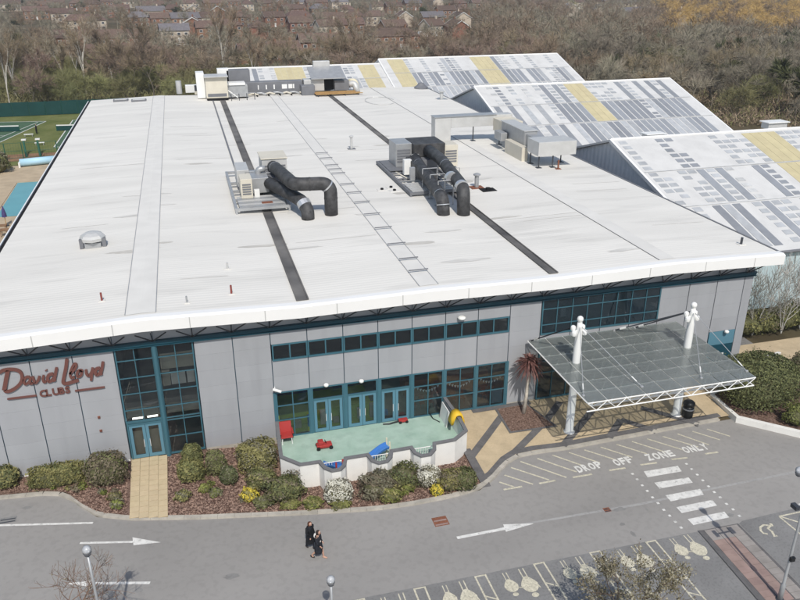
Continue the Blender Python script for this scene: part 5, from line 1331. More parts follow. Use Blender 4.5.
# parking bays: hatched strips and painted figures
strips = [(354, 601, 363, 599.3), (414.5, 589.3, 424.5, 587.3), (475.5, 577, 485, 575), (535, 564.3, 542.5, 562.8), (591, 553, 598.5, 551.4), (645.5, 542.5, 656, 540.7)]
base = []
for i, (a, b, c, d) in enumerate(strips):
    A, B = Vector(W(a, b)), Vector(W(c, d)); base.append((A+B)/2)
    r = thing('bay_marking', ['cream hatched strip between bays, leftmost at the bottom edge', 'cream hatched strip between bays, second from the left', 'cream hatched strip between bays, third from the left', 'cream hatched strip between bays, fourth from the left, just left of the tree shadow', 'cream hatched strip between bays, fifth, partly under the blossoming tree', 'cream hatched strip between bays, rightmost, nearest the slab island'][i], 'road marking', (A.x, A.y, ROAD))
    hw = .31; cx, cy = (A.x+B.x)/2, (A.y+B.y)/2; ln = 6.0
    line((cx-hw, cy), (cx-hw, cy-ln), .1, 'paint_cream', 'side_line', r); line((cx+hw, cy), (cx+hw, cy-ln), .1, 'paint_cream', 'side_line', r); line((cx-hw-.05, cy), (cx+hw+.05, cy), .1, 'paint_cream', 'end_line', r, MZ+.003)
    for k in range(4): line((cx-hw, cy-1.5-k*1.35), (cx+hw, cy-1.95-k*1.35), .09, 'paint_cream', 'cross_line', r, MZ+.003)
def figure(x, y, s_, parent):
    """painted person with legs towards the road, head towards the camera"""
    for dx in (-.13, .13): line((x+dx*s_, y), (x+dx*s_, y-.85*s_), .07*s_, 'paint_cream', 'leg', parent)
    pts = []
    for k in range(18):
        a = 2*math.pi*k/18; rx, ry = .50*s_, .62*s_
        if math.sin(a) > 0: rx *= 1.0-.45*math.sin(a)
        pts.append((x+rx*math.cos(a), y-1.25*s_+ry*math.sin(a)))
    flat(pts, 'paint_cream', 'body', parent, MZ+.003)
    flat([(x+.21*s_*math.cos(2*math.pi*k/14), y-2.08*s_+.17*s_*math.sin(2*math.pi*k/14)) for k in range(14)], 'paint_cream', 'head', parent)
for i in range(5):
    a, b = base[i], base[i+1]; c = a.lerp(b, .5)
    r = thing('bay_symbol', 'painted cream pair of figures in a parking bay, ' + ['leftmost bay at the bottom edge', 'second bay from the left', 'bay in the middle of the row', 'bay covered by the tree shadow', 'bay behind the blossoming tree'][i], 'road marking', (c.x, c.y, ROAD))
    figure(c.x-.42, c.y-.15, .82, r); figure(c.x+.62, c.y-.1, 1.0, r)
    line((c.x-.3, c.y-1.35), (c.x+.3, c.y-1.55), .07, 'paint_cream', 'arm', r, MZ+.004); line((c.x+.98, c.y-1.1), (c.x+1.12, c.y-1.75), .08, 'paint_cream', 'arm', r, MZ+.004)
c = Vector(W(697, 532)); c = Vector(base[5])+Vector((1.75, 0.05)); r = thing('bay_symbol', 'painted cream pair of figures in the bay beside the slab island', 'road marking', (c.x, c.y, ROAD)); figure(c.x-.42, c.y-.15, .82, r); figure(c.x+.62, c.y-.1, 1.0, r)
line((c.x-.3, c.y-1.35), (c.x+.3, c.y-1.55), .07, 'paint_cream', 'arm', r, MZ+.004)
# wheelchair symbol
w5 = lambda a, b: W(650+a/5.33, 500+b/5.33)
r = thing('wheelchair_symbol', 'cream painted wheelchair symbol in the bay right of the slab island', 'road marking', (*w5(630, 160), ROAD))
def poly_line(pts, w, name, parent): 
    o = ribbon(name, 'paint_cream', pts, w, MZ, 0.0, parent)
    if o.data.polygons[0].normal.z < 0: o.data.flip_normals()
poly_line([w5(*q) for q in [(632, 136), (605, 134), (588, 146), (590, 164), (605, 178), (628, 182)]], .14, 'wheel_arc', r)
poly_line([w5(*q) for q in [(655, 135), (640, 138), (628, 152), (650, 168), (665, 196), (676, 190)]], .15, 'seated_body', r)
x, y = w5(645, 131); flat([(x+.1*math.cos(k*.5), y+.1*math.sin(k*.5)) for k in range(12)], 'paint_cream', 'head', r, MZ+.003)
r = thing('bay_marking', 'cream bay outline at the right edge beside the lamp post', 'road marking', (*w5(700, 90), ROAD))
line(w5(687, 88), w5(860, 52), .11, 'paint_cream', 'end_line', r); line(w5(690, 90), w5(860, 230), .11, 'paint_cream', 'side_line', r); line(w5(692, 88), w5(860, 140), .11, 'paint_cream', 'cross_line', r, MZ+.003)
tag(line(W(793, 507.5), W(830, 499.5), .42, 'paint', 'road_line'), 'short broad white bar at the right edge of the road', 'road marking')
# drain covers
for px, py, w, d, lab in ((440.5, 521.3, .95, .85, 'rusty square drain cover in the road below the flower bed'), (607, 509.8, .45, .4, 'small dark drain cover in the road near the drop off words'), (8, 520, 1.0, .6, 'grey drain cover in the road at the left edge')):
    x, y = W(px, py); r = thing('drain_cover', lab, 'drain cover', (x, y, ROAD))
    m_ = 'rust' if px != 8 else 'asphalt_bays'
    MB().box(x-w/2, x+w/2, y-d/2, y+d/2, ROAD-.02, ROAD+.008).build('frame', m_, r)
    for k in range(4): piece('bar', m_ if k % 2 else 'slab_pink' if px == 440.5 else 'steel_dark', r, x-w*.44, x+w*.44, y-d*.42+k*d*.22, y-d*.42+k*d*.22+d*.15, ROAD+.009, ROAD+.016)

# ------------------------------------------------------------------ lamp posts
def lamp_post(x, y, h, heads, label, cctv=None):
    r = thing('lamp_post', label, 'lamp post', (x, y, ROAD))
    MB().lathe((x, y, ROAD), [(.14, 0), (.14, 1.1), (.085, 1.2), (.07, h*.6), (.055, h-.33)], 12).build('pole', 'galv', r, True)
    MB().lathe((x, y, ROAD), [(.28, 0), (.28, .05), (.17, .09)], 10).build('base_plate', 'steel_dark', r)
    for dx, dy in heads:
        if dx or dy: MB().tube([(x, y, ROAD+h-.5), (x+dx*.6, y+dy*.6, ROAD+h-.2), (x+dx, y+dy, ROAD+h-.18)], .045, 6).build('arm', 'galv', r, True)
        hd = MB().lathe((x+dx, y+dy, ROAD+h), [(.08, -.34), (.15, -.28), (.18, -.16), (.20, -.14)], 14).build('lamp_base', 'slate_grey', r, True)
        MB().lathe((x+dx, y+dy, ROAD+h), [(.18, -.135), (.21, .0), (.20, .10), (.12, .2), (.03, .23)], 14).build('lamp_globe', 'lamp_glass', hd, True)
    if cctv:
        MB().tube([(x-.45, y, ROAD+cctv), (x+.55, y, ROAD+cctv)], .05, 6).build('cross_arm', 'steel_dark', r)
        MB().box(x-.65, x-.4, y-.2, y+.2, ROAD+cctv-.06, ROAD+cctv+.16).build('camera_box', 'steel_dark', r); MB().box(x+.42, x+.75, y-.2, y+.2, ROAD+cctv-.06, ROAD+cctv+.16).build('camera_box', 'steel_dark', r)
    return r
glass('lamp_glass', (.9, .92, .95), .1, (.8, .82, .85), .45, 1.0)
q = P(779.5, 600, ROAD)
lamp_post(q.x, q.y, 8.05, [(0, .75), (-.05, -.65)], 'tall twin head lamp post on the slab island at right edge', cctv=6.4)
for z_ in (2.9,): piece('bracket_box', 'bin_black', None, q.x-.16, q.x+.1, q.y-.25, q.y-.1, ROAD+z_, ROAD+z_+.25)['label'] = 'small black box strapped to the right lamp post'
bpy.data.objects['bracket_box']['category'] = 'box'
lamp_post(-6.57, 30.7, 7.35, [(0, 0)], 'single head lamp post at the bottom left with the bare tree')
lamp_post(4.23, 27.83, 5.45, [(0, 0)], 'single head lamp post at the bottom centre below the walkers')

# ------------------------------------------------------------------ two walkers
mat('skin', (.50, .30, .22), .6, .3); mat('hair_dark', (.025, .015, .012), .6, .3); mat('hair_red', (.09, .035, .02), .6, .3); mat('coat_black', (.012, .013, .016), .8, .2, var=.3, vs=8); mat('coat_navy', (.02, .022, .028), .8, .2, var=.3, vs=8)
mat('scarf', (.78, .75, .70), .8, .2); mat('shoe', (.03, .025, .025), .6, .3); mat('dark_jean', (.02, .022, .03), .8, .2)
def skin_obj(name, pts, edges, rads, mat_, parent, origin, sub=2):
    me = bpy.data.meshes.new(name); me.from_pydata([tuple(p) for p in pts], edges, []); me.materials.append(MATS[mat_])
    o = bpy.data.objects.new(name, me); col.objects.link(o); o.parent = parent; WLOC[o.name] = WLOC[parent.name]
    sk = o.modifiers.new('skin', 'SKIN'); sk.use_smooth_shade = True
    if not me.skin_vertices: me.skin_vertices.new()
    for i, rr in enumerate(rads):
        sv = me.skin_vertices[0].data[i]; sv.radius = (rr, rr) if not hasattr(rr, '__len__') else rr; sv.use_root = (i == 0)
    ss = o.modifiers.new('sub', 'SUBSURF'); ss.levels = sub; ss.render_levels = sub
    return o
def person(x, y, face, h, label, coat, hair, bare, scarf, stride):
    """built in metres, facing +X, then turned"""
    r = thing('person', label, 'person', (x, y, ROAD+.006)); s_ = h/1.70; s1 = stride
    pts = [(0, 0, .93), (.0, 0, 1.12), (.01, 0, 1.32), (.02, 0, 1.43), (.035, 0, 1.50), (.05, 0, 1.60), (.055, 0, 1.68),
           (0, .09, .90), (.16*s1, .09, .50), (.20*s1, .09, .09), (.33*s1, .09, .045),
           (0, -.09, .90), (-.06*s1, -.09, .50), (-.32*s1, -.09, .14), (-.22*s1, -.09, .05),
           (.01, .17, 1.39), (-.06, .22, 1.14), (.10, .20, .93), (.17, .19, .86),
           (.01, -.17, 1.39), (.03, -.22, 1.14), (.17, -.20, .95), (.25, -.19, .90)]
    edges = [(0, 1), (1, 2), (2, 3), (3, 4), (4, 5), (5, 6), (0, 7), (7, 8), (8, 9), (9, 10), (0, 11), (11, 12), (12, 13), (13, 14), (3, 15), (15, 16), (16, 17), (17, 18), (3, 19), (19, 20), (20, 21), (21, 22)]
    rads = [(.13, .16), (.11, .14), (.12, .16), (.07, .10), .05, .085, .06, .085, .06, .04, .035, .085, .06, .04, .035, .055, .042, .032, .03, .055, .042, .032, .03]
    body = skin_obj('body', [Vector(p)*s_ for p in pts], edges, [tuple(q*s_ for q in rr) if hasattr(rr, '__len__') else rr*s_ for rr in rads], 'skin' if bare else 'dark_jean', r, None)
    # coat: skirted body and sleeves slightly outside the figure
    m = MB(); prof = [(.27, .20, .42), (.25, .19, .62), (.21, .18, .92), (.17, .155, 1.08), (.19, .17, 1.28), (.165, .16, 1.40), (.085, .085, 1.47)]
    n = 16; vs = []; fs = []
    for (ry, rx, z) in prof:
        for k in range(n):
            a = 2*math.pi*k/n; w = 1+.06*math.sin(5*a+z*9)*(1 if z < .9 else .2)
            vs.append(((rx*math.cos(a)*w+.015)*s_, ry*math.sin(a)*w*s_, z*s_))
    for i in range(len(prof)-1):
        for k in range(n): fs.append((i*n+k, i*n+(k+1) % n, (i+1)*n+(k+1) % n, (i+1)*n+k))
    fs.append(tuple((len(prof)-1)*n+k for k in range(n)))
    def child(m_, nm, mt, sm=True):
        o = bpy.data.objects.new(nm, m_.mesh(nm, mt, sm)); col.objects.link(o); o.parent = r; return o
    m.add(vs, fs); child(m, 'coat', coat)
    for q in ((15, 16, 17), (19, 20, 21)):
        child(MB().tube([Vector(pts[k])*s_ for k in q], [.085*s_, .07*s_, .058*s_], 10), 'sleeve', coat)
    # head dressing: hair cap with length, face left free
    m = MB(); vs = []; fs = []; nu, nv = 14, 8
    for j in range(nv+1):
        t = math.pi*.72*j/nv
        for k in range(nu):
            a = 2*math.pi*k/nu; rr = .118*(1+.1*(j/nv))
            vx = math.sin(t)*math.cos(a)*rr; 
            if vx > .05: vx = .05
            vs.append(((.035+vx)*s_, math.sin(t)*math.sin(a)*rr*.92*s_, (1.60+math.cos(t)*.125-(.04 if j > 5 else 0))*s_))
    for j in range(nv):
        for k in range(nu): fs.append((j*nu+k, (j+1)*nu+k, (j+1)*nu+(k+1) % nu, j*nu+(k+1) % nu))
    m.add(vs, fs); child(m, 'hair', hair)
    hd = MB().lathe((.062*s_, 0, 1.50*s_), [(.03*s_, 0), (.07*s_, .03*s_), (.088*s_, .10*s_), (.08*s_, .16*s_), (.04*s_, .2*s_)], 12)
    child(hd, 'face', 'skin')
    child(MB().tube([((.15)*s_, 0, 1.60*s_), ((.165)*s_, 0, 1.57*s_)], [.012*s_, .018*s_], 6), 'nose', 'skin')
    for yy in (-.035, .035): child(MB().lathe((.138*s_, yy*s_, 1.605*s_), [(.004, 0), (.011*s_, .008*s_), (.004, .016*s_)], 6), 'eye', 'hair_dark')
    child(MB().tube([(.142*s_, -.022*s_, 1.535*s_), (.147*s_, 0, 1.533*s_), (.142*s_, .022*s_, 1.535*s_)], .006*s_, 5), 'mouth', 'coat_black')
    for wx, wy, wz in (pts[18], pts[22]):
        c = Vector((wx, wy, wz))*s_
        for k in range(4):
            o_ = Vector((.0, (k-1.5)*.016, 0))*s_; ln = (.07, .08, .076, .06)[k]*s_
            child(MB().tube([c+o_, c+o_+Vector((.03*s_, 0, -ln*.6)), c+o_+Vector((.02*s_, 0, -ln))], [.009*s_, .0085*s_, .006*s_], 6), 'finger', 'skin')
        child(MB().tube([c+Vector((.01, 0, .02))*s_, c+Vector((.05, 0, .0))*s_, c+Vector((.06, 0, -.03))*s_], [.011*s_, .01*s_, .007*s_], 6), 'thumb', 'skin')
    for q in (9, 13):
        a = Vector(pts[q])*s_; e = Vector(pts[q+1])*s_
        child(MB().tube([a+Vector((-.06, 0, -.03))*s_, Vector((a.x, a.y, e.z)), e+Vector((.05, 0, -.005))*s_], [.035*s_, .05*s_, .035*s_], 8), 'shoe', 'skin' if bare and q == 9 else 'shoe')
    if scarf: 
        child(MB().lathe((-.10*s_, .06*s_, 1.17*s_), [(.05*s_, 0), (.13*s_, .06*s_), (.15*s_, .15*s_), (.12*s_, .25*s_), (.04*s_, .29*s_)], 12), 'bag', 'scarf')
        child(MB().tube([(-.02*s_, .10*s_, 1.44*s_), (.10*s_, .02*s_, 1.36*s_), (.17*s_, -.08*s_, 1.1*s_)], .03*s_, 6), 'strap', 'scarf')
    r.rotation_euler = (0, 0, face)
    return r
f1 = P(320.5, 560.5, ROAD); f2 = P(314.5, 556.5, ROAD)
person(f1.x-.05, f1.y+.25, R_(-35), 1.74, 'person in black coat with white bag and bare legs walking in front', 'coat_navy', 'hair_dark', True, True, 1.1)
person(f2.x-.1, f2.y+.75, R_(-60), 1.72, 'person with reddish hair in dark coat walking just behind', 'coat_black', 'hair_red', False, False, .7)

# ------------------------------------------------------------------ trees near the camera
def grow(rg, base, dirv, length, rad, depth, out, tips, split=(2, 4), bend=.25, up=.12):
    """grow a branch as a list of tapering tubes; collect tips"""
    n = 4; pts = [Vector(base)]; d = Vector(dirv).normalized()
    for i in range(n):
        d = (d+Vector((rg.gauss(0, bend), rg.gauss(0, bend), rg.gauss(0, bend)+up))*.5).normalized()
        pts.append(pts[-1]+d*length/n)
    rr = [rad*(1-.6*i/n) for i in range(n+1)]
    out.append((pts, rr, depth))
    if depth == 0: tips.append((pts[-1], d, length)); tips.append((pts[2], d, length)); return
    for k in range(rg.randint(*split)):
        t = rg.uniform(.35, 1.0); i = min(n-1, int(t*n)); p = pts[i].lerp(pts[i+1], t*n-i)
        a = rg.uniform(0, 6.28); ax = d.orthogonal().normalized(); ax.rotate(Matrix.Rotation(a, 3, d))
        nd = (d*rg.uniform(.5, 1.0)+ax*rg.uniform(.5, .95)).normalized()
        grow(rg, p, nd, length*rg.uniform(.55, .8), rad*rg.uniform(.42, .58), depth-1, out, tips, split, bend, up)
    grow(rg, pts[-1], d, length*.62, rr[-1], depth-1, out, tips, split, bend, up)
def near_tree(x, y, h, seed, barkm, buds, budm, label, spread=1.0, bud_size=.07, depth=4, budr=.3):
    rg = random.Random(seed); out = []; tips = []
    r = thing('young_tree', label, 'tree', (x, y, ROAD))
    for k in range(1):
        grow(rg, (x, y, ROAD-.05), (0.03, 0, 1), h*.36, h*.018, depth, out, tips, (3, 4), .22*spread, .10)
    m = MB(); t = MB()
    for pts, rr, d in out:
        if d >= depth-1: m.tube(pts, rr, 6, True)
        else: t.tube(pts, [max(.009, q) for q in rr], 4 if d else 3, False)
    m.build('trunk', barkm, r, True); t.build('branches', barkm, r)
    if buds:
        n = buds; V = []
        idx = [rg.randrange(len(tips)) for _ in range(n)]
        pts = np.array([tuple(tips[i][0]-tips[i][1]*tips[i][2]*rg.random()*.9+Vector((rg.gauss(0, budr), rg.gauss(0, budr), rg.gauss(0, budr)))*.4) for i in idx])
        base_ = np.array([x, y, ROAD]); V, F = leaf_quads((pts-base_)*K, nr.normal(size=(n, 3)), bud_size*K, 1.0)
        half = n*6//10
        for a_, b_, mt in ((0, half, budm[0]), (half, n, budm[1])):
            o = bpy.data.objects.new('crown', np_mesh('crown', V[4*a_:4*b_], np.arange(4*(b_-a_)).reshape(-1, 4), mt)); col.objects.link(o); place(o, (x, y, ROAD), r)
    return r
leafmat('bud_pale', (.42, .37, .25), (.60, .55, .42)); leafmat('bud_olive', (.16, .14, .07), (.30, .26, .15))
near_tree(18.35, 24.3, 8.6, 41, 'bark', 9000, ('bud_pale', 'bud_olive'), 'young tree covered in pale buds at the bottom right over the parking bays', 1.15, .06)
mat('bark_rosy', (.22, .15, .115), .9, .1)
near_tree(-8.7, 31.9, 7.2, 43, 'bark_rosy', 700, ('bud_olive', 'bud_pale'), 'nearly bare reddish young tree at the bottom left', 1.0, .035)
# pale bare saplings by the hall wall
mat('twig_pale', (.46, .45, .42), .85, .15); mat('twig_grey', (.20, .19, .165), .9, .1)
for i, (px, py, h, lab) in enumerate(((781, 333, 9.6, 'bare multi stemmed sapling in the shrub row before the pale blue hall wall'), (752, 335, 9.0, 'bare sapling close to the building corner before the pale blue hall wall'), (800, 329, 9.6, 'bare sapling at the right edge before the pale blue hall wall'))):
    p = P(px, py, -.12); rg = random.Random(60+i); r = thing('bare_sapling', lab, 'tree', (p.x, p.y, -.12)); out = []; tips = []
    for k in range(4): grow(rg, (p.x, p.y, -.15), (rg.gauss(0, .25), rg.gauss(0, .2), 1), h*.36, .055, 3, out, tips, (3, 4), .10, .3)
    m = MB(); t = MB()
    for pts, rr, d in out:
        (m if d == 3 else t).tube(pts, [max(.014, q) for q in rr], 5 if d == 3 else 3, False)
    m.build('trunk', 'twig_pale', r, True); t.build('branches', ('twig_pale', 'twig_grey', 'twig_grey')[i], r)
# ------------------------------------------------------------------ courts and pool at the left
GZ = -0.5
HAZE = 0.0002
mat('lawn', (.135, .165, .05), .95, .1, var=.2, vs=.25, c2=(.175, .185, .07), spots=.12, ss=1.5)
mat('court', (.085, .145, .065), .9, .15, var=.1, vs=.4); mat('court_in', (.07, .125, .075), .9, .15, var=.1, vs=.4)
mat('deck', (.46, .37, .26), .85, .2, var=.12, vs=.8); mat('water', (.10, .33, .36), .08, .5, var=.06, vs=.4); mat('pool_cover', (.42, .66, .82), .5, .3)
mat('screen_green', (.012, .055, .052), .85, .15, var=.12, vs=.5); mat('fence_green', (.02, .10, .065), .6, .3); mat('earth', (.24, .145, .085), .95, .1, var=.25, vs=.8)
struct(sheet('lawn', 'lawn', [(-120, 147.5), (-17, 147.5), (-17, 205), (-120, 205)], GZ, .004))
struct(sheet('tennis_court', 'court_in', [W(-80, 123.5, GZ), W(47, 121.3, GZ), W(-2, 143, GZ), W(-100, 146, GZ)], GZ, .012))
def gl(a, b, w=.2, par=None): return line(W(*a, GZ), W(*b, GZ), w, 'paint', 'court_line', par, GZ+.02)
cl_ = thing('court_lines', 'white lines of the tennis court nearest the screen', 'court marking', (*W(20, 130, GZ), GZ))
gl((-80, 123.8), (46, 121.3), .25, cl_); gl((46, 121.3), (-6, 145), .22, cl_); gl((38, 122.2), (-20, 146), .18, cl_); gl((-60, 128.5), (20, 127), .16, cl_); gl((-60, 137), (6, 135.5), .14, cl_)
cl_ = thing('court_lines', 'white court lines beside the roof edge', 'court marking', (*W(62, 135, GZ), GZ))
struct(sheet('tennis_court', 'court_in', [W(73, 120, GZ), W(110, 119, GZ), W(90, 148, GZ), W(53, 148, GZ)], GZ, .016))
gl((73, 120), (54, 147), .22, cl_); gl((73, 120), (95, 119), .2, cl_); gl((54, 147), (80, 147), .2, cl_)
def net(a, b, label):
    A, B = Vector(W(*a, GZ)), Vector(W(*b, GZ)); r = thing('tennis_net', label, 'net', (A.x, A.y, GZ))
    for q in (A, B): MB().tube([(q.x, q.y, GZ), (q.x, q.y, GZ+1.35)], .08, 8).build('post', 'fence_green', r)
    d = (B-A).normalized(); n = Vector((-d.y, d.x))*.03
    MB().prism([(A.x+n.x, A.y+n.y), (B.x+n.x, B.y+n.y), (B.x-n.x, B.y-n.y), (A.x-n.x, A.y-n.y)], GZ+.1, GZ+1.1).build('mesh', 'screen_green', r)
    MB().prism([(A.x+n.x*2, A.y+n.y*2), (B.x+n.x*2, B.y+n.y*2), (B.x-n.x*2, B.y-n.y*2), (A.x-n.x*2, A.y-n.y*2)], GZ+1.105, GZ+1.3).build('tape', 'white_metal', r)
net((-60, 133.5), (20, 131.5), 'long tennis net with white tape at the left edge'); net((57, 131), (98, 130), 'tennis net with white tape partly hidden by the roof edge')
# windbreak screen behind the courts
sc_ = thing('windbreak_screen', 'dark green windbreak screen fence behind the tennis courts', 'fence', (-40, 200.5, GZ))
for i in range(30):
    x = -122+i*3.6
    if x > -14: break
    piece('screen_panel', 'screen_green', sc_, x+.05, x+3.55, 200.4, 200.5, GZ+.1, GZ+3.2+.03*(i % 3)); MB().tube([(x, 200.6, GZ), (x, 200.6, GZ+3.4)], .07, 6).build('post', 'fence_green', sc_)
# chain-link fence posts nearer the pool
fe = thing('court_fence', 'green mesh fence between courts and pool', 'fence', (-30, 153, GZ))
posts = []
for i in range(14):
    x = -62+i*2.95; 
    if x > -20: break
    posts.append(x); MB().tube([(x, 152.6, GZ), (x, 152.6, GZ+3.0)], .09, 6).build('post', 'fence_green', fe)
for zz_ in (.25, 1.5, 2.95): MB().tube([(posts[0], 152.6, GZ+zz_), (posts[-1], 152.6, GZ+zz_)], .035, 5).build('rail', 'fence_green', fe)
m = MB()
for i in range(int((posts[-1]-posts[0])/.45)): m.tube([(posts[0]+i*.45, 152.6, GZ+.2), (posts[0]+i*.45, 152.6, GZ+2.95)], .012, 3, False)
m.build('mesh', 'fence_green', fe)
for x0_, lab in ((-29.3, 'leaning dark green gate post pair by the court fence'), (-26.9, 'green gate post nearest the roof edge')):
    r = thing('gate_post', lab, 'post', (x0_, 155, GZ)); MB().tube([(x0_-.5, 156.5, GZ+2.6), (x0_, 154, GZ)], .2, 6).build('post', 'fence_green', r); MB().box(x0_-.8, x0_+.0, 156.2, 156.8, GZ+2.62, GZ+2.85).build('cap', 'white_metal', r)
for px, py, lab in ((29, 136.5, 'left white court bench on the lawn'), (40, 145, 'right white court bench on the lawn')):
    x, y = W(px, py, GZ); r = thing('court_bench', lab, 'bench', (x, y, GZ)); MB().box(x-.9, x+.9, y-.25, y+.25, GZ+.42, GZ+.52).build('seat', 'white_metal', r)
    for dx in (-.7, .7): MB().box(x+dx-.05, x+dx+.05, y-.2, y+.2, GZ, GZ+.42).build('leg', 'galv', r)
x, y = W(37, 134, GZ); r = thing('person', 'person in black standing by the green posts on the courts', 'person', (x, y, GZ))
skin_obj('body', [Vector(v) for v in [(0, 0, .95), (0, 0, 1.2), (.02, 0, 1.42), (.05, 0, 1.6), (.06, 0, 1.7), (.05, .1, .5), (.05, .1, .06), (-.05, -.1, .5), (-.05, -.1, .06), (.05, .2, 1.38), (.2, .25, 1.1), (.05, -.2, 1.38), (.2, -.25, 1.1)]],
         [(0, 1), (1, 2), (2, 3), (3, 4), (0, 5), (5, 6), (0, 7), (7, 8), (2, 9), (9, 10), (2, 11), (11, 12)], [.16, .16, .12, .09, .08, .09, .05, .09, .05, .06, .04, .06, .04], 'coat_black', r, None, 1)
o = bpy.data.objects.new('face', MB().lathe((.06, 0, 1.52), [(.04, 0), (.09, .06), (.09, .13), (.03, .2)], 10).mesh('face', 'skin', True)); col.objects.link(o); o.parent = r
# pool terrace
struct(sheet('pool_terrace', 'deck', [(-70, 96), (-16, 96), (-16, 147), (-70, 147)], GZ, .012))
struct(sheet('earth_strip', 'earth', [W(-40, 165, GZ), W(60, 158.5, GZ), W(60, 152, GZ), W(-40, 157.5, GZ)], GZ, .02))
pl = [W(-30, 226, GZ), W(14.5, 226, GZ), (-17.5, 118.5), (-17.5, 134.3), W(37, 179, GZ), W(17.5, 180, GZ)]
pl = [(-27.2, 114.5), (-16.4, 114.5), (-16.4, 134.2), (-27.6, 134.2)]
o = struct(sheet('pool', 'water', pl, GZ, .03))
MB().prism([(-27.75, 134.2), (-16.3, 134.2), (-16.3, 134.65), (-27.75, 134.65)], GZ, GZ+.09).build('pool_edge', 'deck', o); MB().prism([(-27.9, 114.3), (-27.5, 114.3), (-27.7, 134.19), (-28.1, 134.19)], GZ, GZ+.09).build('pool_edge', 'deck', o)
a, b = Vector(W(20.5, 167, GZ)), Vector(W(60, 163, GZ))
r = thing('pool_cover_roll', 'pale blue rolled pool cover at the far end of the terrace', 'pool cover', (a.x, a.y, GZ))
MB().tube([(a.x, a.y, GZ+.75), (b.x, b.y, GZ+.75)], .65, 12).build('roll', 'pool_cover', r, True)
for q in (a, b): MB().box(q.x-.15, q.x+.15, q.y-.7, q.y+.7, GZ, GZ+.9).build('end_stand', 'white_metal', r)
q = P(6.5, 226, GZ); x, y = q.x, q.y; r = thing('parasol', 'folded purple parasol on the pool terrace', 'parasol', (x, y, GZ))
MB().tube([(x, y, GZ), (x, y, GZ+2.7)], .05, 6).build('pole', 'timber', r); mat('parasol_purple', (.07, .06, .17), .8, .2)
MB().lathe((x, y, GZ+1.3), [(.32, 0), (.3, .4), (.18, 1.0), (.05, 1.5)], 10).build('canopy', 'parasol_purple', r); MB().lathe((x, y, GZ), [(.4, 0), (.4, .12), (.1, .2)], 10).build('base', 'steel_dark', r)
for i, (px, py) in enumerate(((2, 232), (7, 236))):
    x, y = W(px, py, GZ); r = thing('wooden_table', ['brown wooden table left of the folded parasol', 'brown wooden table below the folded parasol'][i], 'table', (x, y, GZ)); MB().box(x-.7, x+.7, y-.5, y+.5, GZ+.85, GZ+.93).build('top', 'earth', r)
    for dx in (-.6, .6):
        for dy in (-.4, .4): MB().box(x+dx-.04, x+dx+.04, y+dy-.04, y+dy+.04, GZ, GZ+.85).build('leg', 'earth', r)
shrub(2, 170, 4.0, 4.0, 3.6, 2.2, [(G_, .6), (Gy, .4)], 2200, .16, 'round green bush beside the pool at the left edge', world=(P(2, 172, GZ).x-.4, P(2, 172, GZ).y, GZ))

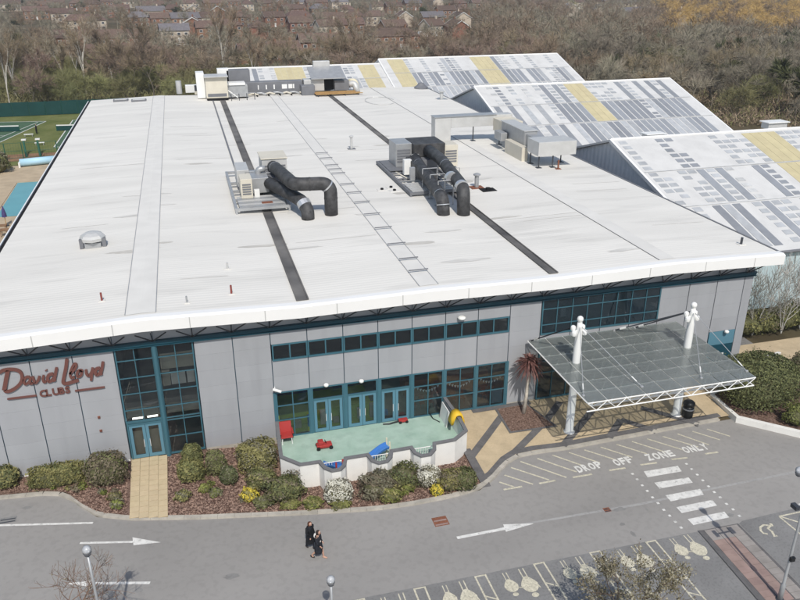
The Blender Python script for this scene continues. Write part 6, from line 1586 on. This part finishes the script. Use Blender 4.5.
# ------------------------------------------------------------------ houses beyond the trees
BG = -0.51
mat('brick', (.235, .12, .08), .9, .15, var=.2, vs=.8, objvar=.15); mat('tile_brown', (.125, .085, .07), .85, .2, var=.2, vs=1.0, objvar=.18); mat('tile_grey', (.15, .14, .15), .85, .2, var=.15, vs=1.0, objvar=.15); mat('stucco', (.55, .47, .38), .9, .15, objvar=.1)
mat('upvc', (.72, .72, .70), .5, .3); mat('far_pane', (.045, .055, .07), .15, .5); mat('car_white', (.7, .7, .7), .3, .5); mat('car_grey', (.10, .11, .13), .3, .5); mat('car_dark', (.02, .022, .03), .3, .5); mat('tarmac_far', (.16, .155, .15), .9, .1)
hroots = []
def house(px, py, w, d, rz, walls, tiles, label, hip=False, zz_=5.0, eave=5.6, rise=3.0):
    q = P(px, py, zz_); c, s_ = math.cos(rz), math.sin(rz)
    r = thing('house', label, 'house', (q.x, q.y, BG), 'houses of the estate beyond the trees'); hroots.append((q.x, q.y, max(w, d)))
    T = lambda x, y, z: (q.x+x*c-y*s_, q.y+x*s_+y*c, BG+z)
    def ob(x0, x1, y0, y1, z0, z1): 
        return MB().add([T(*v) for v in [(x0, y0, z0), (x1, y0, z0), (x1, y1, z0), (x0, y1, z0), (x0, y0, z1), (x1, y0, z1), (x1, y1, z1), (x0, y1, z1)]], [(3, 2, 1, 0), (4, 5, 6, 7), (0, 1, 5, 4), (1, 2, 6, 5), (2, 3, 7, 6), (3, 0, 4, 7)])
    W2, D2 = w/2, d/2; i_ = D2*.9 if hip else 0
    m = MB(); vs = [T(-W2, -D2, 0), T(W2, -D2, 0), T(W2, D2, 0), T(-W2, D2, 0), T(-W2, -D2, eave), T(W2, -D2, eave), T(W2, D2, eave), T(-W2, D2, eave)]
    fs = [(0, 1, 5, 4), (1, 2, 6, 5), (2, 3, 7, 6), (3, 0, 4, 7)]
    if not hip: vs += [T(-W2, 0, eave+rise*.97), T(W2, 0, eave+rise*.97)]; fs += [(4, 7, 8), (5, 9, 6)]
    m.add(vs, fs).build('wall', walls, r)
    e = .45; ez = eave-.15
    vs = [T(-W2-e, -D2-e, ez), T(W2+e, -D2-e, ez), T(W2+e, D2+e, ez), T(-W2-e, D2+e, ez), T(-W2-e+i_, 0, eave+rise), T(W2+e-i_, 0, eave+rise)]
    rf = MB().add(vs, [(0, 1, 5, 4), (2, 3, 4, 5), (1, 2, 5), (3, 0, 4)] if hip else [(0, 1, 5, 4), (2, 3, 4, 5)]).build('roof', tiles, r)
    if not hip:
        for sx in (-1, 1):
            x = sx*(W2+e+.02); MB().add([T(x, -D2-e, ez-.25), T(x, 0, eave+rise-.25), T(x, D2+e, ez-.25), T(x, D2+e, ez+.08), T(x, 0, eave+rise+.1), T(x, -D2-e, ez+.08)], [(0, 1, 4, 5), (1, 2, 3, 4)]).build('bargeboard', 'upvc', rf)
    ob(W2*.5-.4, W2*.5+.4, -.35, .35, eave+rise*.6, eave+rise+1.1).build('chimney', walls, rf)
    nwin = max(2, int(w/3.2))
    for z0, z1 in ((.9, 2.3), (3.4, 4.7)):
        for k in range(nwin):
            x = -W2+w*(k+.5)/nwin
            if z0 < 1 and k == nwin//2: 
                ob(x-.5, x+.5, -D2-.06, -D2-.01, 0, 2.2).build('door', 'upvc', r); continue
            f = ob(x-.75, x+.75, -D2-.07, -D2-.01, z0, z1).build('window', 'upvc', r); ob(x-.62, x+.62, -D2-.1, -D2-.072, z0+.13, z1-.13).build('pane', 'far_pane', f)
    return r
HB = [
 (85, 20, 22, 9, .1, 'stucco', 'tile_brown', 'wide pale house with brown hipped roof, upper left beyond the trees', True),
 (62, 13, 14, 8, .15, 'stucco', 'tile_brown', 'pale fronted house left of the wide hipped one', False),
 (107, 37, 26, 10, .05, 'brick', 'tile_brown', 'long terrace with plain brown roof, left of the tall birch', False),
 (72, 37, 13, 8, .1, 'brick', 'tile_brown', 'brick house just left of the long brown roofed terrace', False),
 (108, 53, 16, 8, .05, 'brick', 'tile_brown', 'low brick house above the white van', False),
 (118, 9, 15, 8, .1, 'brick', 'tile_brown', 'red brick house at the top left beside the blue grey roof', False),
 (137, 17, 13, 9, .2, 'brick', 'tile_grey', 'house with blue grey roof near the tall birch', True),
 (153, 5, 16, 8, .1, 'brick', 'tile_brown', 'brick house at the top edge above the tall birch', False),
 (193, 23, 9, 11, 1.5, 'brick', 'tile_brown', 'gabled house with white bargeboards right of the birch', False),
 (174, 30, 13, 8, .1, 'stucco', 'tile_grey', 'grey roofed house behind the dark cars', False),
 (208, 27, 12, 8, .1, 'brick', 'tile_brown', 'brown roofed house right of the white gable', False),
 (40, 5, 18, 8, .1, 'brick', 'tile_brown', 'brick house at the top left corner', False),
 (10, 4, 16, 8, .1, 'stucco', 'tile_brown', 'tan house in the top left corner', False),
 (263, 52, 17, 8, .1, 'brick', 'tile_brown', 'brick terrace half hidden by trees behind the roof plant', False),
 (283, 50, 11, 8, .2, 'brick', 'tile_brown', 'small brick house next to the half hidden terrace', False),
 (320, 41, 17, 8, .05, 'brick', 'tile_brown', 'brick house with dark roof above the far air handler', False),
 (346, 42, 9, 8, .1, 'brick', 'tile_brown', 'orange brick house just right of the dark roofed one', False),
 (394, 35, 20, 10, .05, 'brick', 'tile_brown', 'large house with broad brown roof above the far halls', True),
 (393, 6, 12, 8, .1, 'brick', 'tile_brown', 'brick house at the top centre', False),
 (376, 6, 9, 8, .1, 'stucco', 'tile_brown', 'pale fronted house at the top centre', False),
 (432, 25, 10, 8, .4, 'stucco', 'tile_brown', 'pale gabled house right of the broad brown roof', False),
 (412, 3, 14, 8, .1, 'brick', 'tile_grey', 'grey roofed house near the top centre', False),
 (350, 24, 13, 8, .1, 'brick', 'tile_brown', 'brown roofed house left of the broad roofed one', False),
 (300, 22, 13, 8, .1, 'brick', 'tile_brown', 'brown roofed house deep among the trees', False),
 (445, 10, 13, 8, .15, 'brick', 'tile_brown', 'brown roofed house right of the top centre', False),
 (570, 8, 12, 8, 1.45, 'stucco', 'tile_grey', 'house with white gable beyond the wood, top right of centre', False),
 (598, 9, 12, 8, 1.3, 'stucco', 'tile_grey', 'second white gabled house beyond the wood', False),
 (631, 12, 15, 10, .3, 'stucco', 'tile_grey', 'white fronted house at the edge of the wood', False),
 (668, 8, 13, 9, 1.4, 'stucco', 'tile_brown', 'house with white bargeboards beside the golden trees', False),
 (682, 14, 11, 8, 1.3, 'stucco', 'tile_brown', 'lower house with white bargeboards beside the golden trees', False),
 (611, 3, 14, 8, .1, 'brick', 'tile_grey', 'blue grey roofed house at the top edge, right of centre', False),
 (650, 2, 14, 8, .1, 'brick', 'tile_brown', 'brown roofed house at the top edge above the white fronted one', False),
 (540, 4, 16, 8, .1, 'brick', 'tile_brown', 'brown roofed house at the top edge left of the white gables', False)]
rh = random.Random(44)
used_ = [(a[0], a[1]) for a in HB]
for row, (y0_, xa_, xb_, st_) in enumerate(((2.5, 5, 480, 19), (9.5, 15, 470, 24), (17, 160, 470, 27), (26, 225, 470, 34), (3, 500, 690, 17))):
    x_ = xa_
    while x_ < xb_:
        yy_ = y0_+rh.uniform(-1.5, 1.5)
        if all(abs(x_-a) > 15 or abs(yy_-b) > 5 for a, b in used_):
            used_.append((x_, yy_)); br_ = rh.random() < .7
            HB.append((x_, yy_, rh.uniform(10, 19), rh.uniform(8, 9.5), rh.choice((.08, .12, .2, 1.5)), 'brick' if br_ else 'stucco', 'tile_brown' if rh.random() < .75 else 'tile_grey',
                       ('brick' if br_ else 'pale rendered')+' house in '+('the farthest row of the estate along the top edge', 'the second farthest row of the estate', 'the row of houses below the second farthest one', 'the nearer row of houses behind the rooftop plant', 'the far row beyond the wood at top right')[row], rh.random() < .3))
        x_ += st_*rh.uniform(.8, 1.25)
random.seed(3)
for t_ in HB: house(*t_)
# white blocks: vans and cars by the houses
def vehicle(px, py, rz, m_, van, label):
    q = P(px, py, BG); r = thing('parked_van' if van else 'parked_car', label, 'van' if van else 'car', (q.x, q.y, BG)); L_, w = (5.6, 2.2) if van else (4.6, 1.9)
    def ch(mm, nm, mt, par=None): 
        o = bpy.data.objects.new(nm, mm.mesh(nm, mt)); col.objects.link(o); o.parent = par or r; return o
    h = 2.3 if van else 1.35
    prof = [(-.5, .35), (-.5, .95), (-.42, h), (.18 if not van else .28, h), (.34, .95), (.5, .85), (.5, .35)]
    mm = MB(); n = len(prof); vs = [(a*L_, -w/2, z) for a, z in prof]+[(a*L_, w/2, z) for a, z in prof]
    mm.add(vs, [tuple(range(n)), tuple(reversed(range(n, 2*n)))]+[(i, i+n, (i+1) % n+n, (i+1) % n) for i in range(n)]); ch(mm, 'body', m_)
    ch(MB().box(-.38*L_, .22*L_, -w/2-.02, w/2+.02, h*.66, h*.93), 'side_windows', 'far_pane')
    for a in (-.3, .3):
        for s_ in (-1, 1): ch(MB().tube([(a*L_, s_*(w/2-.2), .33), (a*L_, s_*(w/2+.02), .33)], .33, 10), 'wheel', 'car_dark')
    r.rotation_euler = (0, 0, rz); hroots.append((q.x, q.y, 7))
for a_ in ((99, 60, 1.4, 'car_white', True, 'white van parked before the low brick house'), (112, 58, .2, 'car_grey', False, 'grey car beside the white van'), (80, 28, .1, 'car_white', True, 'white van between the left houses'), (92, 28, .2, 'car_white', False, 'white car between the left houses'),
          (182, 46, .1, 'car_white', False, 'pale car parked right of the tall birch'), (188, 43, .1, 'car_dark', False, 'dark car parked right of the tall birch'), (304, 50, .3, 'car_white', False, 'white car on the lane behind the roof plant'), (300, 53, .3, 'car_grey', False, 'grey car on the lane behind the roof plant'), (424, 37, .1, 'car_white', True, 'left of two white vans above the far hall'), (432, 37, .1, 'car_white', True, 'right of two white vans above the far hall'), (30, 61, .2, 'car_white', False, 'white car among the trees at far left')): vehicle(*a_)
mat('grass_far', (.09, .13, .035), .95, .1, var=.2, vs=.3)
struct(sheet('verge', 'grass_far', [W(250, 66, BG), W(345, 62, BG), W(330, 57.5, BG), W(255, 60, BG)], BG, .02)); struct(sheet('lane', 'tarmac_far', [W(255, 60, BG), W(350, 55.5, BG), W(345, 53, BG), W(262, 57.5, BG)], BG, .03))

# ------------------------------------------------------------------ woodland
def wood_mat(name, c, ov=.22): mat(name, c, .9, .1, objvar=ov, var=.2, vs=.3)
wood_mat('wood_grey', (.265, .235, .18), .3); wood_mat('wood_brown', (.26, .205, .14), .3); wood_mat('wood_rosy', (.265, .20, .155), .3); wood_mat('wood_olive', (.22, .215, .10), .28); wood_mat('wood_gold', (.44, .30, .12), .15); wood_mat('wood_green', (.085, .095, .045), .2); wood_mat('birch_stem', (.55, .52, .46), .1); wood_mat('trunk_dark', (.17, .145, .115))
def far_tree(seed, h, spread, ntw, twl, tww, style='round', leafy=0):
    """returns (V,F) of trunk+limbs as tapered triangles-tubes and (V,F) of twig triangles, in metres, base at 0"""
    rg = random.Random(seed); br = []
    def grow2(p, d, L_, r_, lv):
        p = Vector(p); d = Vector(d).normalized(); q = p+d*L_*.5; wb = .07 if style == 'up' else .2; d2 = (d+Vector((rg.gauss(0, wb), rg.gauss(0, wb), rg.gauss(0, .12)+.08))).normalized(); e = q+d2*L_*.5
        br.append((p, q, r_, r_*.75, lv)); br.append((q, e, r_*.75, r_*.45, lv))
        if lv == 0: return
        for k in range(rg.randint(3, 5) if lv > 1 else rg.randint(3, 4)):
            t = rg.uniform(.3, 1.0); s_ = p.lerp(q, t*2) if t < .5 else q.lerp(e, t*2-1)
            ax = d.orthogonal().normalized(); ax.rotate(Matrix.Rotation(rg.uniform(0, 6.28), 3, d))
            nd = d*rg.uniform(.5, 1)+ax*spread*rg.uniform(.5, 1.1)
            if style == 'up': nd = d*1.0+ax*.4*spread
            grow2(s_, nd, L_*rg.uniform(.5, .72), r_*.45, lv-1)
    st = 3 if style == 'multi' else 1
    for k in range(st): grow2((0, 0, -.1), (rg.gauss(0, .03 if st == 1 else .25), rg.gauss(0, .03 if st == 1 else .25), 1), h*(.55 if style != 'up' else .72), h*.016/(1 if st == 1 else 1.5), 3)
    V = []; F = []
    for p, e, r0, r1, lv in br:
        n = 5 if lv == 3 else 3; t = (e-p).normalized(); u = t.orthogonal().normalized(); w = t.cross(u); b0 = len(V)
        for c, rr in ((p, r0), (e, r1)):
            for k in range(n):
                a = 2*math.pi*k/n; V.append(c+u*math.cos(a)*max(rr, .012)+w*math.sin(a)*max(rr, .012))
        for k in range(n):
            k2 = (k+1) % n; F += [(b0+k, b0+k2, b0+n+k2), (b0+k, b0+n+k2, b0+n+k)]
    fine = [b for b in br if b[4] <= 1]; TV = []
    for i in range(ntw):
        p, e, r0, r1, lv = fine[rg.randrange(len(fine))]; s_ = p.lerp(e, rg.random()); d = (e-p).normalized()
        nd = (d+Vector((rg.gauss(0, .7), rg.gauss(0, .7), rg.gauss(0, .5)+(.25 if style != 'weep' else -.6)))).normalized(); L_ = twl*rg.uniform(.5, 1.4); sd = nd.orthogonal().normalized(); sd.rotate(Matrix.Rotation(rg.uniform(0, 6.28), 3, nd))
        w = tww*rg.uniform(.6, 1.4); TV += [s_+sd*w/2, s_-sd*w/2, s_+nd*L_]
    V = np.array([tuple(v) for v in V]); F = np.array(F); TV = np.array([tuple(v) for v in TV]); 
    V[:, 2] = np.maximum(V[:, 2], -.1); TV[:, 2] = np.maximum(TV[:, 2], .05)
    return V, F, TV
PROTO = []
specs = [  # trunk material, twig material, label, seed, h, spread, twigs, style
 ('trunk_dark', 'wood_grey', 'bare grey twigged deciduous tree in the wood', 101, 12, 1.0, 2300, 'round'),
 ('trunk_dark', 'wood_brown', 'bare brown twigged deciduous tree in the wood', 102, 12, 1.1, 2400, 'round'),
 ('trunk_dark', 'wood_rosy', 'bare reddish brown twigged tree in the wood', 103, 11, .9, 2300, 'round'),
 ('trunk_dark', 'wood_olive', 'olive tinged budding scrub tree in the wood', 104, 7.5, 1.2, 2300, 'multi'),
 ('birch_stem', 'wood_brown', 'tall slim tree with pale stems in the wood', 105, 13, .7, 1800, 'up'),
 ('trunk_dark', 'wood_grey', 'broad bare grey tree in the wood', 106, 13, 1.25, 2600, 'round'),
 ('trunk_dark', 'wood_gold', 'golden twigged willow at the far top right', 107, 13, 1.0, 2600, 'weep'),
 ('trunk_dark', 'wood_green', 'dark evergreen tree', 108, 10, .8, 3800, 'round')]
for tm, wm, lab, sd, h, sp, nt_, sty in specs:
    V, F, TV = far_tree(sd, h, sp, nt_, 1.5 if sty != 'weep' else 2.0, .055 if wm != 'wood_green' else .3, sty)
    PROTO.append((np_mesh('trunk', V, F, tm), np_mesh('crown', TV, np.arange(len(TV)).reshape(-1, 3), wm), lab, h))
def to_px(x, y, z):
    v = np.array([x, y, z-CAM_H]); zc_ = v@FWD
    return 400+FPX*(v@RIGHT)/zc_, 300+FPX*(v@DOWN)/zc_
def far_tree_at(k, x, y, s_, rz, label=None):
    tm, cm, lab, h = PROTO[k]
    r = thing(('deciduous_tree', 'deciduous_tree', 'deciduous_tree', 'scrub_tree', 'birch_tree', 'deciduous_tree', 'willow_tree', 'evergreen_tree')[k], label or lab, 'tree', (x, y, BG), None if label else 'trees of the wood behind the club')
    r.rotation_euler = (0, 0, rz); r.scale = (s_, s_, s_*random.uniform(.9, 1.1))
    for nm, me in (('trunk', tm), ('crown', cm)):
        o = bpy.data.objects.new(nm, me); col.objects.link(o); o.parent = r
    return r
def blocked(x, y, pad=2.0):
    if 5 < x < 90 and y < 199: return True
    if x < 47 and y < 203 and x > -125: return True
    if 44 < x < 116 and y < 107: return True
    if 44 < x < 90 and y < 198: return True
    for hx, hy, w in hroots:
        # keep a sight line to the houses: nothing close in front of them
        if abs(x-hx-(hy-y)*-hx/max(hy, 1)*0) < w*.55+pad and abs(y-hy) < w*.5+pad: return True
    return False
rg = random.Random(17); spots = []
def sight_clear(px, y):
    """thin the trees that would hide houses completely"""
    for hx, hy, w in hroots:
        hp = to_px(hx, hy, 3)[0]; half = w*.5*FPX/hy
        if abs(px-hp) < half and y < hy and hy-y < 60: return False
    return True
tries = 0
cells = {}
while len(spots) < 1750 and tries < 90000:
    tries += 1
    py = 110*rg.random()**1.5-8; px = rg.uniform(-60, 860)
    q = P(px, py, 4.0); x, y = q.x, q.y
    if y > 900 or blocked(x, y): continue
    dmin = 5.2 if y < 320 else 7.0
    housing = px < 480 and y > 255
    if housing: dmin *= 1.45
    ck = (int(x//8), int(y//8)); ok = True
    for i in (-1, 0, 1):
        for j in (-1, 0, 1):
            for (a, b) in cells.get((ck[0]+i, ck[1]+j), ()):
                if (a-x)**2+(b-y)**2 < dmin*dmin: ok = False
    if not ok: continue
    if housing and not sight_clear(px, y) and rg.random() < .6: continue
    cells.setdefault(ck, []).append((x, y)); spots.append((x, y, px, py))
spots.sort(key=lambda t: t[0]**2+t[1]**2)
def pick(px, py, y):
    r_ = rg.random()
    if px > 655 and py < 36 and y > 290: return 6 if r_ < .75 else 1
    if px < 220 and y < 270: return (3 if r_ < .5 else 4 if r_ < .62 else 1 if r_ < .85 else 2)
    if px < 480:
        if y < 260: return (3 if r_ < .3 else 1 if r_ < .55 else 2 if r_ < .7 else 0 if r_ < .9 else 4)
        return (0 if r_ < .35 else 1 if r_ < .6 else 2 if r_ < .8 else 7 if r_ < .87 else 5)
    if px > 560 and y < 260: return (0 if r_ < .30 else 5 if r_ < .60 else 3 if r_ < .74 else 1 if r_ < .84 else 7)
    return (2 if r_ < .34 else 1 if r_ < .6 else 0 if r_ < .78 else 5 if r_ < .92 else 3)
# the tall birches that stand out, then the nearest 290, then the far rest as one mass
for px, py, h, lab in ((150, 92, 1.15, 'tallest birch with bright white stems above the club roof edge'), (78, 92, .8, 'slim pale stemmed birch behind the windbreak, second from left'), (46, 96, .85, 'pale stemmed birch behind the windbreak with forked top'), (15, 98, .75, 'pale stemmed birch at the far left behind the windbreak'), (124, 93, .8, 'slender pale birch left of the tallest birch')):
    q = P(px, py, BG); yy = max(q.y, 206); d_ = yy/q.y; far_tree_at(4, q.x*d_, yy, h, rg.uniform(0, 6), lab)
for x, y, px, py in spots[:290]:
    k = pick(px, py, y); t_ = far_tree_at(k, x, y, rg.uniform(.75, 1.2)*(.85 if px < 480 and y > 250 else 1.0), rg.uniform(0, 6.28))
    zn = next(n_ for lim, n_ in ((60, 'behind the windbreak at far left'), (130, 'behind the left roof corner'), (200, 'behind the far left roof edge'), (270, 'behind the left air handler'), (340, 'behind the far right air handler'), (420, 'behind the left end of the far halls'), (500, 'behind the middle of the far hall'), (570, 'behind the right end of the far hall'), (640, 'right of the far hall'), (700, 'behind the second hall'), (760, 'right of the second hall'), (9999, 'at the right edge above the nearest hall')) if px < lim)
    t_['label'] = t_['label'].replace(' in the wood', '')+' '+zn+(', front rank' if y < 225 else ', middle rank' if y < 265 else ', rear rank')
rest = {}
for x, y, px, py in spots[290:]:
    k = pick(px, py, y); rest.setdefault(k, []).append((x*K, y*K, rg.uniform(.75, 1.2)*(.8 if px < 480 else 1.0), rg.uniform(0, 6.28)))
lowp = {}
for k, lst in rest.items():
    tm, wm, lab, sd, h, sp, nt_, sty = specs[k]
    V, F, TV = far_tree(sd+50, h, sp, 520, 1.9, .12 if wm != 'wood_green' else .5, sty)
    # keep only the heavier limbs far away
    TT = np.concatenate([V[F[:, 0]], V[F[:, 1]], V[F[:, 2]]], 1).reshape(-1, 3)[:450]
    allv = np.concatenate([TV, TT]); out = []
    for (x, y, s_, a) in lst:
        c, s2 = math.cos(a), math.sin(a); Rm = np.array([[c, -s2, 0], [s2, c, 0], [0, 0, 1]])
        out.append(allv@Rm.T*s_+np.array([x, y, BG*K]))
    A = np.concatenate(out)
    o = bpy.data.objects.new('distant_woodland', np_mesh('distant_woodland', A, np.arange(len(A)).reshape(-1, 3), wm)); col.objects.link(o)
    tag(o, {0: 'distant mass of bare grey trees', 1: 'distant mass of bare brown trees', 2: 'distant mass of reddish bare trees', 3: 'distant olive scrub', 4: 'distant pale birches', 5: 'distant broad grey trees', 6: 'distant golden willows at top right', 7: 'distant dark evergreens'}[k], 'woodland', kind='stuff')
# undergrowth along the near edge of the wood
def under(name, n, sampler, mat_, label, size=(1.2, .09), hh=2.2):
    V = np.zeros((n*3, 3)); r2 = np.random.default_rng(n)
    for i in range(n):
        x, y = sampler(rg); b_ = np.array([x, y, BG+abs(r2.normal(0, hh*.45))]); d = r2.normal(size=3)*.6; d[2] = abs(d[2])+.3; d /= np.linalg.norm(d)
        s_ = np.cross(d, r2.normal(size=3)); s_ /= np.linalg.norm(s_); w = size[1]*r2.uniform(.6, 1.5); L_ = size[0]*r2.uniform(.5, 1.4)
        V[3*i] = b_+s_*w; V[3*i+1] = b_-s_*w; V[3*i+2] = b_+d*L_
    o = bpy.data.objects.new(name, np_mesh(name, V*K, np.arange(3*n).reshape(-1, 3), mat_)); col.objects.link(o); tag(o, label, 'undergrowth', kind='stuff')
def smp_left(r): return (r.uniform(-75, 8), r.uniform(203, 250))
def smp_right(r):
    while True:
        px, py = r.uniform(470, 830), r.uniform(20, 125); q = P(px, py, 0)
        if not blocked(q.x, q.y, 0) and q.y < 420: return q.x, q.y
def smp_mid(r):
    while True:
        px, py = r.uniform(150, 500), r.uniform(20, 85); q = P(px, py, 0)
        if not blocked(q.x, q.y, 0) and q.y < 420: return q.x, q.y
under('undergrowth', 26000, smp_left, 'wood_olive', 'olive undergrowth behind the windbreak screen')
under('undergrowth', 40000, smp_right, 'wood_brown', 'brown undergrowth of the wood behind the halls')
under('undergrowth', 14000, smp_right, 'wood_olive', 'olive undergrowth of the wood behind the halls')
under('undergrowth', 26000, smp_mid, 'wood_brown', 'brown undergrowth between wood and houses')

# ------------------------------------------------------------------ the air between here and the far wood
hz = bpy.data.materials.new('haze'); hz.use_nodes = True; hn = hz.node_tree.nodes; hn.remove(hn['Principled BSDF'])
pv = hn.new('ShaderNodeVolumePrincipled'); pv.inputs['Color'].default_value = (.93, .95, 1.0, 1); pv.inputs['Density'].default_value = HAZE
hz.node_tree.links.new(pv.outputs[0], hn['Material Output'].inputs['Volume']); MATS['haze'] = hz
o = MB().box(-1500, 2300, -300, 2700, -1.8, 34).build('haze', 'haze'); tag(o, 'thin spring haze over the far woodland', 'haze', kind='stuff')
